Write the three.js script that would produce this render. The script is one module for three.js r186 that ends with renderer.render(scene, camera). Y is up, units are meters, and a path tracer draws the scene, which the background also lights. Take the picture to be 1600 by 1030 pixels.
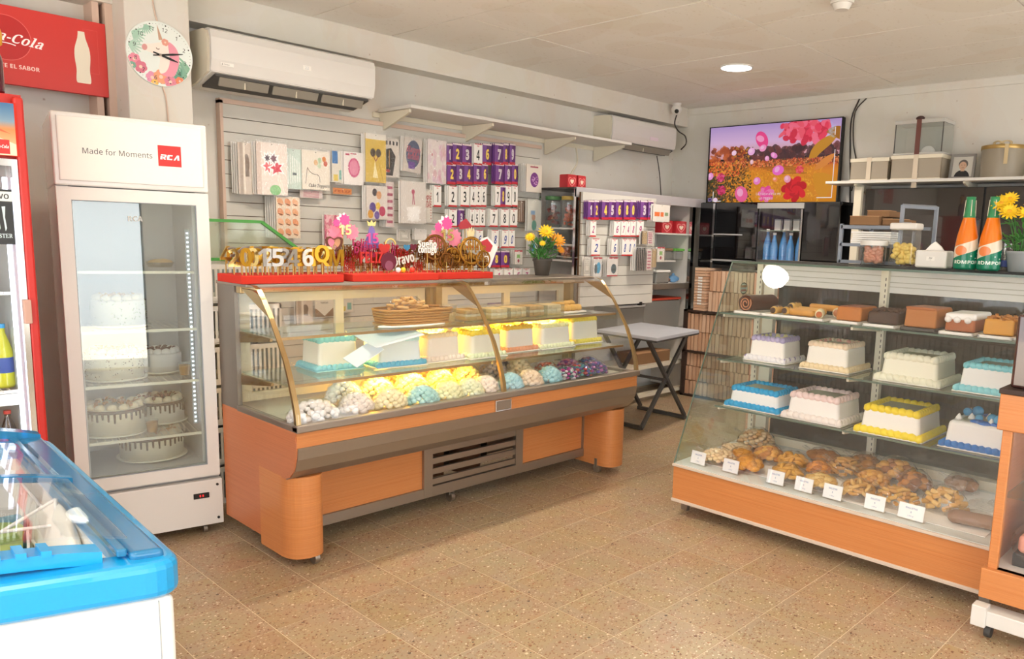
import * as THREE from 'three';
import { mergeGeometries } from 'three/addons/utils/BufferGeometryUtils.js';
import { RoundedBoxGeometry } from 'three/addons/geometries/RoundedBoxGeometry.js';
import { TextGeometry } from 'three/addons/geometries/TextGeometry.js';
import { FontLoader } from 'three/addons/loaders/FontLoader.js';
import { RectAreaLightUniformsLib } from 'three/addons/lights/RectAreaLightUniformsLib.js';

// ---------------------------------------------------------------- camera, sky, lamps, exposure
const scene = new THREE.Scene();
const renderer = new THREE.WebGLRenderer({ antialias: true });
renderer.toneMapping = THREE.LinearToneMapping;
renderer.toneMappingExposure = 0.84;
renderer.shadowMap.enabled = true;
RectAreaLightUniformsLib.init();
const RAD = Math.PI / 180;
const camera = new THREE.PerspectiveCamera(2 * Math.atan(515 / 1222) / RAD, 1600 / 1030, 0.05, 60);
camera.position.set(0, 1.45, 0);
camera.rotation.set(-8.6126 * RAD, -47.876 * RAD, 1.8472 * RAD, 'YXZ');
camera.setViewOffset(1600, 1030, -122, -41, 1600, 1030);     // the photo is cropped off-centre
camera.updateProjectionMatrix();
scene.add(camera);
scene.background = new THREE.Color(0.93, 0.97, 1.0);           // bright overcast sky in front of the shop
scene.backgroundIntensity = 5.0;
const sun = new THREE.DirectionalLight('#fff3e0', 26);          // high sun behind the building: lights the pavement, not the room
sun.position.set(6, 16, -5); sun.target.position.set(2, 0, 4); sun.castShadow = true;
Object.assign(sun.shadow.camera, { left: -14, right: 14, top: 14, bottom: -14, far: 50 }); scene.add(sun, sun.target);
const DOWNLIGHT = 11, WARM = 115, COOLER_LED = 1.5;

// ---------------------------------------------------------------- helpers
let seed = 7;
const rnd = () => { seed = (seed + 0x6d2b79f5) | 0; let t = Math.imul(seed ^ (seed >>> 15), 1 | seed); t = (t + Math.imul(t ^ (t >>> 7), 61 | t)) ^ t; return ((t ^ (t >>> 14)) >>> 0) / 4294967296; };
const rr = (a, b) => a + (b - a) * rnd();
const used = new Map();
function numbered(n) { const k = used.get(n) || 0; used.set(n, k + 1); return k ? n + '_' + String(k).padStart(3, '0') : n; }
const V = (x, y, z) => new THREE.Vector3(x, y, z);
function flat(g) { const h = g.index ? g.toNonIndexed() : g.clone(); for (const k of Object.keys(h.attributes)) if (!['position', 'normal', 'uv'].includes(k)) h.deleteAttribute(k); h.clearGroups?.(); return h; }
function merge(gs) { gs = Array.isArray(gs) ? gs : [gs]; return gs.length === 1 ? gs[0] : mergeGeometries(gs.map(flat)); }
function metric(g) {                                             // uv in metres from the dominant axis
  g = flat(g); const p = g.attributes.position, n = g.attributes.normal, uv = new Float32Array(p.count * 2);
  for (let i = 0; i < p.count; i++) {
    const ax = Math.abs(n.getX(i)), ay = Math.abs(n.getY(i)), az = Math.abs(n.getZ(i));
    if (ay > ax && ay > az) { uv[2 * i] = p.getX(i); uv[2 * i + 1] = p.getZ(i); }
    else if (ax > az) { uv[2 * i] = p.getZ(i); uv[2 * i + 1] = p.getY(i); }
    else { uv[2 * i] = p.getX(i); uv[2 * i + 1] = p.getY(i); }
  }
  g.setAttribute('uv', new THREE.BufferAttribute(uv, 2)); return g;
}
function mesh(name, gs, m, parent) {
  let g = merge(gs); if (m.userData.metric) g = metric(g);
  const o = new THREE.Mesh(g, m); o.name = numbered(name); o.castShadow = o.receiveShadow = true; (parent || scene).add(o); return o;
}
const obj = mesh;
function tag(o, label, category, group, kind) { o.userData = { ...o.userData, label, category }; if (group) o.userData.group = group; if (kind) o.userData.kind = kind; return o; }
function thing(name, label, category, pos = [0, 0, 0], turn = 0, group) {
  const o = new THREE.Group(); o.name = numbered(name); scene.add(o); o.position.set(...pos); o.rotation.y = turn; return tag(o, label, category, group);
}
function dup(root, pos, turn, label, group) { const c = root.clone(); c.name = numbered(root.name.replace(/_\d{3}$/, '')); c.userData = { ...root.userData }; scene.add(c); c.position.set(...pos); c.rotation.y = turn; if (label) c.userData.label = label; if (group) c.userData.group = group; return c; }
function struct(name, gs, m, parent) { const o = mesh(name, gs, m, parent); if (!parent) o.userData.kind = 'structure'; return o; }
function structGroup(name) { const o = new THREE.Group(); o.name = numbered(name); scene.add(o); o.userData.kind = 'structure'; return o; }
const stuff = (o) => { o.userData.kind = 'stuff'; return o; };
// boxes given by their limits, and by centre
const box = (x0, x1, y0, y1, z0, z1) => new THREE.BoxGeometry(x1 - x0, y1 - y0, z1 - z0).translate((x0 + x1) / 2, (y0 + y1) / 2, (z0 + z1) / 2);
const rbox = (x0, x1, y0, y1, z0, z1, r = 0.008, s = 2) => new RoundedBoxGeometry(x1 - x0, y1 - y0, z1 - z0, s, Math.min(r, (x1 - x0) / 2.01, (y1 - y0) / 2.01, (z1 - z0) / 2.01)).translate((x0 + x1) / 2, (y0 + y1) / 2, (z0 + z1) / 2);
const cyl = (r0, r1, h, x = 0, y = 0, z = 0, n = 20) => new THREE.CylinderGeometry(r1, r0, h, n).translate(x, y + h / 2, z);
const ball = (r, x, y, z, d = 1) => new THREE.IcosahedronGeometry(r, d).translate(x, y, z);
const lathe = (pts, n = 28) => new THREE.LatheGeometry(pts.map(([a, b]) => new THREE.Vector2(a, b)), n);
function bar(a, b, r, n = 6) { const d = b.clone().sub(a), g = new THREE.CylinderGeometry(r, r, d.length(), n); g.applyQuaternion(new THREE.Quaternion().setFromUnitVectors(V(0, 1, 0), d.clone().normalize())); return g.translate((a.x + b.x) / 2, (a.y + b.y) / 2, (a.z + b.z) / 2); }
function beam(a, b, w, h) { const d = b.clone().sub(a), g = new THREE.BoxGeometry(w, d.length(), h); g.applyQuaternion(new THREE.Quaternion().setFromUnitVectors(V(0, 1, 0), d.clone().normalize())); return g.translate((a.x + b.x) / 2, (a.y + b.y) / 2, (a.z + b.z) / 2); }
const tube = (pts, r, seg = 24, n = 6) => new THREE.TubeGeometry(new THREE.CatmullRomCurve3(pts.map((p) => V(...p))), seg, r, n);
function shapeOf(pts) { const s = new THREE.Shape(); pts.forEach(([x, y], i) => (i ? s.lineTo(x, y) : s.moveTo(x, y))); s.closePath(); return s; }
const extr = (shape, depth, bevel = 0, curve = 6) => new THREE.ExtrudeGeometry(shape, { depth, bevelEnabled: bevel > 0, bevelSize: bevel, bevelThickness: bevel, bevelSegments: 1, curveSegments: curve });
// a profile in (z, y) swept along x
function sweepX(pts, x0, x1) { const g = extr(shapeOf(pts.map(([z, y]) => [-z, y])), x1 - x0); return g.rotateY(Math.PI / 2).translate(x0, 0, 0); }
// a profile in (x, y) swept along z
const sweepZ = (pts, z0, z1) => extr(shapeOf(pts), z1 - z0).translate(0, 0, z0);
function noisy(g, amp, f = 30, s = 0) { const p = g.attributes.position; for (let i = 0; i < p.count; i++) { const x = p.getX(i), y = p.getY(i), z = p.getZ(i); const k = 1 + amp * (Math.sin(x * f + s) * Math.cos(y * f * 1.3 + s * 2) + Math.sin(z * f * 1.1 + s * 3)); p.setXYZ(i, x * k, y * k, z * k); } g.computeVertexNormals(); return g; }

// ---------------------------------------------------------------- textures and materials
function canvasTex(w, h, draw, rep) { const c = document.createElement('canvas'); c.width = w; c.height = h; draw(c.getContext('2d'), w, h); const t = new THREE.CanvasTexture(c); t.colorSpace = THREE.SRGBColorSpace; if (rep) { t.wrapS = t.wrapT = THREE.RepeatWrapping; t.repeat.set(rep[0], rep[1]); } return t; }
function dataTex(n, f, rep, srgb) { const d = new Uint8Array(n * n * 4); for (let y = 0; y < n; y++) for (let x = 0; x < n; x++) { const c = f(x, y), i = (y * n + x) * 4; d[i] = c[0]; d[i + 1] = c[1]; d[i + 2] = c[2]; d[i + 3] = 255; } const t = new THREE.DataTexture(d, n, n); t.magFilter = t.minFilter = THREE.LinearFilter; t.wrapS = t.wrapT = THREE.RepeatWrapping; if (rep) t.repeat.set(rep[0], rep[1]); if (srgb) t.colorSpace = THREE.SRGBColorSpace; t.needsUpdate = true; return t; }
function std(c, rough = 0.6, metal = 0, more = {}) { return new THREE.MeshStandardMaterial({ color: c, roughness: rough, metalness: metal, ...more }); }
function phys(c, rough, more) { return new THREE.MeshPhysicalMaterial({ color: c, roughness: rough, ...more }); }
const met = (m) => { m.userData.metric = true; return m; };
const woodTex = canvasTex(1024, 512, (g, w, h) => {
  g.fillStyle = '#cf8750'; g.fillRect(0, 0, w, h);
  for (let i = 0; i < 900; i++) { const y = rnd() * h, x = rnd() * w, l = rr(100, 700); g.strokeStyle = rnd() < 0.5 ? `rgba(190,98,34,${rr(0.05, 0.22)})` : `rgba(240,166,96,${rr(0.05, 0.2)})`; g.lineWidth = rr(0.6, 2.4); g.beginPath(); for (const o of [-w, 0]) { g.moveTo(x + o, y); g.bezierCurveTo(x + o + l / 3, y + rr(-3, 3), x + o + l / 1.5, y + rr(-3, 3), x + o + l, y); } g.stroke(); }
}, [1.1, 2.4]);
const woodRed = canvasTex(512, 512, (g, w, h) => { g.fillStyle = '#c77a50'; g.fillRect(0, 0, w, h); for (let i = 0; i < 500; i++) { const y = rnd() * h, x = rnd() * w; g.strokeStyle = rnd() < 0.5 ? 'rgba(150,78,44,0.12)' : 'rgba(225,150,112,0.12)'; g.lineWidth = rr(0.6, 2); g.beginPath(); g.moveTo(x - 200, y); g.lineTo(x + 200, y + rr(-3, 3)); g.stroke(); } }, [1.5, 2.2]);
const terrTex = canvasTex(2048, 2048, (g, w, h) => {
  g.fillStyle = '#b19d84'; g.fillRect(0, 0, w, h);
  for (let i = 0; i < 500; i++) { g.fillStyle = `rgba(${rr(160, 200)},${rr(135, 170)},${rr(100, 135)},0.10)`; g.beginPath(); g.arc(rnd() * w, rnd() * h, rr(40, 160), 0, 7); g.fill(); }
  const cols = ['#8c5c40', '#a88868', '#ecdfc8', '#d0be9e', '#6c3e28', '#c09a74', '#98684a', '#f6eede', '#3e2c22', '#a4603e'];
  for (let i = 0; i < 12500; i++) { g.fillStyle = cols[Math.floor(rnd() * rnd() * cols.length * 1.35) % cols.length]; g.globalAlpha = rr(0.55, 1); const x = rnd() * w, y = rnd() * h, r = rr(2.2, 6.5) * (rnd() < 0.08 ? 1.7 : 1), a = rnd() * 6; g.beginPath(); for (let k = 0; k < 6; k++) { const q = a + k * 1.047, s = r * rr(0.55, 1.15); g[k ? 'lineTo' : 'moveTo'](x + Math.cos(q) * s * 1.3, y + Math.sin(q) * s); } g.fill(); }
  g.globalAlpha = 1;
}, [0.8, 0.8]);
const steelBump = dataTex(256, (x, y) => { const v = 120 + 60 * Math.sin(y * 12.9898 + Math.sin(y * 7.1) * 9); return [v, v, v]; }, [1, 3]);
const filmBump = dataTex(256, (x, y) => { const a = Math.PI * 2 / 256, v = 128 + 45 * Math.sin(a * (3 * x + 2 * y) + 3 * Math.sin(a * 2 * y)) + 40 * Math.sin(a * (7 * y - 4 * x) + 2 * Math.sin(a * 5 * x)) + 30 * Math.sin(a * 13 * x + 4 * Math.sin(a * 6 * y)); return [v, v, v]; }, [1, 1]);
const ceilTex = canvasTex(512, 512, (g, w, h) => { g.fillStyle = '#f3f0ea'; g.fillRect(0, 0, w, h); for (let i = 0; i < 1600; i++) { g.fillStyle = rnd() < 0.5 ? 'rgba(200,188,168,0.25)' : 'rgba(245,240,230,0.3)'; g.fillRect(rnd() * w, rnd() * h, rr(1, 5), rr(1, 3)); } for (let i = 0; i < 14; i++) { g.fillStyle = `rgba(190,160,120,${rr(0.02, 0.07)})`; g.beginPath(); g.ellipse(rnd() * w, rnd() * h, rr(30, 120), rr(20, 60), rnd() * 3, 0, 7); g.fill(); } }, [0.5, 0.5]);
const plasterTex = canvasTex(512, 512, (g, w, h) => { g.fillStyle = '#dddad3'; g.fillRect(0, 0, w, h); for (let i = 0; i < 60; i++) { g.fillStyle = `rgba(${rr(190, 220)},${rr(170, 200)},${rr(150, 180)},0.05)`; g.beginPath(); g.ellipse(rnd() * w, rnd() * h, rr(10, 120), rr(10, 60), rnd() * 3, 0, 7); g.fill(); } for (let i = 0; i < 16; i++) { g.fillStyle = 'rgba(120,80,60,0.35)'; g.fillRect(rnd() * w, rnd() * h, rr(1, 3), rr(1, 3)); } }, [0.6, 0.6]);
const M = {
  wood: met(std('#ffffff', 0.38, 0, { map: woodTex })), woodRed: met(std('#ffffff', 0.42, 0, { map: woodRed })),
  floor: met(std('#ffffff', 0.34, 0, { map: terrTex })), grout: std('#e2d2b6', 0.9),
  steel: met(std('#a1968a', 0.4, 0.75, { bumpMap: steelBump, bumpScale: 0.0002 })), steelDark: std('#8d857c', 0.42, 0.6), brass: std('#b79a6c', 0.3, 0.9), chrome: std('#d8d8d8', 0.12, 1),
  white: std('#e0ddd8', 0.42), whiteGloss: phys('#e2dfdb', 0.25, { clearcoat: 0.6, clearcoatRoughness: 0.1 }), offWhite: std('#e4dcc8', 0.5), cream: std('#e8dcc0', 0.5), grey: std('#9aa0a6', 0.5), darkGrey: std('#4a4846', 0.6), black: std('#161514', 0.5), blackGloss: phys('#0d0d0f', 0.06, { clearcoat: 1 }), brownDark: std('#3b2a22', 0.6),
  wall: met(std('#ffffff', 0.85, 0, { map: plasterTex })), ceil: met(std('#ffffff', 0.9, 0, { map: ceilTex })), joint: std('#6b5138', 0.9), slat: std('#d3d0c8', 0.45), trimPink: std('#d9bfae', 0.7),
  glass: phys('#ffffff', 0.0, { transmission: 1, thickness: 0, ior: 1.5 }), glassGreen: phys('#e9f4f0', 0.02, { transmission: 1, thickness: 0 }), glassEdge: std('#5d6f62', 0.2), tint: phys('#6f7f86', 0.02, { transmission: 1, thickness: 0 }),
  film: phys('#ffffff', 0.12, { transmission: 1, thickness: 0, ior: 1.45, bumpMap: filmBump, bumpScale: 0.003 }), clear: phys('#f6f8f8', 0.05, { transmission: 0.98, thickness: 0, ior: 1.55 }),
  red: std('#c62a22', 0.4), redFoam: std('#cf3322', 0.95), blue: phys('#0d97d6', 0.28, { clearcoat: 0.5 }), blueClear: phys('#3d9fd0', 0.12, { transmission: 0.55, thickness: 0 }), green: std('#4f9c4a', 0.5),
  gold: std('#c9962c', 0.32, 0.75), silver: std('#a8a198', 0.3, 0.75), goldPale: std('#f0d48a', 0.25, 0.9), glitterBrown: std('#7a4a1c', 0.35, 0.75), glitterGold: std('#a8742a', 0.35, 0.8), glitterRed: std('#a82318', 0.35, 0.6), magenta: std('#b22a5e', 0.4), maroon: std('#6e2236', 0.3, 0.4), pink: std('#f08aa4', 0.5), hotPink: std('#e0559a', 0.5), stick: std('#c9a860', 0.45, 0.3),
  lamp: std('#ffffff', 0.5, 0, { emissive: '#ffffff', emissiveIntensity: 14 }), warmTube: std('#fff2c0', 0.5, 0, { emissive: '#ffc85a', emissiveIntensity: 3 }), led: std('#ffffff', 0.5, 0, { emissive: '#dfe9ff', emissiveIntensity: 4 }),
  rubber: std('#2a2826', 0.8), paper: std('#f4f2ee', 0.8), board: std('#c79a72', 0.85), boardDark: std('#8a6848', 0.9), cable: std('#3a342e', 0.7), wire: std('#f2f0ec', 0.35), fridgeIn: std('#c9cad6', 0.4), plate: std('#f2efe8', 0.3),
  leaf: std('#3f7d34', 0.6), petal: std('#f2c81e', 0.6), orangePetal: std('#f0a32a', 0.6), pot: std('#4a443e', 0.6), potGrey: std('#8b8f92', 0.6), choc: std('#4a2a1a', 0.55), wicker: std('#b98a4c', 0.7),
};
for (const m of Object.values(M)) if (m.transmission > 0) m.side = THREE.DoubleSide;
const colour = new Map();
const paint = (c, r = 0.55) => { const k = c + r; if (!colour.has(k)) colour.set(k, std(c, r)); return colour.get(k); };
const printMat = (t, r = 0.5) => std('#ffffff', r, 0, { map: t });
const panel = (w, h) => new THREE.PlaneGeometry(w, h);
const font = await new FontLoader().loadAsync('fonts/droid/droid_sans_bold.typeface.json');
function letters(t, size, depth = 0.004, curve = 3) { const g = new TextGeometry(t, { font, size, depth, curveSegments: curve, bevelEnabled: false }); g.computeBoundingBox(); const b = g.boundingBox; return g.translate(-(b.min.x + b.max.x) / 2, -b.min.y, 0); }
const DIGIT = ['zero', 'one', 'two', 'three', 'four', 'five', 'six', 'seven', 'eight', 'nine'];
const ORD = ['first', 'second', 'third', 'fourth', 'fifth', 'sixth', 'seventh', 'eighth', 'ninth', 'tenth', 'eleventh', 'twelfth', 'thirteenth', 'fourteenth', 'fifteenth', 'sixteenth'];

// ---------------------------------------------------------------- the room
{
  const f = structGroup('floor');
  obj('floor_bed', box(-1.75, 6.55, -0.12, -0.0012, -4.9, 2.35), M.grout, f);
  const tw = 0.283, td = 0.2985, variants = [];
  for (let k = 0; k < 10; k++) { const g = metric(box(-tw / 2 + 0.0019, tw / 2 - 0.0019, -0.012, 0, -td / 2 + 0.0019, td / 2 - 0.0019)); const uv = g.attributes.uv, du = rnd() * 3, dv = rnd() * 3; for (let i = 0; i < uv.count; i++) uv.setXY(i, uv.getX(i) + du, uv.getY(i) + dv); variants.push(g); }
  const tones = ['#ffffff', '#fbf8f4', '#fdfaf6', '#f9f5f0'].map((c) => { const m = M.floor.clone(); m.userData = {}; m.color.set(c); return m; });
  const rest = [];
  for (let ix = 0; ix < 29; ix++) for (let iz = 0; iz < 24; iz++) {
    const x = -1.62 + 0.0405 + ix * tw + tw / 2 - 0.02, z = 2.16 + 0.0 - iz * td - td / 2 + 0.004;
    if (x > 6.4 || z < -4.75) continue;
    const g = variants[Math.floor(rnd() * 10)], t = tones[Math.floor(rnd() * 4)];
    if (x > 0.75 && x < 5.3 && z < -0.55 && z > -4.0) { const o = new THREE.Mesh(g, t); o.position.set(x, 0, z); o.name = numbered('floor_tile'); o.receiveShadow = true; f.add(o); }
    else rest.push(g.clone().translate(x, 0, z));
  }
  stuff(obj('floor_tiles_beyond', rest, tones[0], f));
  // walls
  struct('wall_left', [box(-1.75, 6.55, 0, 2.95, -4.95, -4.75), box(-1.75, 6.38, 2.53, 2.72, -4.75, -4.59)], M.wall);
  struct('wall_back', box(6.38, 6.6, 0, 2.95, -4.95, 2.4), M.wall);
  struct('pillar', rbox(1.42, 1.725, 0, 2.72, -4.76, -4.43, 0.006), M.wall);
  struct('trim_1', [box(1.335, 1.365, 0, 2.7, -4.76, -4.62), box(1.385, 1.42, 0, 2.7, -4.76, -4.6)], M.trimPink);
  // front wall with two shop openings, side wall with the entrance
  const wf = structGroup('wall_front');
  obj('wall_panel', [box(-1.75, -1.2, 0, 2.95, 2.2, 2.4), box(0.92, 2.0, 0, 2.95, 2.2, 2.4), box(5.7, 6.6, 0, 2.95, 2.2, 2.4), box(-1.2, 0.92, 2.45, 2.95, 2.2, 2.4), box(2.0, 5.7, 2.45, 2.95, 2.2, 2.4), box(2.0, 5.7, 0, 0.35, 2.2, 2.4)], M.wall, wf);
  const ws = structGroup('wall_side');
  obj('wall_panel', [box(-1.75, -1.6, 0, 2.95, -4.95, -3.2), box(-1.75, -1.6, 0, 2.95, 1.2, 2.4), box(-1.75, -1.6, 2.45, 2.95, -3.2, 1.2), box(-1.75, -1.6, 0, 0.2, -3.2, 1.2)], M.wall, ws);
  const win = (name, x0, x1, y0, n) => { const w = structGroup(name); for (let i = 0; i <= n; i++) { const x = x0 + (x1 - x0) * i / n; obj('mullion', box(x - 0.025, x + 0.025, y0, 2.45, 2.26, 2.32), M.darkGrey, w); } for (let i = 0; i < n; i++) obj('pane', box(x0 + (x1 - x0) * i / n + 0.02, x0 + (x1 - x0) * (i + 1) / n - 0.02, y0, 2.45, 2.287, 2.293), M.glass, w); };
  win('window_1', -1.2, 0.92, 0.0, 2); win('window_2', 2.0, 5.7, 0.35, 3);
  struct('pavement', box(-9, 14, -0.3, -0.13, 2.4, 9), std('#e0d8cc', 0.9)); struct('pavement', box(-9, -1.75, -0.3, -0.13, -9, 2.4), std('#e0d8cc', 0.9));
  // suspended ceiling
  const c = structGroup('ceiling'); obj('ceiling_slab', box(-1.75, 6.55, 2.725, 2.95, -4.95, 2.35), M.joint, c);
  const zl = [2.2, 1.33, 0.04, -1.25, -2.54, -3.83, -4.59], holes = [[5.05, -3.23], [2.28, -3.19], [0.9, 1.0], [-0.4, -0.7]];
  for (let ix = 0; ix < 15; ix++) for (let iz = 0; iz < zl.length - 1; iz++) {
    const x1 = 6.38 - ix * 0.556, x0 = Math.max(x1 - 0.556, -1.6); if (x1 < -1.5) continue;
    const d = rr(0, 0.003);
    obj('ceiling_tile', box(x0 + 0.004, x1 - 0.004, 2.7 + d, 2.72 + d, zl[iz + 1] + 0.004, zl[iz] - 0.004), M.ceil, c);
  }
  struct('trim_2', box(6.366, 6.382, 2.64, 2.7, -4.59, 2.2), M.wall);
  // round downlights
  const lamp = (x, z, label) => {
    const t = thing('ceiling_light', label, 'ceiling light', [x, 2.7, z]);
    obj('trim_ring', new THREE.TorusGeometry(0.113, 0.008, 8, 40).rotateX(Math.PI / 2).translate(0, -0.002, 0), M.white, t);
    obj('lamp_disc', cyl(0.108, 0.108, 0.006, 0, -0.008, 0, 40), M.lamp, t);
    const l = new THREE.SpotLight('#fff1de', DOWNLIGHT, 0, 1.4, 0.5, 2); l.position.set(0, -0.025, 0); l.target.position.set(0, -2, 0); l.castShadow = true; l.shadow.radius = 5; t.add(l, l.target);
  };
  lamp(5.05, -3.23, 'glowing round white downlight in the ceiling before the TV');
  const spare = ['over the long pastry counter', 'by the shop front', 'over the entrance'];
  holes.slice(1).forEach(([x, z], i) => lamp(x, z, 'glowing round downlight in the ceiling ' + spare[i]));
}

// ---------------------------------------------------------------- left wall: sign, clock, air conditioners, wall shelf, camera
{
  const t = thing('wall_sign', 'red drink sign with a cream bottle silhouette, hung beside the pillar', 'sign', [1.03, 2.25, -4.598], 0);
  obj('sign_board', rbox(-0.35, 0.355, -0.178, 0.178, -0.03, 0, 0.006), M.red, t);
  const tex = canvasTex(1024, 512, (g, w, h) => {
    g.fillStyle = '#d3352f'; g.fillRect(0, 0, w, h); const gr = g.createLinearGradient(0, 0, w, h);
    g.strokeStyle = '#e87068'; g.lineWidth = 4; g.fillStyle = '#c01f20'; g.beginPath(); g.arc(415, 209, 146, 0, 7); g.fill(); g.stroke();
    g.save(); g.translate(415, 232); g.transform(1, 0.1, -0.28, 1, 0, 0); g.fillStyle = '#fff'; g.font = 'italic bold 84px serif'; g.textAlign = 'center'; g.fillText('Coca-Cola', 0, 0); g.strokeStyle = '#fff'; g.lineWidth = 6; g.beginPath(); g.moveTo(-150, 14); g.bezierCurveTo(-60, 40, -30, -2, 60, 16); g.stroke(); g.restore();
    g.fillStyle = '#f6d9d0'; g.font = 'bold 38px sans-serif'; g.textAlign = 'right'; g.fillText('SIENTE EL SABOR', 600, 405);
    g.strokeStyle = '#e0564f'; g.lineWidth = 2; g.strokeRect(880, 60, 90, 300);
  });
  obj('sign_print', panel(0.70, 0.352).translate(0.002, 0, 0.0012), printMat(tex, 0.35), t);
  const s = new THREE.Shape(); s.moveTo(-0.014, 0.12); s.lineTo(0.014, 0.12); s.lineTo(0.015, 0.105); s.bezierCurveTo(0.018, 0.07, 0.034, 0.055, 0.034, 0.01); s.bezierCurveTo(0.034, -0.03, 0.027, -0.045, 0.029, -0.075); s.bezierCurveTo(0.032, -0.1, 0.034, -0.12, 0.027, -0.125); s.lineTo(-0.027, -0.125); s.bezierCurveTo(-0.034, -0.12, -0.032, -0.1, -0.029, -0.075); s.bezierCurveTo(-0.027, -0.045, -0.034, -0.03, -0.034, 0.01); s.bezierCurveTo(-0.034, 0.055, -0.018, 0.07, -0.015, 0.105); s.closePath();
  obj('bottle_emblem', extr(s, 0.003).translate(0.245, 0.0, 0.001), paint('#efe6d2'), t);

  // unicorn clock
  const k = thing('wall_clock', 'round white wall clock with a pink-maned unicorn print', 'clock', [1.572, 2.297, -4.425]);
  obj('clock_face', new THREE.CylinderGeometry(0.157, 0.157, 0.012, 56).rotateX(Math.PI / 2), paint('#e9efe9'), k);
  const ct = canvasTex(768, 768, (g, w) => {
    g.translate(384, 384); g.scale(384, 384); g.rotate(0.22);
    g.fillStyle = '#eaf2ee'; g.beginPath(); g.arc(0, 0, 1, 0, 7); g.fill();
    const leaf = (x, y, a, l, c) => { g.save(); g.translate(x, y); g.rotate(a); g.fillStyle = c; for (let i = -3; i < 4; i++) { g.save(); g.rotate(i * 0.28); g.beginPath(); g.ellipse(l / 2, 0, l / 2, l * 0.07, 0, 0, 7); g.fill(); g.restore(); } g.restore(); };
    leaf(-0.92, -0.35, 0.2, 0.42, '#a9d0bd'); leaf(-0.95, 0.05, 0.0, 0.42, '#b4d6c6'); leaf(-0.6, -0.72, 0.8, 0.3, '#9cc8b4'); leaf(0.95, 0.1, 2.8, 0.5, '#86b89c'); leaf(0.92, 0.4, 3.2, 0.5, '#7cae96'); leaf(0.75, 0.6, -2.5, 0.4, '#5f9a82');
    const bloom = (x, y, r, c) => { g.fillStyle = c; for (let i = 0; i < 6; i++) { g.beginPath(); g.arc(x + Math.cos(i * 1.05) * r * 0.6, y + Math.sin(i * 1.05) * r * 0.6, r * 0.55, 0, 7); g.fill(); } g.fillStyle = '#f4d2c0'; g.beginPath(); g.arc(x, y, r * 0.3, 0, 7); g.fill(); };
    bloom(-0.7, 0.45, 0.16, '#e88fa6'); bloom(-0.48, 0.62, 0.17, '#d9788f'); bloom(-0.1, 0.82, 0.17, '#e89ab8'); bloom(0.15, 0.7, 0.2, '#eea37c'); bloom(0.45, 0.75, 0.17, '#e2869c'); bloom(0.72, 0.62, 0.12, '#e8845c'); bloom(0.0, 0.95, 0.1, '#f0c060'); bloom(-0.72, 0.66, 0.1, '#7fae9a');
    g.fillStyle = '#ee9aae'; g.beginPath(); g.moveTo(0.2, -0.48); g.bezierCurveTo(0.62, -0.4, 0.66, 0.1, 0.55, 0.5); g.bezierCurveTo(0.4, 0.7, 0.1, 0.62, 0.05, 0.56); g.bezierCurveTo(0.35, 0.3, 0.2, -0.1, 0.08, -0.4); g.fill();
    g.fillStyle = '#f7ece2'; g.beginPath(); g.moveTo(0.15, -0.44); g.bezierCurveTo(-0.1, -0.4, -0.25, -0.2, -0.48, -0.14); g.bezierCurveTo(-0.58, -0.05, -0.5, 0.08, -0.4, 0.06); g.bezierCurveTo(-0.2, 0.06, -0.1, 0.08, 0.02, 0.12); g.bezierCurveTo(0.06, 0.3, 0.0, 0.5, 0.12, 0.6); g.bezierCurveTo(0.3, 0.56, 0.36, 0.3, 0.3, 0.0); g.closePath(); g.fill();
    g.fillStyle = '#e0a3a0'; g.beginPath(); g.ellipse(-0.48, -0.03, 0.08, 0.1, 0, 0, 7); g.fill();
    g.strokeStyle = '#6a4a40'; g.lineWidth = 0.02; g.beginPath(); g.arc(-0.1, -0.17, 0.05, 0.3, 2.8); g.stroke();
    g.fillStyle = '#c9a58c'; g.beginPath(); g.moveTo(-0.12, -0.42); g.lineTo(-0.26, -0.88); g.lineTo(0.0, -0.46); g.fill(); bloom(0.08, -0.42, 0.1, '#e5a08e');
    g.fillStyle = '#1c1c1c'; for (let i = 1; i <= 12; i++) { const a = i * Math.PI / 6 - Math.PI / 2; g.save(); g.translate(Math.cos(a) * 0.78, Math.sin(a) * 0.78); g.rotate(-0.1); g.scale(1 / 384, 1 / 384); g.font = '66px sans-serif'; g.textAlign = 'center'; g.textBaseline = 'middle'; g.fillText(String(i), 0, 0); g.restore(); g.beginPath(); g.arc(Math.cos(a) * 0.93, Math.sin(a) * 0.93, 0.022, 0, 7); g.fill(); }
    for (let i = 0; i < 60; i++) { const a = i * Math.PI / 30; g.beginPath(); g.arc(Math.cos(a) * 0.93, Math.sin(a) * 0.93, 0.008, 0, 7); g.fill(); }
  });
  obj('clock_print', new THREE.CircleGeometry(0.155, 56).translate(0, 0, 0.0068), printMat(ct, 0.3), k);
  const hand = (a, l, w) => { const h = new THREE.Shape(); h.moveTo(-w * 0.5, -0.035); h.lineTo(w * 0.5, -0.035); h.lineTo(w, l * 0.55); h.lineTo(w * 0.3, l); h.lineTo(-w * 0.3, l); h.lineTo(-w, l * 0.55); h.closePath(); return extr(h, 0.002).rotateZ(a).translate(0, -0.005, 0.009); };
  obj('clock_hand', hand(-1.83, 0.085, 0.006), M.black, k); obj('clock_hand', hand(-1.37, 0.11, 0.005), M.black, k);
  obj('centre_cap', new THREE.CylinderGeometry(0.006, 0.006, 0.008, 12).rotateX(Math.PI / 2).translate(0, -0.005, 0.011), M.steel, k);
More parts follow.
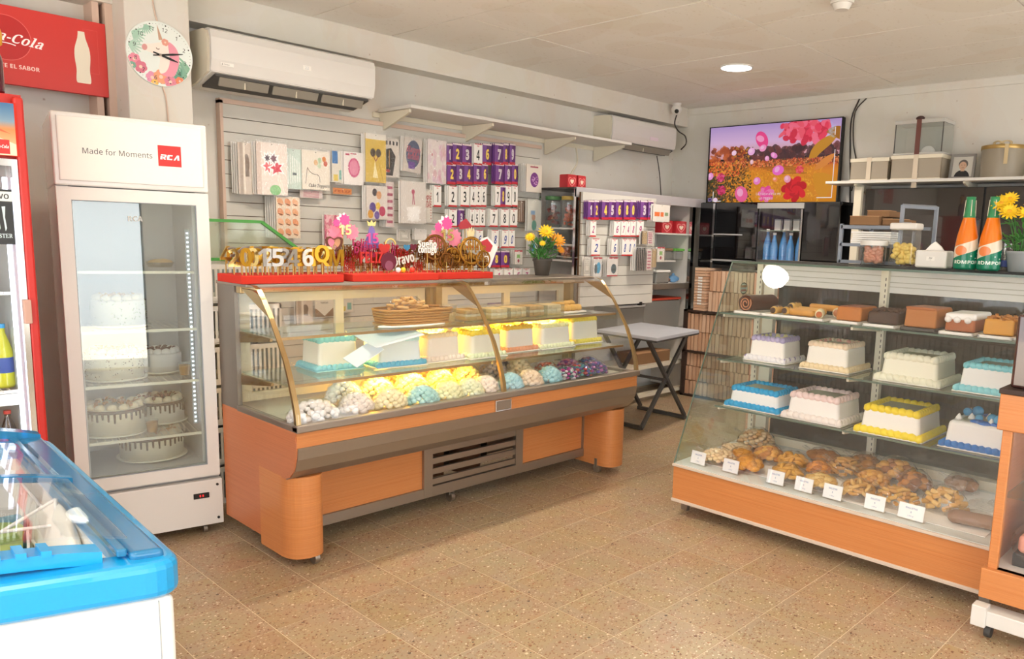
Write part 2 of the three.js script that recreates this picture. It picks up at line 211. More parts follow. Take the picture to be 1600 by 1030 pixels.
  tag(obj('cable', tube([[1.545, 2.69, -4.424], [1.556, 2.5, -4.424], [1.57, 2.44, -4.424], [1.578, 2.14, -4.424], [1.59, 2.1, -4.424], [1.6, 1.9, -4.424], [1.602, 1.85, -4.424]], 0.0035), M.trimPink), 'thin cable running down the pillar behind the unicorn clock', 'cable');

  // air conditioner built from a profile: (z, y) relative to its wall plate
  const ac = (pos, w, h, d, label, vanes) => {
    const t = thing('air_conditioner', label, 'air conditioner', pos);
    const P = [[0, 0.02], [0, h], [d * 0.55, h], [d * 0.86, h * 0.985], [d * 0.97, h * 0.93], [d, h * 0.8], [d * 0.99, h * 0.42], [d * 0.95, h * 0.2], [d * 0.55, h * 0.05], [d * 0.25, 0.0]];
    obj('housing', sweepX(P, 0.012, w - 0.012), M.white, t);
    for (const x of [0, w - 0.014]) obj('end_cap', sweepX(P.map(([a, b]) => [a * 0.93, b * 0.99 + 0.002]), x, x + 0.014), M.offWhite, t);
    obj('front_panel', sweepX([[d * 0.9, h * 0.985], [d * 0.985, h * 0.935], [d * 1.015, h * 0.8], [d * 1.005, h * 0.42], [d * 0.965, h * 0.22], [d * 0.94, h * 0.22], [d * 0.97, h * 0.8]], 0.006, w - 0.006), M.whiteGloss, t);
    const a = V(0, h * 0.175, d * 0.93), b = V(0, h * 0.03, d * 0.5);
    obj('air_outlet', beam(V(w / 2, a.y - 0.004, a.z), V(w / 2, b.y - 0.004, b.z), w * 0.93, 0.012), M.darkGrey, t);
    const n = vanes, vw = w * 0.9 / n;
    for (let i = 0; i < n; i++) { const v = obj('air_vane', rbox(-vw / 2 + 0.012, vw / 2 - 0.012, -0.032, 0.022, -0.005, 0.005, 0.004).rotateX(0.5).translate(w * 0.05 + vw * (i + 0.5), h * 0.085, d * 0.88), paint('#8f897e'), t); obj('vane_divider', box(-0.002, 0.002, -0.03, 0.02, -0.006, 0.006).translate(w * 0.05 + vw * (i + 0.5), h * 0.085, d * 0.885), M.offWhite, v); }
    return t;
  };
  const a1 = ac([1.79, 2.19, -4.75], 0.985, 0.285, 0.40, 'large white air conditioner mounted beside the unicorn clock', 3);
  const disp = canvasTex(128, 64, (g) => { g.fillStyle = '#f1eee9'; g.fillRect(0, 0, 128, 64); g.fillStyle = '#c8d2d8'; g.font = 'bold 52px monospace'; g.fillText('22', 30, 50); });
  obj('temperature_display', panel(0.05, 0.026).translate(0.535, 0.16, 0.4072), printMat(disp), a1);
  const lg = canvasTex(256, 64, (g) => { g.fillStyle = '#f1eee9'; g.fillRect(0, 0, 256, 64); g.fillStyle = '#8c8a86'; g.beginPath(); g.moveTo(20, 50); g.lineTo(34, 12); g.lineTo(48, 50); g.fill(); g.font = 'bold 34px sans-serif'; g.fillText('CHIGO', 60, 48); });
  obj('maker_mark', panel(0.07, 0.017).translate(0.085, 0.1, 0.4062), printMat(lg), a1);
  const a2 = ac([5.2, 2.235, -4.75], 0.92, 0.26, 0.22, 'smaller white air conditioner in the far corner above the shelf end', 1);
  obj('sticker', box(0.52, 0.64, 0.1, 0.13, 0.2225, 0.224), paint('#e6d6e0'), a2);

  // shelf on brackets
  const sh = thing('wall_shelf', 'empty white wall shelf on brackets above the slatted wall', 'shelf', [0, 0, 0]);
  obj('shelf_board', box(3.03, 5.25, 2.232, 2.252, -4.72, -4.35), M.white, sh);
  for (const x of [3.05, 3.75, 4.6, 5.2]) obj('bracket', extr(shapeOf([[0, 0], [-0.34, 0], [-0.34, -0.02], [-0.02, -0.12], [0, -0.12]]), 0.018).rotateY(Math.PI / 2).translate(x, 2.23, -4.74), M.offWhite, sh);
  obj('wall_rail', box(3.0, 5.3, 2.2, 2.232, -4.752, -4.738), M.offWhite, sh);

  const cm = thing('security_camera', 'small white dome security camera under the ceiling corner', 'camera', [6.06, 2.7, -4.5]);
  obj('mount', cyl(0.035, 0.045, 0.025, 0, -0.025, 0), M.white, cm); obj('camera_body', new THREE.SphereGeometry(0.048, 20, 14).translate(0, -0.055, 0), M.white, cm); obj('lens', new THREE.SphereGeometry(0.02, 14, 10).translate(-0.03, -0.075, 0.025), M.black, cm);
  tag(obj('cable', tube([[6.08, 2.63, -4.5], [6.07, 2.52, -4.52], [6.1, 2.46, -4.5], [6.22, 2.42, -4.5], [6.25, 2.36, -4.51], [6.2, 2.3, -4.53]], 0.006), M.cable), 'dark cable looping down from the security camera', 'cable');
  tag(obj('cable', tube([[6.1, 2.27, -4.745], [6.16, 2.1, -4.745], [6.2, 1.9, -4.745], [6.21, 1.8, -4.74]], 0.004), M.cable), 'thin cable hanging below the smaller air conditioner', 'cable');
  tag(obj('cable', tube([[4.98, 2.22, -4.744], [5.0, 2.08, -4.742], [4.93, 1.98, -4.742], [4.88, 1.85, -4.742]], 0.007), M.offWhite), 'pale cable running down the wall below the shelf', 'cable');
  const sd = thing('smoke_detector', 'white round smoke detector on the ceiling', 'smoke detector', [4.014, 2.7, -1.95]);
  obj('detector_base', cyl(0.06, 0.06, 0.015, 0, -0.015, 0), M.white, sd); obj('detector_cap', cyl(0.035, 0.05, 0.03, 0, -0.045, 0), M.white, sd);
}

// ---------------------------------------------------------------- slatted wall and everything on its hooks
const ATLAS = { n: 10, list: [], px: 204 };
const cells = new Map();
const cell = (name, draw) => { cells.set(name, ATLAS.list.length); ATLAS.list.push(draw); };
{
  const hd = (g, c) => { g.fillStyle = '#f4f1ee'; g.fillRect(0, 0, 200, 200); g.fillStyle = '#c8303c'; g.fillRect(20, 0, 160, 8); g.font = 'bold 20px sans-serif'; g.textAlign = 'center'; g.fillText('VELA', 100, 30); g.fillRect(0, 190, 200, 10); };
  for (let i = 0; i < 10; i++) {
    cell('white' + i, (g) => { hd(g); g.fillStyle = '#1d2426'; g.font = 'bold 140px sans-serif'; g.fillText(String(i), 100, 160); });
    cell('blue' + i, (g) => { hd(g); g.fillStyle = '#1f3f9a'; g.font = 'bold italic 135px sans-serif'; g.fillText(String(i), 100, 160); });
    cell('purple' + i, (g) => { g.fillStyle = '#5b2a6c'; g.fillRect(0, 0, 200, 200); g.fillStyle = '#7a4a94'; g.fillRect(0, 0, 90, 200); g.fillStyle = '#e7d3d8'; g.fillRect(0, 0, 200, 16); g.fillStyle = '#c02c48'; g.fillRect(0, 180, 200, 20); g.textAlign = 'center'; g.font = 'bold 130px sans-serif'; g.lineWidth = 10; g.strokeStyle = i % 2 ? '#f2ead8' : '#e9c03c'; g.fillStyle = i % 2 ? '#cfc4d6' : '#f4d96a'; g.strokeText(String(i), 110, 150); g.fillText(String(i), 110, 150); });
    cell('pinkdigit' + i, (g) => { hd(g); g.fillStyle = '#b0307a'; g.font = 'bold italic 130px sans-serif'; g.fillText(String(i), 100, 158); });
  }
  cell('plain', (g) => { g.fillStyle = '#f4f1ee'; g.fillRect(0, 0, 200, 200); });
  cell('fireworks', (g) => { g.fillStyle = '#eee2da'; g.fillRect(0, 0, 200, 200); g.fillStyle = '#dfccc0'; g.fillRect(0, 0, 30, 200); for (const [x, y, r, c] of [[75, 90, 34, '#e8646e'], [128, 95, 40, '#d8324c'], [110, 60, 26, '#7a5060'], [70, 60, 20, '#5a4a58']]) { g.strokeStyle = '#fff'; g.lineWidth = 12; for (const pass of [0, 1]) { g.beginPath(); for (let k = 0; k < 14; k++) { const a = k * 0.4488, q = k % 2 ? r : r * 0.5; g[k ? 'lineTo' : 'moveTo'](x + Math.cos(a) * q, y + Math.sin(a) * q * 0.8); } g.closePath(); if (!pass) g.stroke(); } g.fillStyle = c; g.fill(); } g.strokeStyle = '#f4eee4'; g.lineWidth = 9; g.beginPath(); g.moveTo(128, 110); g.lineTo(160, 195); g.moveTo(140, 110); g.lineTo(178, 195); g.stroke(); g.fillStyle = '#8fc98a'; g.beginPath(); g.ellipse(118, 180, 36, 20, 0, 0, 7); g.fill(); });
  cell('card_brown', (g) => { g.fillStyle = '#d9cbbe'; g.fillRect(0, 0, 200, 200); g.fillStyle = '#b4a496'; g.fillRect(20, 0, 40, 200); g.fillStyle = '#7a6656'; g.beginPath(); g.arc(110, 80, 36, 0, 7); g.fill(); g.fillRect(90, 110, 50, 20); g.fillStyle = '#efe6da'; g.fillRect(70, 0, 20, 200); });
  cell('mint', (g) => { g.fillStyle = '#cfe0d8'; g.fillRect(0, 0, 200, 200); g.fillStyle = '#eef4f0'; for (let i = 0; i < 8; i++) g.fillRect(20 + i * 22, 10 + i * 9, 9, 170 - i * 12); g.fillStyle = '#5a6a6c'; g.fillRect(90, 118, 40, 12); });
  cell('toppers', (g) => { g.fillStyle = '#eee7da'; g.fillRect(0, 0, 200, 200); for (const [x, y, c] of [[100, 60, '#e3bb8a'], [128, 48, '#b8cfae'], [160, 40, '#d88a4a'], [170, 62, '#c8604a'], [125, 75, '#cfdcc0']]) { g.fillStyle = c; g.beginPath(); g.arc(x, y, 14, 0, 7); g.fill(); } g.strokeStyle = '#5a4a44'; g.lineWidth = 3; g.beginPath(); g.moveTo(25, 170); g.lineTo(40, 90); g.bezierCurveTo(80, 150, 130, 90, 128, 160); g.stroke(); g.fillStyle = '#2a2624'; g.font = 'italic bold 22px serif'; g.textAlign = 'center'; g.fillText('Cake Toppers', 120, 185); });
  cell('pinkcircle', (g) => { g.fillStyle = '#efe9e6'; g.fillRect(0, 0, 200, 200); g.fillStyle = '#d05a88'; g.beginPath(); for (let k = 0; k < 40; k++) { const a = k * 0.157, q = k % 2 ? 62 : 56; g[k ? 'lineTo' : 'moveTo'](105 + Math.cos(a) * q, 95 + Math.sin(a) * q); } g.fill(); g.fillStyle = '#e28fae'; g.beginPath(); g.arc(105, 95, 46, 0, 7); g.fill(); g.fillStyle = '#c8446a'; g.fillRect(20, 12, 40, 10); g.fillRect(70, 8, 60, 6); });
  cell('bluecard', (g) => { g.fillStyle = '#e4ded2'; g.fillRect(0, 0, 200, 200); g.fillStyle = '#3f7fc0'; g.fillRect(10, 0, 100, 80); g.fillStyle = '#e0c85a'; g.fillRect(30, 150, 80, 40); g.fillStyle = '#7fb8b0'; g.fillRect(130, 120, 50, 60); });
  cell('orangestrip', (g) => { g.fillStyle = '#d98a4a'; g.fillRect(0, 0, 200, 200); g.fillStyle = '#a84a2a'; g.font = 'bold 100px sans-serif'; g.fillText('FELIZ', 10, 140, 180); });
  cell('stickers', (g) => { g.fillStyle = '#ead9c4'; g.fillRect(0, 0, 200, 200); for (let r = 0; r < 4; r++) for (let c = 0; c < 3; c++) { g.fillStyle = ['#e6a878', '#e59a6a', '#efb890'][(r + c) % 3]; g.beginPath(); g.ellipse(36 + c * 62, 26 + r * 48, 26, 17, 0.3, 0, 7); g.fill(); g.strokeStyle = '#5a3a2c'; g.lineWidth = 4; g.beginPath(); g.moveTo(20 + c * 62, 34 + r * 48); g.lineTo(52 + c * 62, 40 + r * 48); g.stroke(); } });
  cell('yellow', (g) => { g.fillStyle = '#d8b84a'; g.fillRect(0, 0, 200, 200); g.fillStyle = '#e8e2d8'; g.fillRect(0, 0, 200, 24); g.fillStyle = '#4a3a28'; for (const x of [72, 125]) { g.beginPath(); g.ellipse(x, 78, 26, 17, 0, 0, 7); g.fill(); } g.strokeStyle = '#8a3a2a'; g.lineWidth = 5; g.beginPath(); g.moveTo(75, 92); g.lineTo(100, 112); g.lineTo(122, 92); g.stroke(); g.strokeStyle = '#b89434'; g.beginPath(); g.moveTo(100, 112); g.lineTo(108, 190); g.moveTo(130, 120); g.lineTo(170, 195); g.stroke(); g.fillStyle = '#efe3b0'; g.beginPath(); g.moveTo(90, 110); g.lineTo(70, 180); g.lineTo(120, 180); g.fill(); });
  cell('blackfig', (g) => { g.fillStyle = '#d8d0c8'; g.fillRect(0, 0, 200, 200); g.fillStyle = '#242020'; for (let i = 0; i < 4; i++) g.fillRect(20 + i * 46, 14, 22, 20); g.beginPath(); g.moveTo(10, 60); g.lineTo(90, 50); g.lineTo(150, 90); g.lineTo(110, 190); g.lineTo(10, 190); g.fill(); g.fillStyle = '#b83a34'; g.fillRect(10, 160, 60, 14); g.fillStyle = '#c89a5a'; g.fillRect(60, 60, 10, 90); });
  cell('bday_dark', (g) => { g.fillStyle = '#cfc6be'; g.fillRect(0, 0, 200, 200); g.fillStyle = '#4a5678'; g.beginPath(); g.ellipse(105, 95, 78, 80, 0, 0, 7); g.fill(); g.fillStyle = '#c84a5a'; g.font = 'bold italic 48px serif'; g.textAlign = 'center'; g.fillText('Happy', 105, 85); g.fillText('Birthday', 108, 125, 130); g.fillStyle = '#6a3f9a'; g.fillRect(60, 140, 70, 40); });
  cell('palepink', (g) => { g.fillStyle = '#e6dcda'; g.fillRect(0, 0, 200, 200); for (let i = 0; i < 40; i++) { g.fillStyle = `rgba(216,${Math.floor(rr(140, 200))},${Math.floor(rr(160, 210))},0.35)`; g.beginPath(); g.arc(rnd() * 200, 20 + rnd() * 180, rr(4, 22), 0, 7); g.fill(); } g.fillStyle = '#c8607a'; g.fillRect(44, 64, 10, 12); });
  cell('balloons', (g) => { g.fillStyle = '#dcd4cc'; g.fillRect(0, 0, 200, 200); for (const [x, y, r, c] of [[80, 40, 22, '#4a4048'], [120, 55, 24, '#d8a070'], [60, 130, 30, '#5a3f94'], [110, 120, 22, '#e6c24a'], [150, 150, 30, '#c03a60'], [40, 170, 26, '#d9a03a'], [100, 175, 24, '#6a4aa4']]) { g.fillStyle = c; g.beginPath(); g.arc(x, y, r, 0, 7); g.fill(); } });
  cell('eiffel', (g) => { g.fillStyle = '#ddd6d0'; g.fillRect(0, 0, 200, 200); g.fillStyle = '#c04a6a'; g.beginPath(); g.arc(98, 50, 12, 0, 7); g.fill(); g.strokeStyle = '#b8607a'; g.lineWidth = 6; g.beginPath(); g.moveTo(98, 40); g.lineTo(94, 110); g.moveTo(98, 40); g.lineTo(108, 110); g.stroke(); g.fillStyle = '#f8f6f4'; for (let i = 0; i < 40; i++) { g.beginPath(); g.moveTo(rr(30, 170), rr(110, 190)); g.lineTo(rr(30, 170), rr(120, 200)); g.lineTo(rr(30, 170), rr(110, 190)); g.globalAlpha = 0.5; g.fill(); } g.globalAlpha = 1; });
  cell('happy', (g) => { g.fillStyle = '#e4ded4'; g.fillRect(0, 0, 200, 200); g.fillStyle = '#b83a40'; g.font = 'bold 54px sans-serif'; g.textAlign = 'center'; g.fillText('HAPPY', 95, 75, 170); g.fillText('BIRTHDAY', 95, 110, 170); for (let i = 0; i < 10; i++) g.fillRect(172, 20 + i * 17, 12, 6); });
  cell('purpleball', (g) => { g.fillStyle = '#e6dcd0'; g.fillRect(0, 0, 200, 200); g.fillStyle = '#7a3f8a'; g.beginPath(); g.arc(105, 110, 52, 0, 7); g.fill(); g.fillStyle = '#c89ac8'; for (let i = 0; i < 20; i++) g.fillRect(65 + rnd() * 70, 75 + rnd() * 70, 14, 8); g.fillStyle = '#b05a6a'; g.fillRect(50, 14, 100, 10); });
  cell('girlcard', (g) => { g.fillStyle = '#d8d8cf'; g.fillRect(0, 0, 200, 200); g.fillStyle = '#c8a088'; g.beginPath(); g.arc(90, 110, 26, 0, 7); g.fill(); g.fillStyle = '#5fa090'; g.beginPath(); g.arc(100, 165, 34, 0, 7); g.fill(); g.fillStyle = '#8fb0d0'; g.fillRect(50, 70, 60, 26); });
  cell('brownpack', (g) => { g.fillStyle = '#7a5a48'; g.fillRect(0, 0, 200, 200); g.fillStyle = '#c8b8a8'; for (let i = 0; i < 4; i++) g.fillRect(10 + i * 48, 10, 14, 180); });
  cell('pinkroses', (g) => { g.fillStyle = '#e3a8ae'; g.fillRect(0, 0, 200, 200); for (let i = 0; i < 40; i++) { g.fillStyle = ['#d8708a', '#f0c0c8', '#c85a78'][i % 3]; g.beginPath(); g.arc(rnd() * 200, rnd() * 200, rr(8, 24), 0, 7); g.fill(); } });
  cell('greenlabel', (g) => { g.fillStyle = '#efe8e0'; g.fillRect(0, 0, 200, 200); g.fillStyle = '#c84050'; g.fillRect(0, 0, 200, 22); g.fillStyle = '#8fc06a'; g.fillRect(60, 60, 80, 50); g.fillStyle = '#b03a4a'; g.beginPath(); g.arc(100, 150, 24, 0, 7); g.fill(); });
  cell('bluetopper', (g) => { g.fillStyle = '#e4e2e0'; g.fillRect(0, 0, 200, 200); g.fillStyle = '#c03a48'; g.fillRect(0, 0, 200, 18); g.fillStyle = '#4fa8d0'; g.beginPath(); g.ellipse(120, 110, 50, 60, 0.3, 0, 7); g.fill(); g.fillStyle = '#7a8488'; g.beginPath(); g.ellipse(60, 120, 36, 50, 0, 0, 7); g.fill(); });
  cell('greytopper', (g) => { g.fillStyle = '#e8e4e0'; g.fillRect(0, 0, 200, 200); g.fillStyle = '#c03a48'; g.fillRect(0, 185, 200, 15); g.fillRect(40, 0, 160, 16); g.fillStyle = '#5a7078'; g.beginPath(); g.ellipse(125, 120, 50, 50, 0.3, 0, 7); g.fill(); g.fillStyle = '#3a464a'; g.fillRect(90, 120, 70, 20); });
  cell('orangecard', (g) => { g.fillStyle = '#ece8e2'; g.fillRect(0, 0, 200, 200); g.fillStyle = '#e8783a'; g.fillRect(20, 90, 60, 50); g.fillRect(90, 90, 36, 50); g.fillStyle = '#8fa880'; g.fillRect(140, 90, 40, 40); });
  cell('blackcard', (g) => { g.fillStyle = '#3a3838'; g.fillRect(0, 0, 200, 200); g.fillStyle = '#cfc8c0'; for (let i = 0; i < 5; i++) g.fillRect(24 + i * 38, 0, 8, 200); });
  cell('pinkstrip', (g) => { g.fillStyle = '#e8d8d4'; g.fillRect(0, 0, 200, 200); g.fillStyle = '#c0607a'; for (let i = 0; i < 6; i++) g.fillRect(30, 20 + i * 30, 140, 12); });
  cell('tan', (g) => { g.fillStyle = '#c8b08a'; g.fillRect(0, 0, 200, 200); g.fillStyle = '#5a4a3c'; g.fillRect(0, 0, 30, 200); });
  cell('triangle', (g) => { g.fillStyle = '#e6e2d8'; g.fillRect(0, 0, 200, 200); g.fillStyle = '#8a6a4c'; g.fillRect(0, 130, 200, 70); g.fillStyle = '#e6e2d8'; g.beginPath(); g.moveTo(0, 120); g.lineTo(200, 120); g.lineTo(100, 195); g.fill(); g.fillStyle = '#4a4640'; g.font = 'bold 22px sans-serif'; g.textAlign = 'center'; g.fillText('TOPPERS', 100, 60); g.fillText('TORTAS', 100, 90); });
  cell('heart', (g) => { g.fillStyle = '#c03038'; g.fillRect(0, 0, 200, 200); const hrt = (s, c) => { g.fillStyle = c; g.beginPath(); g.moveTo(100, 100 + s); g.bezierCurveTo(100 - s * 1.6, 100, 100 - s, 100 - s * 1.3, 100, 100 - s * 0.5); g.bezierCurveTo(100 + s, 100 - s * 1.3, 100 + s * 1.6, 100, 100, 100 + s); g.fill(); }; hrt(84, '#e88a8a'); hrt(66, '#c83a40'); hrt(40, '#f3dcc8'); });
  cell('grid', (g) => { g.fillStyle = '#e6e2da'; g.fillRect(0, 0, 200, 200); g.strokeStyle = '#a8a49c'; g.lineWidth = 5; for (let i = 0; i < 4; i++) g.strokeRect(20 + i * 10, 20 + i * 20, 160 - i * 20, 150 - i * 30); });
}
const atlasTex = canvasTex(2048, 2048, (g) => { g.fillStyle = '#f4f1ee'; g.fillRect(0, 0, 2048, 2048); ATLAS.list.forEach((d, i) => { g.save(); g.translate((i % ATLAS.n) * ATLAS.px + 2, Math.floor(i / ATLAS.n) * ATLAS.px + 2); g.beginPath(); g.rect(0, 0, 200, 200); g.clip(); d(g); g.restore(); }); });
M.cards = printMat(atlasTex, 0.35);
function cardGeo(w, h, d, name) {                                   // a thin card whose front shows one printed cell, its edges the colour of the cell's border
  const g = new THREE.BoxGeometry(w, h, d), uv = g.attributes.uv, i = cells.get(name), S = 2048, cx = (i % ATLAS.n) * ATLAS.px + 3, cy = Math.floor(i / ATLAS.n) * ATLAS.px + 3;
  for (let k = 0; k < uv.count; k++) { const front = k >= 16 && k < 20, u = front ? uv.getX(k) : 0.015, v = front ? uv.getY(k) : 0.5; uv.setXY(k, (cx + u * 198) / S, 1 - (cy + (1 - v) * 198) / S); }
  return g;
}
{
  const sw = thing('slatted_wall', 'wide white slatted display wall behind the long counter', 'slatwall', [0, 0, 0]);
  obj('backing_board', box(1.985, 4.525, 0.47, 2.15, -4.752, -4.715), M.joint, sw);
  for (let i = 0; i < 21; i++) { const y1 = 2.142 - i * 0.0795; obj('slat', box(1.99, 4.52, y1 - 0.0755, y1, -4.72, -4.7), M.slat, sw); }
  obj('frame_strip', box(1.975, 1.992, 0.9, 2.16, -4.75, -4.695), M.trimPink, sw); obj('frame_strip', box(1.975, 4.53, 2.143, 2.17, -4.75, -4.695), M.trimPink, sw);
  const hooks = [];
  // single packets: x, y, w, h, cell, label, depth of the stack behind
  const film = (t, w, h, z = 0) => obj('film_bag', rbox(-w / 2 - 0.006, w / 2 + 0.006, -h / 2 - 0.008, h / 2 + 0.02, z + 0.004, z + 0.007, 0.001, 1), M.film, t);
  const packet = (x, y, w, h, c, label, n = 0, z = -4.62, filmed = true, tilt = 0) => {
    const t = thing('hanging_packet', label, 'packet', [x, y, z]); t.rotation.z = tilt;
    obj('card', cardGeo(w, h, 0.003, c), M.cards, t); if (filmed) film(t, w, h);
    for (let k = 1; k <= n; k++) obj('backing_card', cardGeo(w, h, 0.003, 'plain').translate(-0.006 * k, rr(-0.004, 0.004), -0.016 * k), M.cards, t);
    obj('hook_wire', bar(V(0, h / 2 - 0.01, 0.012), V(0, h / 2 - 0.004, -4.7 - z), 0.0025, 5), M.wire, t);
    return t;
  };
  packet(2.080, 1.780, 0.090, 0.292, 'card_brown', 'brown printed card in clear film beside the pink fireworks packet', 3);
  packet(2.217, 1.788, 0.186, 0.300, 'fireworks', 'packet with pink firework cut-outs on the slatted wall', 4, -4.58);
  packet(2.375, 1.803, 0.128, 0.239, 'mint', 'crinkled clear bag with a pale mint card on the slatted wall', 2, -4.63);
  packet(2.516, 1.806, 0.184, 0.236, 'toppers', 'cream packet of cake toppers with small flowers on top', 3);
  packet(2.498, 1.660, 0.149, 0.046, 'pinkstrip', 'narrow pink strip hanging under the cream cake topper packet', 0, -4.65);
  packet(2.674, 1.842, 0.078, 0.194, 'bluecard', 'narrow packet with a blue figure beside the pink circle card', 2, -4.64);
  packet(2.777, 1.839, 0.140, 0.205, 'pinkcircle', 'white card with one large pink scalloped circle', 4);
  packet(2.713, 1.692, 0.132, 0.038, 'orangestrip', 'orange label strip hanging under the pink circle card', 0, -4.65);
  packet(2.319, 1.509, 0.150, 0.245, 'stickers', 'packet of small orange stickers low on the slatted wall', 5, -4.6);
  packet(2.930, 1.917, 0.152, 0.310, 'yellow', 'tall yellow packet with two dark balloons', 2, -4.6);
  packet(3.072, 1.933, 0.115, 0.254, 'blackfig', 'black figure cut-out packet next to the yellow packet', 1, -4.63);
  packet(3.224, 1.966, 0.145, 0.228, 'bday_dark', 'dark blue oval birthday topper packet with purple and red lettering', 2, -4.61, true, -0.08);
  packet(3.435, 1.941, 0.161, 0.300, 'palepink', 'pale pink speckled paper packet beside the purple number packs', 2);
  packet(2.941, 1.632, 0.159, 0.218, 'balloons', 'packet of purple and orange balloons below the yellow packet', 2, -4.61);
  packet(3.195, 1.646, 0.205, 0.280, 'eiffel', 'crinkled film packet with a pink tower topper', 1, -4.56);
  packet(3.053, 1.625, 0.063, 0.299, 'pinkstrip', 'thin stack of pink cards left of the pink tower packet'.replace('left of', 'just beside'), 3, -4.63);
  packet(3.346, 1.632, 0.112, 0.225, 'happy', 'white birthday packet with red capital letters', 2, -4.63);
  packet(4.378, 1.897, 0.169, 0.215, 'purpleball', 'cream card with a round purple print at the slatted wall end', 4, -4.62, false);
  packet(4.369, 1.608, 0.150, 0.240, 'girlcard', 'pale packet with a teal doll-like figure above the potted flowers', 1, -4.6);
  packet(4.262, 1.634, 0.083, 0.168, 'brownpack', 'dark brown pack beside the teal figure packet', 2, -4.64);
  packet(4.384, 1.356, 0.086, 0.124, 'bluetopper', 'small blue topper packet behind the potted flowers', 1, -4.63);
  packet(4.235, 1.275, 0.083, 0.110, 'greenlabel', 'small white pack with a green label low on the slatted wall', 2, -4.63);
  packet(3.178, 1.421, 0.095, 0.080, 'grid', 'small pale topper packet under the pink tower packet', 1, -4.64);
  packet(3.310, 1.430, 0.105, 0.072, 'plain', 'small blank pale packet under the red lettered birthday packet', 1, -4.64);
  packet(2.618, 1.425, 0.103, 0.226, 'pinkroses', 'pink packet full of roses behind the smaller pink flower topper', 1, -4.62);
  packet(2.42, 0.93, 0.11, 0.16, 'card_brown', 'brown card packet seen through the counter window near its end post', 1, -4.62);
  packet(2.545, 0.97, 0.13, 0.15, 'triangle', 'white card with a brown triangle seen through the counter window', 0, -4.6);
  packet(2.70, 0.99, 0.12, 0.15, 'bluecard', 'blue and yellow card seen through the counter window', 1, -4.62);
  // number packs in rows
  const NAMES = { white: 'white pack with a black', blue: 'white pack with a blue', purple: 'purple pack with a balloon', pinkdigit: 'white pack with a magenta' };
  let behind = null;
  const packRow = (z, where, list) => list.forEach(([x, y, w, h, c]) => {
    const t = thing('number_pack', '', 'number pack', [x, y, z], 0, 'number packs on pegs'), k = c.match(/[a-z]+/)[0], d = +c.match(/\d/)[0];
    t.userData.label = `${NAMES[k]} figure ${DIGIT[d]}, ${where}`;
    obj('card', cardGeo(w, h, 0.008, c), M.cards, t); obj('foot_strip', box(-w / 2, w / 2, -h / 2 - 0.006, -h / 2, -0.008, 0.005), M.red, t);
    obj('peg', bar(V(0, h / 2 + 0.004, 0.016), V(0, h / 2 + 0.008, (where.includes('panel') ? -4.2 : -4.7) - z), 0.0025, 5), M.wire, t);
    for (let n = 1; n <= 2; n++) {
      const b = thing('number_pack', 'identical number pack hanging directly behind the front one on its peg', 'number pack', [x - 0.007 * n, y + rr(-0.003, 0.003), z - 0.013 * n], 0, 'number packs behind the front ones');
      obj('card', cardGeo(w, h, 0.008, k === 'purple' ? c : 'plain'), M.cards, b);
    }
  });
  const zi = -4.62;
  packRow(zi, 'top row of the slatted wall', [[3.543, 2.005, 0.055, 0.14, 'purple1'], [3.61, 2.014, 0.085, 0.142, 'purple2'], [3.70, 2.018, 0.085, 0.142, 'purple3'], [3.804, 2.03, 0.08, 0.145, 'white4'], [3.889, 2.039, 0.084, 0.146, 'purple6'], [4.005, 2.05, 0.085, 0.148, 'purple7'], [4.075, 2.058, 0.055, 0.15, 'purple8'], [4.142, 2.063, 0.06, 0.151, 'purple9']]);
  packRow(zi, 'second row of the slatted wall', [[3.561, 1.868, 0.076, 0.136, 'purple2'], [3.64, 1.876, 0.07, 0.138, 'purple3'], [3.715, 1.88, 0.078, 0.138, 'purple4'], [3.80, 1.887, 0.074, 0.14, 'purple5'], [3.868, 1.892, 0.06, 0.141, 'purple6'], [4.016, 1.904, 0.085, 0.144, 'purple7'], [4.102, 1.911, 0.071, 0.145, 'purple9'], [4.17, 1.916, 0.06, 0.147, 'purple0']]);
  packRow(zi, 'third row of the slatted wall', [[3.439, 1.705, 0.064, 0.141, 'white1'], [3.574, 1.713, 0.075, 0.143, 'white2'], [3.684, 1.72, 0.08, 0.145, 'white3'], [3.763, 1.724, 0.054, 0.146, 'white4'], [3.812, 1.727, 0.046, 0.147, 'white5'], [3.862, 1.73, 0.05, 0.148, 'white6'], [4.0, 1.738, 0.052, 0.151, 'white7'], [4.052, 1.741, 0.05, 0.152, 'purple8'], [4.108, 1.745, 0.06, 0.153, 'white9'], [4.174, 1.749, 0.058, 0.154, 'white0']]);
  packRow(zi, 'fourth row of the slatted wall', [[3.576, 1.557, 0.072, 0.122, 'white2'], [3.651, 1.562, 0.056, 0.123, 'purple3'], [3.752, 1.566, 0.046, 0.125, 'white4'], [3.80, 1.567, 0.046, 0.126, 'white5'], [3.852, 1.569, 0.054, 0.126, 'white6'], [3.964, 1.574, 0.077, 0.128, 'white7'], [4.073, 1.578, 0.079, 0.13, 'white8'], [4.166, 1.582, 0.073, 0.131, 'white0']]);
  packRow(zi, 'fifth row of the slatted wall', [[3.735, 1.412, 0.07, 0.126, 'blue3'], [3.825, 1.413, 0.07, 0.127, 'blue6'], [3.978, 1.416, 0.074, 0.129, 'blue8'], [4.08, 1.418, 0.07, 0.131, 'blue9'], [4.15, 1.42, 0.06, 0.132, 'blue0']]);
  packRow(zi, 'sixth row of the slatted wall', [[3.993, 1.263, 0.078, 0.119, 'purple8'], [4.084, 1.263, 0.088, 0.12, 'purple0']]);
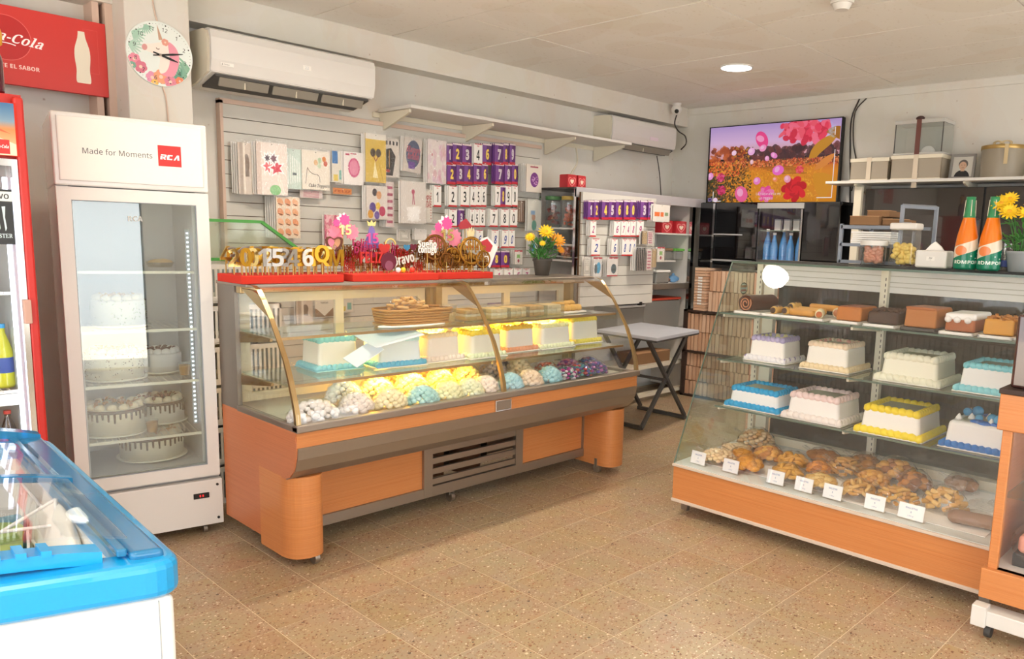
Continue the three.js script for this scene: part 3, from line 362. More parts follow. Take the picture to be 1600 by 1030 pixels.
  packRow(zi, 'bottom row of the slatted wall', [[4.018, 1.14, 0.085, 0.09, 'pinkdigit1'], [4.12, 1.14, 0.085, 0.09, 'pinkdigit3'], [4.22, 1.14, 0.085, 0.09, 'pinkdigit5'], [4.31, 1.14, 0.08, 0.09, 'pinkdigit7']]);

  // hanging slat panel in front of the corner cabinet
  const sp = thing('slatted_panel', 'white slatted panel hung on the front of the corner cabinet', 'slatwall', [0, 0, 0]);
  obj('backing_board', box(4.505, 5.42, 0.9, 1.795, -4.24, -4.215), M.joint, sp);
  for (let i = 0; i < 11; i++) { const y1 = 1.795 - i * 0.0815; obj('slat', box(4.5, 5.425, y1 - 0.0775, y1, -4.217, -4.198), M.slat, sp); }
  obj('bottom_clip', box(5.25, 5.28, 0.885, 0.915, -4.22, -4.19), M.black, sp);
  const zp = -4.15;
  packRow(zp, 'top row of the hanging panel', [[4.54, 1.66, 0.066, 0.14, 'purple1'], [4.605, 1.663, 0.06, 0.141, 'purple2'], [4.709, 1.668, 0.082, 0.143, 'purple4'], [4.791, 1.672, 0.083, 0.144, 'purple5'], [4.878, 1.676, 0.085, 0.146, 'purple6'], [4.974, 1.681, 0.078, 0.147, 'purple8'], [5.053, 1.684, 0.075, 0.149, 'purple0'], [5.2, 1.69, 0.1, 0.15, 'purple3'], [5.28, 1.694, 0.08, 0.152, 'purple7']]);
  packRow(zp, 'second row of the hanging panel', [[4.573, 1.518, 0.067, 0.116, 'pinkdigit2'], [4.86, 1.526, 0.08, 0.119, 'pinkdigit6'], [4.94, 1.529, 0.06, 0.121, 'pinkdigit7'], [5.0, 1.53, 0.056, 0.121, 'pinkdigit4'], [5.064, 1.532, 0.066, 0.122, 'pinkdigit8'], [5.156, 1.535, 0.091, 0.124, 'pinkdigit9']]);
  packRow(zp, 'third row of the hanging panel', [[4.611, 1.376, 0.1, 0.128, 'blue2'], [4.837, 1.378, 0.076, 0.131, 'blue6'], [4.965, 1.38, 0.07, 0.133, 'blue8'], [5.03, 1.381, 0.062, 0.134, 'blue0'], [5.085, 1.381, 0.05, 0.134, 'blue9']]);
  packet(4.52, 1.221, 0.075, 0.148, 'grid', 'pale wire-like topper packet in the fourth row of the hanging panel', 1, zp);
  packet(4.62, 1.221, 0.1, 0.15, 'bluetopper', 'packet with a blue topper in the fourth row of the hanging panel', 2, zp + 0.02);
  packet(4.81, 1.22, 0.13, 0.154, 'greytopper', 'packet with a grey animal topper in the fourth row of the hanging panel', 2, zp + 0.01);
  packet(5.402, 1.672, 0.235, 0.143, 'orangecard', 'white cards with orange squares at the top corner of the hanging panel', 3, zp + 0.03);
  packet(5.181, 1.461, 0.073, 0.107, 'tan', 'small tan card on the edge of the hanging panel', 1, zp + 0.03);
  packet(5.262, 1.462, 0.07, 0.108, 'pinkstrip', 'small pink striped packet on the edge of the hanging panel', 1, zp + 0.03);
  packet(5.138, 1.282, 0.12, 0.19, 'blackcard', 'black and white striped packet low on the hanging panel', 3, zp + 0.04);
  packet(5.24, 1.279, 0.065, 0.175, 'pinkstrip', 'narrow pink striped packet beside the black striped packet', 1, zp + 0.045);
  packet(5.312, 1.291, 0.076, 0.155, 'tan', 'tan packet with a dark edge beside the white and green label', 1, zp + 0.035);
  packet(5.393, 1.326, 0.1, 0.122, 'greenlabel', 'white card with a green label at the hanging panel edge', 1, zp + 0.05);
}

// ---------------------------------------------------------------- cakes, bags, bottles: builders
function shapeCake(w, d, h, top = 0.92, r = 0.02) { const g = new RoundedBoxGeometry(w, h, d, 3, r).translate(0, h / 2, 0), p = g.attributes.position; for (let i = 0; i < p.count; i++) { const k = 1 - (1 - top) * Math.max(0, p.getY(i) / h); p.setX(i, p.getX(i) * k); p.setZ(i, p.getZ(i) * k); } g.computeVertexNormals(); return g; }
const shellProto = noisy(new THREE.SphereGeometry(1, 8, 6), 0.08, 5);
function piping(w, d, y, step, r, wave = 0) {                        // a row of piped shells round a rectangle
  const gs = [], add = (x, z, a) => { gs.push(shellProto.clone().scale(r * 1.25, r * 0.95, r * 1.0).rotateZ(0.35).rotateY(a).translate(x, y + wave * (gs.length % 2), z)); };
  const nx = Math.max(3, Math.round(w / step)), nz = Math.max(3, Math.round(d / step));
  for (let i = 0; i <= nx; i++) for (const s of [-1, 1]) add(-w / 2 + w * i / nx, s * d / 2, 0);
  for (let i = 1; i < nz; i++) for (const s of [-1, 1]) add(s * w / 2, -d / 2 + d * i / nz, Math.PI / 2);
  return gs;
}
function sheetCake(name, label, pos, turn, w, d, h, o) {
  const t = thing(name, label, 'cake', pos, turn), icing = (c) => paint(c, 0.6);
  if (o.board !== false) obj('cake_board', rbox(-w / 2 - 0.022, w / 2 + 0.022, 0, 0.006, -d / 2 - 0.022, d / 2 + 0.022, 0.003, 1), paint(o.boardColour || '#f2eee6'), t);
  obj('cake_body', shapeCake(w, d, h, o.top || 0.93).translate(0, 0.006, 0), icing(o.body), t);
  const k = o.top || 0.93;
  if (o.rim) obj('top_border', piping(w * k - 0.03, d * k - 0.03, h + 0.004, o.step || 0.025, o.r || 0.017, 0.001), icing(o.rim), t);
  if (o.rim2) obj('top_flowers', piping(w * k - 0.055, d * k - 0.055, h + 0.008, 0.05, 0.013, 0.002), icing(o.rim2), t);
  if (o.base) obj('base_border', piping(w + 0.008, d + 0.008, 0.016, o.step || 0.025, o.r || 0.015), icing(o.base), t);
  if (o.base2) obj('base_accents', piping(w + 0.012, d + 0.012, 0.02, 0.055, 0.013), icing(o.base2), t);
  if (o.centre) obj('top_filling', rbox(-w * k / 2 + 0.035, w * k / 2 - 0.035, h + 0.002, h + 0.009, -d * k / 2 + 0.035, d * k / 2 - 0.035, 0.004, 1), icing(o.centre), t);
  return t;
}
function heapBag(label, pos, turn, w, d, h, o) {                       // a clear bag round a heap of small sweets
  const t = thing(o.name || 'sweet_bag', label, 'bag', pos, turn, o.group), gs = [], n = o.n || 46, rs = o.r || 0.017;
  for (let i = 0; i < n; i++) {
    const u = i / n, th = i * 2.39996, q = Math.acos(1 - 1.0 * u * 0.98), rx = Math.sin(q), cy = Math.cos(q);
    const g = o.stick ? new THREE.CylinderGeometry(rs * 0.7, rs * 0.7, rs * o.stick, 7).rotateZ(1.57).rotateY(rr(0, 3)).rotateX(rr(-0.4, 0.4)) : o.ring ? new THREE.TorusGeometry(rs * 0.75, rs * 0.36, 5, 10).rotateX(rr(0, 3)).rotateY(rr(0, 3)) : noisy(new THREE.IcosahedronGeometry(rs * rr(0.85, 1.15), 1), 0.1, 60, i).scale(1, o.squash || 0.85, 1);
    gs.push(g.translate(Math.cos(th) * rx * (w / 2 - rs), 0.004 + rs * 0.8 + cy * (h - 2 * rs), Math.sin(th) * rx * (d / 2 - rs)));
  }
  const cols = Array.isArray(o.colour) ? o.colour : [o.colour];
  cols.forEach((c, k) => stuff(obj(o.piece || 'meringue', gs.filter((_, i) => i % cols.length === k), paint(c, o.rough || 0.6), t)));
  const f = new THREE.SphereGeometry(1, 26, 16), p = f.attributes.position;
  for (let i = 0; i < p.count; i++) { let x = p.getX(i), y = p.getY(i), z = p.getZ(i); const s = 1 + 0.035 * Math.sin(x * 9 + z * 7) * Math.cos(y * 8 + x * 5); p.setXYZ(i, x * s * (w / 2 + 0.004), Math.max(0.001, (y < 0 ? y * 0.1 : y) * s * (h + 0.004) + 0.002), z * s * (d / 2 + 0.004)); }
  f.computeVertexNormals(); obj('film_bag', f, M.film, t);
  if (o.tuft !== false) { const tw = o.tuftW || w * 0.42, g = new THREE.PlaneGeometry(tw, o.tuftH || 0.05, 10, 4), q = g.attributes.position; for (let i = 0; i < q.count; i++) { const y = q.getY(i); q.setX(i, q.getX(i) * (0.55 + y * 9)); q.setZ(i, 0.008 * Math.sin(q.getX(i) * 260 + y * 90)); } g.computeVertexNormals(); g.rotateX(o.tuftTilt ?? -1.0).translate(0, h * 0.75, o.tuftZ ?? -d / 2 + 0.0); obj('bag_end', g, M.film, t); }
  return t;
}
function roundCake(label, pos, r, h, o) {
  const t = thing('round_cake', label, 'cake', pos, 0, o.group);
  obj('cake_body', lathe([[0, 0], [r, 0], [r, h * 0.93], [r - 0.008, h], [0, h]], 48), paint(o.body || '#efe8da', 0.6), t);
  const gs = []; for (let i = 0; i < 13; i++) { const a = i * 0.4833; gs.push(shellProto.clone().scale(0.021, 0.017, 0.021).translate(Math.cos(a) * (r - 0.025), h + 0.008, Math.sin(a) * (r - 0.025))); } obj('top_swirls', gs, paint(o.swirl || '#f2e4cc', 0.6), t);
  const ns = []; for (let i = 0; i < 34; i++) { const a = rnd() * 6.28, q = Math.sqrt(rnd()) * (r - 0.02); ns.push(ball(rr(0.006, 0.011), Math.cos(a) * q, h + 0.012 + rnd() * 0.008, Math.sin(a) * q, 0)); } obj('top_nuts', ns, paint(o.nuts || '#c88a4e', 0.6), t);
  if (o.drip) { const ds = [lathe([[r - 0.012, h - 0.001], [r + 0.002, h - 0.004], [r + 0.004, h - 0.012], [r - 0.001, h - 0.018]], 48)]; for (let i = 0; i < 34; i++) { const a = i * 6.2832 / 34, l = rr(0.012, 0.045); ds.push(cyl(0.0038, 0.005, l, Math.cos(a) * (r + 0.001), h - 0.014 - l, Math.sin(a) * (r + 0.001), 6)); ds.push(ball(0.0042, Math.cos(a) * (r + 0.001), h - 0.014 - l, Math.sin(a) * (r + 0.001), 0)); } obj('chocolate_drip', ds, M.choc, t); }
  if (o.specks) { const ds = []; for (let i = 0; i < 240; i++) { const a = rnd() * 6.28, top = rnd() < 0.4, q = top ? Math.sqrt(rnd()) * r : r; ds.push(ball(rr(0.002, 0.0042), Math.cos(a) * q, top ? h : rnd() * h, Math.sin(a) * q, 0)); } obj('chocolate_specks', ds, paint('#8a7a68', 0.6), t); }
  obj('cake_board', cyl(r + 0.015, r + 0.015, 0.005, 0, -0.005, 0, 40), M.plate, t);
  return t;
}
function bottle(name, label, pos, h, r, col, o = {}) {
  const t = thing(name, label, 'bottle', pos, o.turn || 0, o.group);
  obj('bottle_body', lathe([[0, 0], [r * 0.92, 0], [r, 0.012], [r, h * 0.52], [r * 0.93, h * 0.6], [r * 0.5, h * 0.8], [r * 0.36, h * 0.86], [r * 0.36, h * 0.94], [0, h * 0.94]], 22), col, t);
  obj('cap', cyl(r * 0.42, r * 0.42, h * 0.065, 0, h * 0.935, 0, 16), o.cap || M.red, t);
  if (o.label) obj('bottle_label', new THREE.CylinderGeometry(r * 1.012, r * 1.012, h * 0.24, 22, 1, true).translate(0, h * 0.36, 0), o.label, t);
  return t;
}

// ---------------------------------------------------------------- white upright cake fridge
{
  const t = thing('display_fridge', 'tall white glass-door fridge with a red square logo on its header', 'fridge', [1.2, 0, -3.715], -0.184);
  t.rotation.order = 'YXZ'; t.rotation.x = -0.012;
  const W = 0.283, D = 0.55;
  obj('cabinet_shell', [box(-W, -W + 0.045, 0.06, 1.6, -D, -0.045), box(W - 0.045, W, 0.06, 1.6, -D, -0.045), box(-W, W, 0.06, 1.6, -D - 0.02, -D), box(-W + 0.045, W - 0.045, 0.06, 0.325, -D, -0.045)], M.whiteGloss, t);
  obj('header_box', rbox(-W - 0.004, W + 0.004, 1.592, 1.885, -D, 0.0, 0.008), M.whiteGloss, t);
  obj('header_panel', rbox(-W + 0.015, W - 0.015, 1.612, 1.87, -0.002, 0.004, 0.003), M.white, t);
  const ht = canvasTex(1024, 512, (g, w, h) => { g.fillStyle = '#eee9e2'; g.fillRect(0, 0, w, h); g.fillStyle = '#4a4a4c'; g.font = '64px sans-serif'; g.fillText('Made for Moments', 150, 290, 500); g.fillStyle = '#de2a26'; g.fillRect(690, 170, 175, 180); g.fillStyle = '#fff'; g.save(); g.translate(705, 292); g.font = 'bold 58px sans-serif'; const L = (pts, x) => { g.beginPath(); pts.forEach(([a, b], i) => g[i ? 'lineTo' : 'moveTo'](x + a, b)); g.closePath(); g.fill(); };
    L([[0, 0], [4, -30], [20, -30], [17, -15], [17, 0]], 0); L([[8, -44], [46, -44], [50, -38], [46, -20], [36, -18], [44, 0], [30, 0], [20, -18], [24, -26], [34, -26], [36, -34], [6, -34]], 0); L([[60, -44], [96, -44], [94, -33], [72, -33], [68, -11], [92, -11], [90, 0], [52, 0], [50, -8], [56, -38]], 0); L([[100, 0], [128, -44], [144, -44], [146, 0], [130, 0], [130, -28], [114, 0]], 0); g.restore(); });
  obj('header_print', panel(2 * W - 0.04, 0.25).translate(0, 1.741, 0.0048), printMat(ht, 0.35), t);
  obj('inner_lining', [box(-W + 0.045, W - 0.045, 0.34, 1.59, -D, -D + 0.02), box(-W + 0.045, -W + 0.06, 0.34, 1.59, -D, -0.05), box(W - 0.06, W - 0.045, 0.34, 1.59, -D, -0.05), box(-W + 0.045, W - 0.045, 0.325, 0.345, -D, -0.05)], M.fridgeIn, t);
  const dr = obj('glass_door', [box(-W, -W + 0.05, 0.29, 1.587, -0.04, 0.004), box(W - 0.05, W, 0.29, 1.587, -0.04, 0.004), box(-W + 0.05, W - 0.05, 1.535, 1.587, -0.04, 0.004), box(-W + 0.05, W - 0.05, 0.29, 0.345, -0.04, 0.004)], M.white, t);
  obj('door_pane', box(-W + 0.05, W - 0.05, 0.345, 1.535, -0.02, -0.014), phys('#f4f8f4', 0.0, { transmission: 1, thickness: 0, ior: 1.95 }), dr);
  obj('door_gasket', [box(-W + 0.045, -W + 0.053, 0.34, 1.54, -0.012, 0.001), box(W - 0.053, W - 0.045, 0.34, 1.54, -0.012, 0.001), box(-W + 0.05, W - 0.05, 1.532, 1.54, -0.012, 0.001), box(-W + 0.05, W - 0.05, 0.34, 0.348, -0.012, 0.001)], M.grey, dr);
  const rl = letters('RCA', 0.022, 0.0015); obj('door_lettering', rl.translate(-0.005, 1.455, -0.0125), M.silver, dr);
  for (const y of [1.235, 0.975, 0.735, 0.485]) { const s = obj('wire_shelf', [box(-W + 0.06, W - 0.06, y - 0.006, y + 0.006, -0.07, -0.06), ...Array.from({ length: 17 }, (_, i) => box(-W + 0.065 + i * 0.0285, -W + 0.068 + i * 0.0285, y - 0.003, y + 0.003, -D + 0.03, -0.06))], M.wire, t); obj('shelf_glass', box(-W + 0.062, W - 0.062, y + 0.003, y + 0.006, -D + 0.03, -0.065), M.glass, s); }
  const led = obj('led_strip', box(W - 0.083, W - 0.062, 0.52, 1.43, -0.12, -0.112), M.grey, t);
  obj('led_lamps', Array.from({ length: 44 }, (_, i) => box(W - 0.076, W - 0.069, 0.53 + i * 0.0204, 0.537 + i * 0.0204, -0.113, -0.108)), M.led, led);
  const l = new THREE.RectAreaLight('#e4ecff', COOLER_LED, 0.02, 0.9); l.position.set(W - 0.075, 0.97, -0.13); l.rotation.y = 0.5; t.add(l);
  obj('lower_panel', rbox(-W - 0.006, W + 0.008, 0.055, 0.272, -0.03, 0.008, 0.004), M.white, t);
  const d2 = obj('control_display', rbox(0.165, 0.232, 0.188, 0.214, 0.006, 0.011, 0.002), M.black, t); obj('display_digits', [box(0.19, 0.196, 0.196, 0.206, 0.011, 0.0115), box(0.202, 0.208, 0.196, 0.206, 0.011, 0.0115)], std('#300', 0.5, 0, { emissive: '#ff3030', emissiveIntensity: 1.5 }), d2);
  obj('screw', [[0.268, 0.246], [0.268, 0.085]].map(([x, y]) => new THREE.CylinderGeometry(0.006, 0.006, 0.006, 12).rotateX(1.571).translate(x, y, 0.01)), M.rubber, t);
  for (const x of [-0.22, 0.22]) for (const z of [-0.06, -D + 0.05]) obj('caster', [new THREE.CylinderGeometry(0.02, 0.02, 0.016, 14).rotateZ(1.571).translate(x, 0.02, z), box(x - 0.014, x + 0.014, 0.035, 0.06, z - 0.01, z + 0.01)], M.steel, t);
  const at = (x, z) => { const c = Math.cos(-0.184), s = Math.sin(-0.184); return [1.2 + x * c + z * s, -3.715 - x * s + z * c]; };
  const put = (x, y, z) => { const [a, b] = at(x, z); return [a, y + 0.013, b]; };
  roundCake('drip cake with chocolate runs on the fridge floor', put(0.045, 0.345, -0.28), 0.135, 0.105, { drip: 1 });
  roundCake('drip cake on the lowest fridge shelf nearer the hinge side, larger of its two', put(-0.105, 0.485, -0.25), 0.125, 0.115, { drip: 1 });
  roundCake('drip cake on the lowest fridge shelf, behind the larger drip cake', put(0.10, 0.485, -0.40), 0.11, 0.1, { drip: 1, body: '#e9e4e0', nuts: '#8a4a34' });
  roundCake('chocolate speckled cake on the second fridge shelf', put(-0.09, 0.735, -0.26), 0.115, 0.115, { specks: 1 });
  roundCake('white cake with dark fruit on the second fridge shelf', put(0.105, 0.735, -0.38), 0.1, 0.085, { body: '#ece8ee', swirl: '#f2eef2', nuts: '#6a3028' });
  roundCake('chocolate speckled cake on the third fridge shelf', put(-0.06, 0.975, -0.28), 0.11, 0.115, { specks: 1 });
  const pk = thing('pastry_pack', 'small foil tray of pastry alone on the top fridge shelf', 'pastry', put(0.12, 1.235, -0.3)); obj('foil_tray', lathe([[0, 0], [0.05, 0], [0.062, 0.022], [0.06, 0.022], [0.048, 0.003], [0, 0.003]], 24), M.silver, pk); obj('pastry_top', noisy(new THREE.SphereGeometry(0.052, 16, 10), 0.08, 90).scale(1, 0.35, 1).translate(0, 0.02, 0), paint('#d2b284'), pk);
  for (const [x, y, z, lab] of [[0.18, 0.735, -0.16, 'small cup of caramel dessert on the second fridge shelf'], [0.03, 0.485, -0.13, 'small cup of caramel dessert between the two drip cakes']]) { const c = thing('dessert_cup', lab, 'dessert', put(x, y, z)); obj('cup', lathe([[0.022, 0], [0.028, 0.06], [0.027, 0.06], [0.021, 0.002], [0, 0.002]], 20), M.clear, c); obj('dessert', cyl(0.02, 0.025, 0.045, 0, 0.003, 0, 18), paint('#c8935a'), c); }
}

// ---------------------------------------------------------------- red drinks cooler at the edge
{
  const t = thing('drinks_cooler', 'tall red drinks cooler with a glass door beside the white fridge', 'cooler', [0.435, 0, -3.55]);
  const W = 0.35, D = 0.6;
  obj('cabinet_shell', [box(-W, -W + 0.05, 0.05, 1.9, -D, -0.03), box(W - 0.045, W, 0.05, 1.9, -D, -0.03), box(-W, W, 0.05, 1.9, -D - 0.02, -D), box(-W + 0.05, W - 0.045, 1.66, 1.9, -D, -0.03), box(-W + 0.05, W - 0.045, 0.05, 0.3, -D, -0.03)], M.red, t);
  obj('front_frame', [rbox(W - 0.032, W, 0.05, 1.89, -0.03, 0.006, 0.01), rbox(-W, -W + 0.05, 0.05, 1.89, -0.03, 0.006, 0.012), box(-W + 0.05, W - 0.05, 0.05, 0.3, -0.03, 0.0)], M.red, t);
  const hp = canvasTex(1024, 256, (g, w, h) => { const gr = g.createLinearGradient(0, 0, 0, h); gr.addColorStop(0, '#3d6f9e'); gr.addColorStop(0.35, '#7f9ab0'); gr.addColorStop(0.5, '#e08a50'); gr.addColorStop(1, '#e8cfae'); g.fillStyle = gr; g.fillRect(0, 0, w, h); g.fillStyle = '#f0dcc0'; g.beginPath(); g.moveTo(400, 256); g.bezierCurveTo(600, 90, 800, 120, 1024, 200); g.lineTo(1024, 256); g.fill(); g.fillStyle = '#e0623a'; g.beginPath(); g.moveTo(600, 110); g.bezierCurveTo(760, 70, 860, 90, 1000, 150); g.bezierCurveTo(860, 120, 760, 110, 600, 130); g.fill(); g.fillStyle = '#cc2a2a'; g.fillRect(900, 180, 90, 70); g.fillStyle = '#fff'; g.font = 'italic bold 22px serif'; g.fillText('Coca-Cola', 903, 222, 82); });
  obj('header_picture', box(-W + 0.05, W - 0.025, 1.675, 1.865, -0.03, 0.008), M.redFoam, t); obj('header_print', panel(2 * W - 0.085, 0.185).translate(0.01, 1.77, 0.0086), printMat(hp, 0.4), t);
  const dr = obj('glass_door', [box(W - 0.052, W - 0.033, 0.3, 1.665, -0.025, 0.004), box(-W + 0.05, -W + 0.085, 0.3, 1.665, -0.025, 0.004), box(-W + 0.085, W - 0.052, 1.64, 1.665, -0.025, 0.004)], M.chrome, t); obj('door_pane', box(-W + 0.085, W - 0.052, 0.3, 1.64, -0.016, -0.01), M.glass, dr);
  obj('door_latch', rbox(W - 0.05, W - 0.025, 1.06, 1.15, 0.002, 0.02, 0.004), paint('#c9a090'), dr);
  const st = canvasTex(256, 512, (g) => { g.fillStyle = '#2a2c2c'; g.fillRect(0, 0, 256, 512); g.fillStyle = '#dfe3e0'; g.fillRect(0, 20, 256, 90); g.fillStyle = '#2a2c2c'; g.font = 'bold 64px sans-serif'; g.fillText('NUEVO', 14, 88, 228); g.fillStyle = '#cfe0e4'; for (const x of [60, 112, 164]) { g.beginPath(); g.moveTo(x, 160); g.lineTo(x + 30, 156); g.lineTo(x + 22, 260); g.lineTo(x + 32, 360); g.lineTo(x + 18, 390); g.lineTo(x + 8, 270); g.fill(); } g.font = 'bold 52px serif'; g.fillText('MONSTER', 20, 450, 216); });
  obj('door_sticker', panel(0.095, 0.2).translate(W - 0.102, 1.455, -0.008), printMat(st, 0.4), dr);
  obj('inner_lining', [box(-W + 0.05, W - 0.05, 0.3, 1.66, -D, -D + 0.015), box(W - 0.06, W - 0.046, 0.3, 1.66, -D, -0.05)], paint('#b9c4c6'), t);
  for (const y of [1.17, 0.79, 0.5]) { const s = obj('wire_shelf', [box(-W + 0.06, W - 0.06, y - 0.008, y + 0.004, -0.1, -0.09), ...Array.from({ length: 22 }, (_, i) => box(-W + 0.065 + i * 0.026, -W + 0.068 + i * 0.026, y - 0.003, y + 0.003, -D + 0.03, -0.09))], M.wire, t); if (y < 1) obj('price_rail', box(-W + 0.06, W - 0.065, y - 0.055, y - 0.01, -0.092, -0.088), M.paper, s); }
  const l = new THREE.RectAreaLight('#f2f6ff', COOLER_LED * 1.4, 0.02, 1.2); l.position.set(W - 0.07, 1.0, -0.06); l.rotation.y = 0.7; t.add(l);
  obj('led_tube', cyl(0.008, 0.008, 1.2, W - 0.066, 0.4, -0.045, 8), M.led, t);
  const lem = phys('#c8c81e', 0.1, { clearcoat: 0.6 }), cola = phys('#2a1410', 0.08, { clearcoat: 1 }), bl = paint('#2b4fa0'), rl = paint('#c8282a');
  for (let i = 0; i < 4; i++) bottle('lemonade_bottle', `bright yellow drink bottle on the middle cooler shelf, ${ORD[i]} from the door frame`, [0.695 - i * 0.075, 0.795, -3.72 - 0.02 * (i % 2)], 0.25, 0.034, lem, { cap: M.blue, label: i % 2 ? paint('#e8dc4a') : bl, group: 'yellow bottles in the cooler' });
  for (let i = 0; i < 4; i++) bottle('cola_bottle', `dark cola bottle on the bottom cooler shelf, ${ORD[i]} from the door frame`, [0.69 - i * 0.07, 0.505, -3.70], 0.2, 0.03, cola, { cap: M.red, label: rl, group: 'cola bottles in the cooler' });
  const b = bottle('tall_bottle', 'plum coloured bottle with a blonde figure stopper on the red cooler', [0.705, 1.9, -3.62], 0.22, 0.042, phys('#5a1d2c', 0.12, { clearcoat: 1 }), { cap: paint('#e0b03a') });
  obj('figure_stopper', [new THREE.SphereGeometry(0.032, 18, 14).translate(0, 0.232, 0.006)], paint('#eab98f'), b);
  obj('blonde_hair', [new THREE.SphereGeometry(0.036, 18, 14, 0, 6.3, 0, 1.5).translate(0, 0.236, -0.003), ...[-1, 1].map((s) => lathe([[0, 0], [0.014, 0.01], [0.016, 0.05], [0.008, 0.075], [0, 0.078]], 10).translate(0.03 * s, 0.165, 0.0))], paint('#dba32c'), b);
  obj('hat', cyl(0.016, 0.024, 0.03, 0, 0.262, 0, 16), paint('#8a3a30'), b);
  obj('neck_flower', ball(0.012, 0.01, 0.17, 0.036, 0), M.hotPink, b);
}

// ---------------------------------------------------------------- blue and white chest freezer in the corner of the view
{
  const t = thing('chest_freezer', 'white chest freezer with a bright blue rim and curved glass lid', 'freezer', [0.52, 0, -1.515]);
  const skew = new THREE.Matrix4().set(1, 0, -0.045, 0, 0, 1, 0, 0, 0.33, 0, 1, 0, 0, 0, 0, 1), sk = (g) => merge(g).applyMatrix4(skew);
  const W = 0.72, L = 1.12;
  const part = (n, g, m, p = t) => obj(n, sk(g), m, p);
  part('cabinet', [rbox(-W, -0.001, 0.08, 0.752, -0.06, 0, 0.012), box(-W, -W + 0.06, 0.08, 0.75, -L, -0.05), box(-0.06, 0, 0.08, 0.75, -L, -0.05), box(-W, 0, 0.08, 0.75, -L, -L + 0.06), box(-W, 0, 0.08, 0.2, -L, -0.05)], M.whiteGloss);
  part('corner_strip', box(-0.028, -0.0265, 0.1, 0.745, -0.002, 0.0012), M.grey);
  part('liner', [box(-W + 0.06, -W + 0.07, 0.2, 0.79, -L + 0.06, -0.06), box(-0.075, -0.06, 0.2, 0.79, -L + 0.06, -0.06), box(-W + 0.06, -0.06, 0.2, 0.79, -0.075, -0.06), box(-W + 0.06, -0.06, 0.2, 0.79, -L + 0.06, -L + 0.075)], paint('#e8e6e0'));
  part('frost', noisy(new THREE.SphereGeometry(1, 24, 16), 0.12, 4).scale(0.03, 0.2, 0.42).translate(-0.085, 0.6, -0.55), paint('#f0ece2', 0.9));
  // rim: a rounded ring
  const ring = (o, i, y0, y1, b) => { const s = new THREE.Shape(), rc = 0.05; const rect = (p, x0, x1, z0, z1, r) => { p.moveTo(x0 + r, z0); p.lineTo(x1 - r, z0); p.quadraticCurveTo(x1, z0, x1, z0 + r); p.lineTo(x1, z1 - r); p.quadraticCurveTo(x1, z1, x1 - r, z1); p.lineTo(x0 + r, z1); p.quadraticCurveTo(x0, z1, x0, z1 - r); p.lineTo(x0, z0 + r); p.quadraticCurveTo(x0, z0, x0 + r, z0); }; rect(s, -W - o, o, -o, L + o, rc); const h = new THREE.Path(); rect(h, -W + i, -i, i, L - i, 0.02); s.holes.push(h); return new THREE.ExtrudeGeometry(s, { depth: y1 - y0 - 2 * b, bevelEnabled: true, bevelSize: b, bevelThickness: b, bevelSegments: 3, curveSegments: 6 }).rotateX(-Math.PI / 2).translate(0, y0 + b, 0); };
  part('blue_rim', ring(0.0, 0.055, 0.752, 0.825, 0.016), M.blue);
  const arcY = (x) => { const u = (x + W / 2) / (W / 2); return 0.832 + 0.036 * (1 - Math.pow(Math.abs(u), 3.2)); };
  const arc = (x0, x1, z, w, h, y = 0) => { const P = [], n = 20; for (let i = 0; i <= n; i++) { const x = x0 + (x1 - x0) * i / n; P.push([x, arcY(x) + h / 2 + y]); } for (let i = n; i >= 0; i--) { const x = x0 + (x1 - x0) * i / n; P.push([x, arcY(x) - h / 2 + y]); } return sweepZ(P, z - w / 2, z + w / 2); };
  const x0 = -W + 0.012, x1 = -0.012;
  const lid = part('lid_frame', [arc(x0, x1, -L + 0.02, 0.05, 0.022), rbox(x1 - 0.05, x1 + 0.004, 0.812, 0.84, -L, -0.02, 0.01), rbox(x0 - 0.004, x0 + 0.05, 0.815, 0.848, -L, -0.02, 0.01)], M.blueClear);
  part('sliding_pane', arc(x0 + 0.04, x1 - 0.04, -0.33, 0.5, 0.005, 0.004), M.glass, lid);
  part('sliding_pane', arc(x0 + 0.04, x1 - 0.04, -0.83, 0.52, 0.005, -0.008), M.glass, lid);
  part('pane_bar', arc(x0 + 0.03, x1 - 0.03, -0.565, 0.022, 0.016), M.blueClear, lid);
  part('pane_track', rbox(x1 - 0.068, x1 - 0.052, 0.83, 0.846, -L + 0.02, -0.03, 0.004), M.blueClear, lid);
  part('lid_handle', [arc(x0 + 0.03, x1 - 0.09, -0.055, 0.05, 0.026, -0.022), ...[0, 1, 2].map((i) => arc(-0.19 - 0.035 * i, -0.175 - 0.035 * i, -0.05, 0.05, 0.012, -0.006))], M.blue);
  // wire basket with tubs and packets, resting on the liner ledge
  const bk = thing('wire_basket', 'white wire basket hanging inside the blue rimmed freezer', 'basket', [0.52, 0, -1.515]), w = [];
  const R = (x, y, z) => V(x, y, z).applyMatrix4(skew), bx0 = -0.6, bx1 = -0.095, z0 = -0.45, z1 = -0.85;
  const rect = (y, i) => [[bx0 + i, z0 - i], [bx1 - i, z0 - i], [bx1 - i, z1 + i], [bx0 + i, z1 + i]].forEach((c, k, A) => { const n = A[(k + 1) % 4]; w.push(bar(R(c[0], y, c[1]), R(n[0], y, n[1]), 0.004)); });
  rect(0.775, 0); rect(0.68, 0.015); rect(0.58, 0.03);
  for (let i = 0; i <= 10; i++) { const x = bx0 + (bx1 - bx0) * i / 10; for (const z of [z0, z1]) w.push(bar(R(x, 0.775, z), R(x, 0.58, z + (z === z0 ? -0.03 : 0.03)), 0.003)); w.push(bar(R(x, 0.58, z0 - 0.03), R(x, 0.58, z1 + 0.03), 0.003)); }
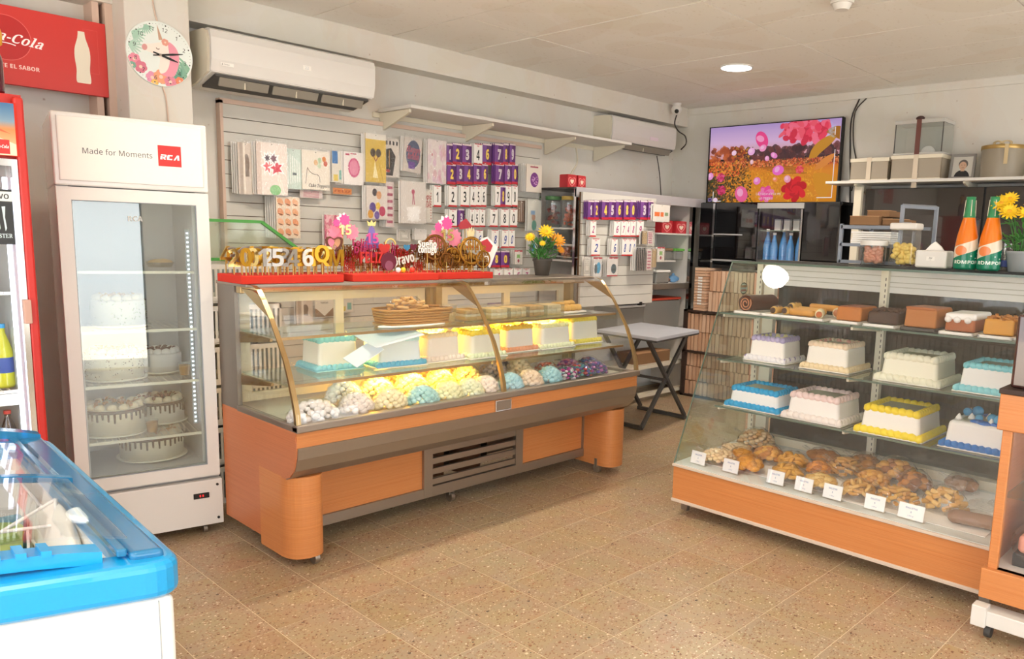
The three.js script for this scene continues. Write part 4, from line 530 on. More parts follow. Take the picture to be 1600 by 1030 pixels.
  for (let i = 0; i <= 6; i++) { const z = z0 + (z1 - z0) * i / 6; for (const x of [bx0, bx1]) w.push(bar(R(x, 0.775, z), R(x + (x === bx0 ? 0.03 : -0.03), 0.58, z), 0.003)); }
  w.push(bar(R(bx1, 0.775, z0), R(bx1 + 0.01, 0.82, z0 - 0.05), 0.004), bar(R(bx1 + 0.01, 0.82, z0 - 0.05), R(bx1 - 0.12, 0.76, z0), 0.004));
  obj('basket_wires', w, M.wire, bk);
  const P = (x, y, z) => R(x, y, z).add(V(0.52, 0, -1.515)).toArray();
  const tub = thing('ice_cream_tub', 'pale green tub inside the freezer basket', 'tub', P(-0.19, 0.586, -0.6)); obj('tub', lathe([[0, 0], [0.05, 0], [0.06, 0.13], [0, 0.13]], 24), paint('#b8c87a'), tub); obj('lid', cyl(0.062, 0.062, 0.014, 0, 0.13, 0, 24), paint('#9ab45a'), tub);
  [[-0.165, -0.72, '#6fa0b4', 'teal blue ice cream box inside the freezer basket'], [-0.4, -0.6, '#c86a6a', 'red ice cream box inside the freezer basket'], [-0.32, -0.72, '#5a86b0', 'blue ice cream box at the back of the freezer basket']].forEach(([x, z, c, lab]) => { const b = thing('ice_cream_box', lab, 'box', P(x, 0.586, z)); obj('carton', rbox(-0.055, 0.055, 0, 0.13, -0.035, 0.035, 0.006), paint(c), b); obj('carton_label', box(-0.04, 0.04, 0.03, 0.09, 0.035, 0.037), M.paper, b); });
}

// ---------------------------------------------------------------- long curved-glass pastry counter
const CX0 = 1.5, CX1 = 3.71;
{
  const t = thing('pastry_counter', 'long orange wood pastry counter with curved glass front and steel bumper', 'counter', [0, 0, 0]);
  // body side outline (z, y): back bottom, front leg zone, bumper, rail
  const side = [[-3.62, 0.09], [-3.235, 0.09], [-3.235, 0.40], [-3.06, 0.405], [-3.02, 0.42], [-2.985, 0.455], [-2.965, 0.51], [-2.958, 0.565], [-2.965, 0.6], [-2.955, 0.628], [-3.66, 0.628], [-3.66, 0.09]];
  for (const x of [CX0, CX1 - 0.02]) obj('end_panel', sweepX(side, x, x + 0.02), M.woodRed, t);
  // rounded corner legs
  const leg = (xa, xb, flip) => { const s = new THREE.Shape(), r = 0.11, z0 = -3.3, z1 = -3.005; const X = (x) => (flip ? xa + xb - x : x); s.moveTo(X(xa), -z0); s.lineTo(X(xa), -(z1 - r)); s.quadraticCurveTo(X(xa), -z1, X(xa + r * 0.9), -z1); s.quadraticCurveTo(X(xb), -z1, X(xb), -(z1 - 0.09)); s.lineTo(X(xb), -z0); s.closePath(); return extr(s, 0.36, 0, 10).rotateX(-Math.PI / 2).translate(0, 0.05, 0); };
  obj('corner_leg', leg(CX0 - 0.001, 1.665, false), M.wood, t);
  obj('corner_leg', leg(3.535, CX1 + 0.001, true), M.wood, t);
  obj('front_panel', box(1.66, 2.32, 0.13, 0.45, -3.26, -3.24), M.wood, t); obj('front_panel', box(3.01, 3.54, 0.13, 0.45, -3.26, -3.24), M.wood, t);
  obj('fascia_panel', box(CX0 + 0.004, CX1 - 0.004, 0.545, 0.625, -2.985, -2.958), M.wood, t);
  obj('steel_bumper', sweepX([[-3.235, 0.395], [-3.06, 0.4], [-3.02, 0.416], [-2.982, 0.452], [-2.96, 0.505], [-2.952, 0.556], [-2.97, 0.556], [-2.985, 0.5], [-3.03, 0.44], [-3.235, 0.42]], CX0 + 0.006, CX1 - 0.006), M.steel, t);
  obj('bottom_trim', box(1.64, 3.55, 0.085, 0.135, -3.255, -3.225), M.steel, t);
  for (const g of [box(3.525, 3.54, 0.1, 0.42, -3.25, -3.228), box(1.655, 1.668, 0.1, 0.42, -3.25, -3.232)]) obj('side_trim', g, M.steel, t);
  // ventilation grille
  const gr = obj('vent_grille', [box(2.32, 2.375, 0.1, 0.42, -3.25, -3.222), box(2.955, 3.01, 0.1, 0.42, -3.25, -3.222), box(2.375, 2.955, 0.36, 0.42, -3.25, -3.222), box(2.375, 2.955, 0.095, 0.14, -3.25, -3.222)], M.steel, t);
  for (let i = 0; i < 4; i++) obj('grille_slat', box(2.372, 2.958, 0.147 + i * 0.055, 0.178 + i * 0.055, -3.247, -3.229), M.steel, gr);
  obj('machine_bay', [box(2.3, 3.05, 0.1, 0.4, -3.6, -3.59), box(2.3, 2.31, 0.1, 0.4, -3.6, -3.26)], M.black, t);
  obj('compressor', [new THREE.CylinderGeometry(0.09, 0.09, 0.18, 24).translate(2.75, 0.21, -3.43), tube([[2.75, 0.3, -3.43], [2.7, 0.34, -3.36], [2.55, 0.3, -3.36], [2.45, 0.22, -3.4], [2.4, 0.3, -3.42]], 0.008), box(2.42, 2.58, 0.12, 0.32, -3.5, -3.4)], std('#6a4a34', 0.5, 0.4), t);
  obj('back_body', box(CX0 + 0.02, CX1 - 0.02, 0.09, 0.6, -3.66, -3.64), M.steelDark, t);
  // deck and rails
  obj('deck', box(CX0 + 0.02, CX1 - 0.02, 0.612, 0.63, -3.63, -2.98), paint('#d9d2c2', 0.35), t);
  obj('front_rail', [rbox(CX0 - 0.003, CX1 + 0.003, 0.622, 0.655, -2.985, -2.938, 0.006), rbox(CX0 - 0.003, CX0 + 0.03, 0.622, 0.648, -3.5, -2.94, 0.004), rbox(CX1 - 0.03, CX1 + 0.003, 0.622, 0.648, -3.5, -2.94, 0.004)], M.steel, t);
  obj('badge_plate', [rbox(2.565, 2.665, 0.562, 0.612, -2.96, -2.951, 0.002)], M.steel, t); obj('badge_rim', [box(2.562, 2.668, 0.559, 0.563, -2.96, -2.949), box(2.562, 2.668, 0.611, 0.615, -2.96, -2.949), box(2.562, 2.566, 0.563, 0.611, -2.96, -2.949), box(2.664, 2.668, 0.563, 0.611, -2.96, -2.949)], M.chrome, t);
  // curved glass
  const curve = [[-3.42, 1.192], [-3.31, 1.19], [-3.265, 1.178], [-3.235, 1.155], [-3.17, 1.08], [-3.1, 0.985], [-3.05, 0.91], [-3.015, 0.835], [-2.985, 0.755], [-2.968, 0.70], [-2.962, 0.652]];
  const off = (d) => curve.map(([z, y], i) => { const a = curve[Math.max(0, i - 1)], b = curve[Math.min(curve.length - 1, i + 1)], l = Math.hypot(b[0] - a[0], b[1] - a[1]); return [z - d * (b[1] - a[1]) / l * -1, y + d * (b[0] - a[0]) / l]; });
  const strip = (d0, d1) => [...off(d0), ...off(d1).reverse()];
  const mid = 2.625;
  obj('curved_pane', sweepX(strip(-0.002, 0.002), CX0 + 0.018, mid - 0.008), M.glass, t); obj('curved_pane', sweepX(strip(-0.002, 0.002), mid + 0.008, CX1 - 0.018), M.glass, t);
  for (const x of [CX0, mid - 0.011, CX1 - 0.02]) obj('brass_arch', sweepX(strip(-0.011, 0.009), x, x + 0.021), M.brass, t);
  const endPane = [...off(-0.012), [-3.5, 0.65], [-3.5, 1.19]];
  for (const x of [CX0 + 0.008, CX1 - 0.013]) obj('end_pane', sweepX(endPane, x, x + 0.005), M.glass, t);
  obj('top_plate', rbox(CX0 - 0.004, CX1 + 0.02, 1.188, 1.203, -3.67, -3.36, 0.004), M.steel, t);
  obj('top_rail', rbox(CX0, CX1, 1.158, 1.19, -3.47, -3.425, 0.004), M.brass, t);
  for (const x of [CX0, CX1 - 0.02]) obj('back_post', box(x, x + 0.02, 0.628, 1.19, -3.665, -3.49), M.steelDark, t);
  // sliding back windows
  const frame = (x0, x1, z) => { const f = obj('sliding_window', [box(x0, x0 + 0.045, 0.65, 1.16, z - 0.02, z), box(x1 - 0.045, x1, 0.65, 1.16, z - 0.02, z), box(x0 + 0.045, x1 - 0.045, 1.105, 1.16, z - 0.02, z), box(x0 + 0.045, x1 - 0.045, 0.65, 0.69, z - 0.02, z)], M.cream, t); obj('window_pane', box(x0 + 0.04, x1 - 0.04, 0.68, 1.11, z - 0.012, z - 0.008), M.glass, f); };
  frame(1.54, 2.06, -3.535); frame(2.03, 2.57, -3.56); frame(2.66, 3.17, -3.535); frame(3.14, 3.66, -3.56);
  obj('middle_post', [box(2.575, 2.655, 0.63, 1.18, -3.57, -3.52), box(2.60, 2.63, 0.63, 1.18, -3.52, -3.5)], std('#b59c6e', 0.4, 0.5), t); obj('middle_post', box(3.66, 3.69, 0.63, 1.18, -3.57, -3.5), std('#b59c6e', 0.4, 0.5), t);
  // two glass shelves
  for (const [y, z1] of [[0.992, -3.13], [0.8, -3.06]]) { for (const [a, b] of [[CX0 + 0.03, mid - 0.004], [mid + 0.004, CX1 - 0.03]]) { const s = obj('glass_shelf', box(a, b, y - 0.008, y, -3.5, z1), M.glassGreen, t); obj('shelf_edge', box(a, b, y - 0.01, y + 0.002, z1, z1 + 0.006), M.brass, s); } obj('shelf_bracket', [CX0 + 0.03, mid - 0.02, CX1 - 0.05].flatMap((x) => [extr(shapeOf([[0, 0], [0.3, 0], [0.3, -0.012], [0, -0.05]]), 0.012).rotateY(-Math.PI / 2).translate(x, y - 0.01, -3.5)]), M.brass, t); }
  // warm strip lamps under the lid and under both shelves
  const strip2 = (xa, xb, y, z, k, h) => {
    const q = obj('lamp_tube', new THREE.CylinderGeometry(0.006, 0.006, xb - xa, 10).rotateZ(Math.PI / 2).translate((xa + xb) / 2, y, z), M.warmTube, t);
    obj('lamp_housing', [box(xa, xb, y + 0.006, y + 0.01, z - 0.009, z + 0.009), box(xa, xb, y - 0.008, y + 0.01, z + 0.008, z + 0.011)], M.cream, q);
    const l = new THREE.RectAreaLight('#ffbf48', WARM * k, xb - xa, 0.02); l.position.set((xa + xb) / 2, y - 0.012, z); l.rotation.x = -Math.PI / 2 + h; t.add(l);
  };
  strip2(1.75, 3.3, 1.172, -3.45, 0.2, 0.3); strip2(1.95, 2.6, 0.972, -3.33, 1.5, 0.1); strip2(2.65, 3.4, 0.972, -3.33, 1.3, 0.1); strip2(1.95, 2.58, 0.782, -3.2, 1.6, 0.05); strip2(2.1, 2.6, 0.782, -3.4, 1.0, 0.1);
  for (const [x, z] of [[1.62, -3.05], [3.55, -3.12], [2.55, -3.3], [1.6, -3.58], [3.6, -3.58]]) obj('caster', [new THREE.CylinderGeometry(0.028, 0.028, 0.022, 16).rotateZ(1.571).translate(x, 0.028, z), box(x - 0.018, x + 0.018, 0.04, 0.092, z - 0.01, z + 0.01)], M.steel, t);

  // cakes on the lower glass shelf
  const Y = 0.8;
  const teal = sheetCake('sheet_cake', 'white cake with pale teal piping, first on the counter shelf', [1.888, Y, -3.37], -0.06, 0.2, 0.19, 0.135, { body: '#f3ecd8', rim: '#8ed2c8', base: '#8ccfd6', boardColour: '#9fd4de' });
  const b2 = sheetCake('sheet_cake', 'cake with blue base piping half covered by a pale board', [2.17, Y, -3.28], -0.1, 0.23, 0.19, 0.125, { body: '#e6eef2', rim: '#c4e4e4', base: '#5fb4da' });
  sheetCake('sheet_cake', 'peach tinted square cake in the counter, third from the flat end', [2.43, Y, -3.295], 0, 0.2, 0.2, 0.125, { body: '#eee2d6', rim: '#f6d8a8', base: '#eeddd0' });
  sheetCake('sheet_cake', 'cake with bright yellow top just before the middle brass arch', [2.682, Y, -3.26], 0, 0.21, 0.2, 0.125, { body: '#e9e6d6', rim: '#f2d23a', rim2: '#d7d85a', base: '#e6ecc6' });
  sheetCake('sheet_cake', 'cake with orange base shells just past the middle brass arch', [2.98, Y, -3.32], 0, 0.21, 0.2, 0.128, { body: '#ece6dc', rim: '#f2c234', rim2: '#e0a23a', base: '#eba27a' });
  sheetCake('sheet_cake', 'ivory cake with scalloped shell edges in the counter', [3.245, Y, -3.30], 0, 0.24, 0.2, 0.125, { body: '#ece9de', rim: '#f4ecae', base: '#eef0cc' });
  sheetCake('sheet_cake', 'tall cake with lemon yellow base and top, last on the counter shelf', [3.545, Y, -3.345], 0, 0.24, 0.2, 0.14, { body: '#eceadf', rim: '#f0d428', base: '#e8d84a' });
  tag(obj('cover_sheet', [new THREE.BoxGeometry(0.27, 0.003, 0.2).rotateX(0.22).rotateZ(0.16).translate(2.10, Y + 0.16, -3.2), new THREE.BoxGeometry(0.16, 0.003, 0.1).rotateX(0.35).rotateZ(0.45).translate(1.94, Y + 0.085, -3.16)], phys('#eaf4fc', 0.15, { clearcoat: 0.6 })), 'pale blue plastic sheet leaning over the blue piped cake', 'sheet');
  // upper shelf
  const bk = thing('bread_basket', 'woven basket on the top counter shelf holding a pasta bag', 'basket', [2.31, 0.992, -3.30]), wv = [];
  for (let r = 0; r < 6; r++) for (let s = 0; s < 2; s++) { const y = 0.01 + r * 0.013, P = [], k = 1 + r * 0.016; for (let i = 0; i <= 40; i++) { const a = i / 40 * 6.2832, q = Math.pow(Math.abs(Math.cos(a)), 0.5) * Math.sign(Math.cos(a)), p = Math.pow(Math.abs(Math.sin(a)), 0.5) * Math.sign(Math.sin(a)); P.push([q * 0.19 * k, y + 0.004 * Math.sin(i * 3.14 + s * 3.14), p * 0.09 * k]); } wv.push(tube(P, 0.006, 60, 5)); }
  obj('basket_weave', wv, M.wicker, bk); obj('basket_floor', box(-0.18, 0.18, 0.002, 0.008, -0.085, 0.085), M.wicker, bk);
  heapBag('clear bag of tan breadsticks lying in the woven basket', [2.27, 1.005, -3.3], 0.1, 0.26, 0.14, 0.125, { name: 'breadstick_bag', piece: 'breadstick', colour: ['#d9b070', '#c99a58'], stick: 5, n: 34, r: 0.012, tuftW: 0.2, tuftH: 0.05, tuftTilt: -0.4 });
  tag(obj('paper_doily', new THREE.CylinderGeometry(0.16, 0.16, 0.003, 26).scale(1.2, 1, 0.45).translate(2.25, 0.996, -3.22), M.paper), 'white paper doily under the woven basket', 'doily');
  const cups = (x, z, lab, fill, w = 0.1) => { const c = thing('dessert_tub', lab, 'tub', [x, 0.993, z]); obj('tub', lathe([[w * 0.4, 0], [w * 0.5, 0.085], [w * 0.49, 0.085], [w * 0.39, 0.003], [0, 0.003]], 22), M.clear, c); obj('dessert', cyl(w * 0.38, w * 0.45, 0.045, 0, 0.004, 0, 20), paint(fill), c); obj('lid', cyl(w * 0.52, w * 0.52, 0.006, 0, 0.085, 0, 22), M.clear, c); };
  cups(2.49, -3.25, 'round clear dessert tub beside the woven basket', '#d9b878', 0.09);
  const tray = (x, z, w, lab, fill, n = 5) => { const c = thing('pastry_tray', lab, 'pastry', [x, 0.993, z]); obj('clear_tray', [box(-w / 2, w / 2, 0, 0.003, -0.07, 0.07), box(-w / 2, w / 2, 0, 0.06, 0.068, 0.07), box(-w / 2, -w / 2 + 0.002, 0, 0.06, -0.07, 0.07), box(w / 2 - 0.002, w / 2, 0, 0.06, -0.07, 0.07), box(-w / 2, w / 2, 0.075, 0.078, -0.07, 0.07)], M.clear, c); for (let i = 0; i < n; i++) { const px = -w / 2 + 0.012 + (w - 0.024) * (i + 0.5) / n; obj('pastry_slice', [rbox(px - (w / n) * 0.42, px + (w / n) * 0.42, 0.004, 0.024, -0.06, 0.06, 0.008), rbox(px - (w / n) * 0.42, px + (w / n) * 0.42, 0.034, 0.06, -0.06, 0.06, 0.01)], paint(fill), c); obj('cream_filling', rbox(px - (w / n) * 0.38, px + (w / n) * 0.38, 0.022, 0.036, -0.058, 0.058, 0.004), paint('#f3e6c0'), c); } };
  tray(2.64, -3.28, 0.14, 'clear tray of filled pastries behind the middle brass arch', '#dcb268', 3);
  tray(2.80, -3.26, 0.14, 'clear tray of dotted pastries on the top counter shelf', '#e2c88a', 3);
  tray(2.95, -3.27, 0.14, 'clear tray of layered sandwiches, third tray on the top counter shelf', '#e6c890', 3);
  tray(3.10, -3.28, 0.14, 'clear tray of striped sandwiches, fourth tray on the top counter shelf', '#d8b070', 4);
  tray(3.25, -3.29, 0.14, 'clear tray of pale sandwiches, fifth tray on the top counter shelf', '#ead6a6', 3);
  const plat = thing('pastry_plate', 'plate of golden pastries at the far end of the top counter shelf', 'pastry', [3.44, 0.993, -3.32]); obj('plate', rbox(-0.1, 0.1, 0, 0.01, -0.08, 0.08, 0.005), M.plate, plat); for (let i = 0; i < 8; i++) obj('pastry_piece', noisy(new THREE.SphereGeometry(0.03, 12, 8), 0.08, 70, i).scale(1.2, 0.7, 0.8).translate(-0.07 + (i % 4) * 0.046, 0.028 + (i > 3 ? 0.02 : 0), (i > 3 ? -0.03 : 0.03)), paint('#dcae56'), plat);
  // sweet bags on the deck
  const y = 0.631;
  const front = [['#e8e4e0', 1.63, -3.06, 0.24, 'white meringue bag under the end brass arch'], ['#ece2da', 1.855, -3.09, 0.17, 'white meringue bag beside the end brass arch bag'], ['#f0e4bc', 2.02, -3.07, 0.18, 'cream meringue bag between white and blue bags'], ['#a9d8d8', 2.185, -3.05, 0.18, 'pale blue meringue bag between cream bags at the glass'], ['#e6e6b8', 2.345, -3.055, 0.17, 'pale green-yellow meringue bag just after the first blue bag'], ['#dfe4c4', 2.475, -3.05, 0.15, 'greenish white meringue bag before the middle brass arch'], ['#f0e2d6', 2.345 + 0.25, -3.07, 0.15, 'ivory meringue bag under the middle brass arch'], ['#a4d2de', 2.75, -3.05, 0.15, 'pale blue meringue bag just past the middle brass arch'], ['#ecd6bc', 2.90, -3.06, 0.17, 'peach meringue bag beside the second blue bag'], ['#a8d4dc', 3.06, -3.07, 0.16, 'pale blue meringue bag before the wrapped sweets']];
  for (const [c, x, z, w, lab] of front) heapBag(lab, [x, y, z], 0, w, 0.15, 0.1, { colour: c, n: 54, r: 0.016, group: 'meringue bags at the counter glass' });
  const back = [['#ece6da', 1.9, -3.27, 0.19, 'white meringue bag behind the front row near the teal cake'], ['#eadfae', 2.07, -3.26, 0.2, 'cream meringue bag in the second row below the covered cake'], ['#ecd9a0', 2.26, -3.25, 0.2, 'golden meringue bag in the second row, first before the peach cake'], ['#eed488', 2.44, -3.25, 0.19, 'golden meringue bag in the second row under the peach cake'], ['#f0d890', 2.62, -3.26, 0.19, 'golden meringue bag in the second row under the yellow cake'], ['#9a8a86', 2.83, -3.28, 0.19, 'grey brown cookie bag in the second row past the middle arch'], ['#e2c8a0', 3.0, -3.26, 0.18, 'tan cookie bag in the second row past the middle arch']];
  for (const [c, x, z, w, lab] of back) heapBag(lab, [x, y, z], 0, w, 0.17, 0.125, { colour: c, n: 54, r: 0.017, group: 'meringue bags in the second row', tuft: false });
  for (const [c, x, w, lab] of [['#e0b860', 2.2, 0.22, 'amber cookie bag in the back row below the covered cake'], ['#dca94e', 2.42, 0.22, 'amber cookie bag in the back row below the peach cake'], ['#e2b456', 2.66, 0.2, 'amber cookie bag in the back row near the middle post'], ['#8a7270', 2.95, 0.22, 'dark cookie bag in the back row past the middle post']]) heapBag(lab, [x, y, -3.41], 0, w, 0.15, 0.13, { colour: c, n: 50, r: 0.018, group: 'cookie bags in the back row', tuft: false });
  const wr = [[3.19, -3.07, ['#a83a86', '#4a6a72', '#c8c0c8'], 'bag of purple and grey wrapped sweets at the glass'], [3.33, -3.09, ['#3f7a80', '#b02a3a', '#5a4aa0'], 'bag of teal and red wrapped sweets at the glass'], [3.48, -3.1, ['#4a3f90', '#a04a9a', '#2a2e60'], 'bag of blue and violet wrapped sweets at the glass'], [3.22, -3.26, ['#d8502a', '#e88a6a', '#f0d8c8'], 'bag of orange wrapped sweets in the second row'], [3.42, -3.27, ['#a05aa0', '#d86a9a', '#e0a0c0'], 'bag of pink wrapped sweets in the second row'], [3.58, -3.25, ['#3a3a80', '#8a3a6a', '#5060a0'], 'bag of navy wrapped sweets in the last corner']];
  for (const [x, z, c, lab] of wr) heapBag(lab, [x, y, z], 0, 0.17, 0.15, 0.085, { name: 'wrapped_sweet_bag', piece: 'wrapped_sweet', colour: c, n: 60, r: 0.013, rough: 0.25, squash: 0.7, tuft: false });
}

// ---------------------------------------------------------------- cake toppers in red foam trays
{
  const foam = (x0, x1, z0, z1, lab) => { const t = thing('foam_tray', lab, 'tray', [(x0 + x1) / 2, 1.203, (z0 + z1) / 2]); obj('foam_block', rbox(-(x1 - x0) / 2, (x1 - x0) / 2, 0, 0.036, -(z1 - z0) / 2, (z1 - z0) / 2, 0.004), M.redFoam, t); };
  foam(1.475, 1.96, -3.60, -3.355, 'red foam tray holding gold and silver number toppers');
  foam(2.01, 2.515, -3.60, -3.36, 'red foam tray holding red and white word toppers');
  foam(2.545, 2.92, -3.64, -3.40, 'red foam tray holding brown glitter toppers');
  const base = 1.228;
  const topper = (x, z, y, g, m, lab, group, turn = 0, more) => { const t = thing('cake_topper', lab, 'cake topper', [x, base, z], turn, group); obj('stick', box(-0.002, 0.002, 0, y - base + 0.015, -0.001, 0.002), M.stick, t); obj('topper_shape', g.clone().translate(0, y - base, 0), m, t); if (more) more(t, y - base); return t; };
  const D = {}; '0123456789?TQM'.split('').forEach((c) => { D[c] = letters(c, 0.078, 0.006); });
  const names = { '?': 'question mark', T: 'letter T', Q: 'letter Q', M: 'letter M' };
  const row1 = [['0', 'gold'], ['0', 'goldPale'], ['1', 'silver'], ['2', 'silver'], ['5', 'silver'], ['3', 'silver'], ['4', 'silver'], ['5', 'gold'], ['6', 'white'], ['T', 'gold'], ['Q', 'gold'], ['?', 'goldPale'], ['M', 'gold']];
  row1.forEach(([c, m], i) => topper(1.505 + i * 0.0355, -3.375 - (i % 2) * 0.014, 1.278 + (i === 11 ? 0.012 : 0), D[c], M[m], `${m === 'goldPale' ? 'pale gold' : m} ${names[c] || DIGIT[+c]} topper in the front row of the number tray`, 'number toppers in the front row', rr(-0.15, 0.15)));
  for (let r = 1; r < 5; r++) for (let i = 0; i < 13; i++) topper(1.495 + i * 0.035 + (r % 2) * 0.016, -3.385 - r * 0.042, 1.272 + rr(0, 0.014), D[String((i + r) % 10)], (i * 7 + r * 3) % 3 ? M.gold : (i + r) % 2 ? M.silver : M.goldPale, 'metallic number topper standing in the rows behind the front row', 'number toppers behind the front row', rr(-0.3, 0.3));
  // ring of word and picture toppers
  const zT = (k) => -3.40 - k * 0.045;
  const heartS = (s) => { const h = new THREE.Shape(); h.moveTo(0, -s); h.bezierCurveTo(-s * 1.7, 0, -s, s * 1.2, 0, s * 0.45); h.bezierCurveTo(s, s * 1.2, s * 1.7, 0, 0, -s); return h; };
  const burst = (r, n, q = 0.7) => { const s = new THREE.Shape(); for (let k = 0; k < 2 * n; k++) { const a = k * Math.PI / n, p = k % 2 ? r * q : r; s[k ? 'lineTo' : 'moveTo'](Math.cos(a) * p, Math.sin(a) * p); } s.closePath(); return s; };
  const disc = (r, n = 28) => new THREE.CylinderGeometry(r, r, 0.005, n).rotateX(Math.PI / 2);
  const words = (list, size, d = 0.004, fit = 0.085) => merge(list.map(([tx, y, x = 0]) => { const g = letters(tx, size, d, 2); g.computeBoundingBox(); const w = g.boundingBox.max.x - g.boundingBox.min.x; return g.scale(Math.min(1, fit / w), 1, 1).translate(x, y, 0); }));
  topper(1.974, zT(1.5), 1.383, extr((() => { const s = heartS(0.045); s.holes.push(heartS(0.034)); return s; })(), 0.006), paint('#6a3a28'), 'brown heart ring topper with pink photo lobes', null, 0, (t, y) => { obj('pink_lobe', disc(0.022).translate(-0.02, y + 0.005, 0), M.pink, t); obj('tan_lobe', disc(0.02).translate(0.022, y + 0.002, 0), paint('#d09a74'), t); });
  const fifteen = (x, y, z, s, lab) => topper(x, z, y, extr(burst(0.052 * s, 11, 0.75), 0.004).translate(-0.045 * s, -0.02 * s, 0), M.pink, lab, null, 0, (t, yy) => { obj('pink_burst', extr(burst(0.048 * s, 11, 0.75), 0.004).translate(0.055 * s, -0.015 * s, 0.002).translate(0, yy, 0), M.pink, t); obj('white_flower', extr(burst(0.046 * s, 9, 0.72), 0.003).translate(0.0, 0.05 * s + yy, 0.004), M.paper, t); obj('magenta_flower', [extr(burst(0.036 * s, 9, 0.72), 0.003).translate(0.008 * s, 0.053 * s + yy, 0.008), extr(burst(0.024 * s, 8, 0.72), 0.003).translate(-0.045 * s, 0.035 * s + yy, 0.008)], M.hotPink, t); obj('gold_number', letters('15', 0.055 * s, 0.005).translate(0.005 * s, yy - 0.03 * s, 0.012), M.goldPale, t); });
  fifteen(2.035, 1.45, zT(2), 0.85, 'smaller pink flower topper with a gold fifteen, near the brown heart');
  fifteen(2.621, 1.44, zT(1.2), 1.1, 'larger pink flower topper with a gold fifteen, above the brown glitter toppers');
  topper(2.205, zT(2.4), 1.41, extr(shapeOf([[-0.055, -0.05], [0.055, -0.05], [0.02, 0.02], [0.014, 0.05], [0, 0.062], [-0.014, 0.05], [-0.02, 0.02]]), 0.005), paint('#7f6fb8'), 'lilac ball gown topper with a crown and pink fifteen', null, 0, (t, y) => { obj('pink_number', letters('15', 0.05, 0.004).translate(0, y - 0.025, 0.006), M.hotPink, t); obj('crown', extr(shapeOf([[-0.02, 0], [0.02, 0], [0.026, 0.025], [0.01, 0.014], [0, 0.03], [-0.01, 0.014], [-0.026, 0.025]]), 0.004).translate(0, y + 0.062, 0), M.goldPale, t); });
  topper(2.129, zT(2), 1.335, words([['Feliz', 0.035], ['Dia', 0]], 0.034), M.magenta, 'magenta word topper behind the bright red word topper');
  topper(2.144, zT(0.3), 1.29, words([['FELIZ', 0]], 0.055, 0.005, 0.125), M.red, 'bright red glitter word topper in the front of the word tray');
  topper(2.245, zT(1.3), 1.363, extr(heartS(0.032), 0.005), M.red, 'red heart topper beside the bright red word topper');
  topper(2.239, zT(0.2), 1.297, disc(0.045), M.maroon, 'dark maroon disc topper at the front of the word tray', null, 0, (t, y) => { obj('disc_face', disc(0.024).translate(0, y - 0.02, 0.004), paint('#8a4a62', 0.3), t); });
  topper(2.335, zT(0.3), 1.285, words([['Bravo', 0]], 0.05, 0.005, 0.125).rotateZ(0.2), paint('#d8d4cc'), 'slanted white word topper with blue and maroon hearts above', null, 0, (t, y) => { obj('blue_heart', extr(heartS(0.019), 0.004).translate(0.015, y + 0.085, 0), paint('#3a7fa8'), t); obj('maroon_heart', extr(heartS(0.02), 0.004).translate(0.055, y + 0.088, 0), M.maroon, t); });
  topper(2.471, zT(0.1), 1.33, words([['Sueño', 0.04], ['contigo', 0]], 0.036, 0.005, 0.115), M.paper, 'white two line word topper in front of the brown discs');
  topper(2.296, zT(1.8), 1.38, extr((() => { const s = new THREE.Shape(); s.absarc(0, 0, 0.034, 0, Math.PI); s.absarc(0, 0, 0.026, Math.PI, 0, true); return s; })(), 0.005), M.goldPale, 'pale gold arch topper behind the slanted white word');
  for (let i = 0; i < 21; i++) topper(2.04 + (i % 7) * 0.068 + rr(-0.015, 0.015), zT(2.2 + Math.floor(i / 7) * 0.8) + rr(-0.01, 0.01), 1.27 + rr(0, 0.06), words([[['amor', 'mama', 'papa', 'feliz', 'bebe', 'love', 'te amo'][i % 7], 0.028], ['feliz', 0]], 0.036), i % 3 ? (i % 2 ? M.glitterRed : M.magenta) : M.glitterBrown, 'red, magenta or brown glitter word topper in the back of the word tray', 'glitter word toppers in the back row');
  for (let i = 0; i < 14; i++) topper(2.03 + i * 0.033, zT(0.6) - 0.016 * (i % 3), 1.25 + 0.012 * (i % 3), words([[['feliz', 'dia', 'papi', 'amor', 'feliz', 'mami'][i % 6], 0.022], ['mama', 0]], 0.028, 0.003, 0.06), i % 2 ? M.glitterBrown : M.glitterRed, 'small glitter word topper low in the front of the word tray', 'small word toppers in front');
  for (const [x, c, lab] of [[2.32, '#e8c02a', 'tiny yellow football topper under the slanted white word'], [2.375, '#d8402a', 'tiny red football topper under the slanted white word'], [2.29, '#f2efe8', 'tiny white football topper under the slanted white word']]) topper(x, zT(0), 1.255, ball(0.014, 0, 0, 0, 1), paint(c), lab);
  // glitter discs with pierced lettering
  const glit = (x, k, y, r, m, txt, lab) => topper(x, zT(k), y, new THREE.TorusGeometry(r, r * 0.12, 6, 30).scale(1, 1, 0.4), m, lab, null, rr(-0.2, 0.2), (t, yy) => obj('pierced_words', merge(txt.map((w, i) => letters(w, r * 0.52, 0.004, 2).translate(0, yy + r * 0.42 - i * r * 0.55, 0))), m, t));
  glit(2.538, 0.6, 1.37, 0.062, M.glitterBrown, ['Feliz', 'Cumple', 'años'], 'round brown glitter topper beside the white two line words');
  glit(2.777, 0.4, 1.355, 0.07, M.glitterGold, ['Feliz', 'Cumple', 'años'], 'largest round golden brown topper in the third tray');
  glit(2.66, 0.8, 1.32, 0.048, M.glitterGold, ['Te', 'amo'], 'small round golden brown topper under the larger pink flower');
  glit(2.60, 0.2, 1.30, 0.04, M.glitterBrown, ['Feliz', 'dia'], 'smallest round brown topper at the front of the third tray');
  glit(2.85, 0.1, 1.31, 0.045, M.glitterGold, ['Feliz', 'año'], 'small round golden topper at the end of the third tray');
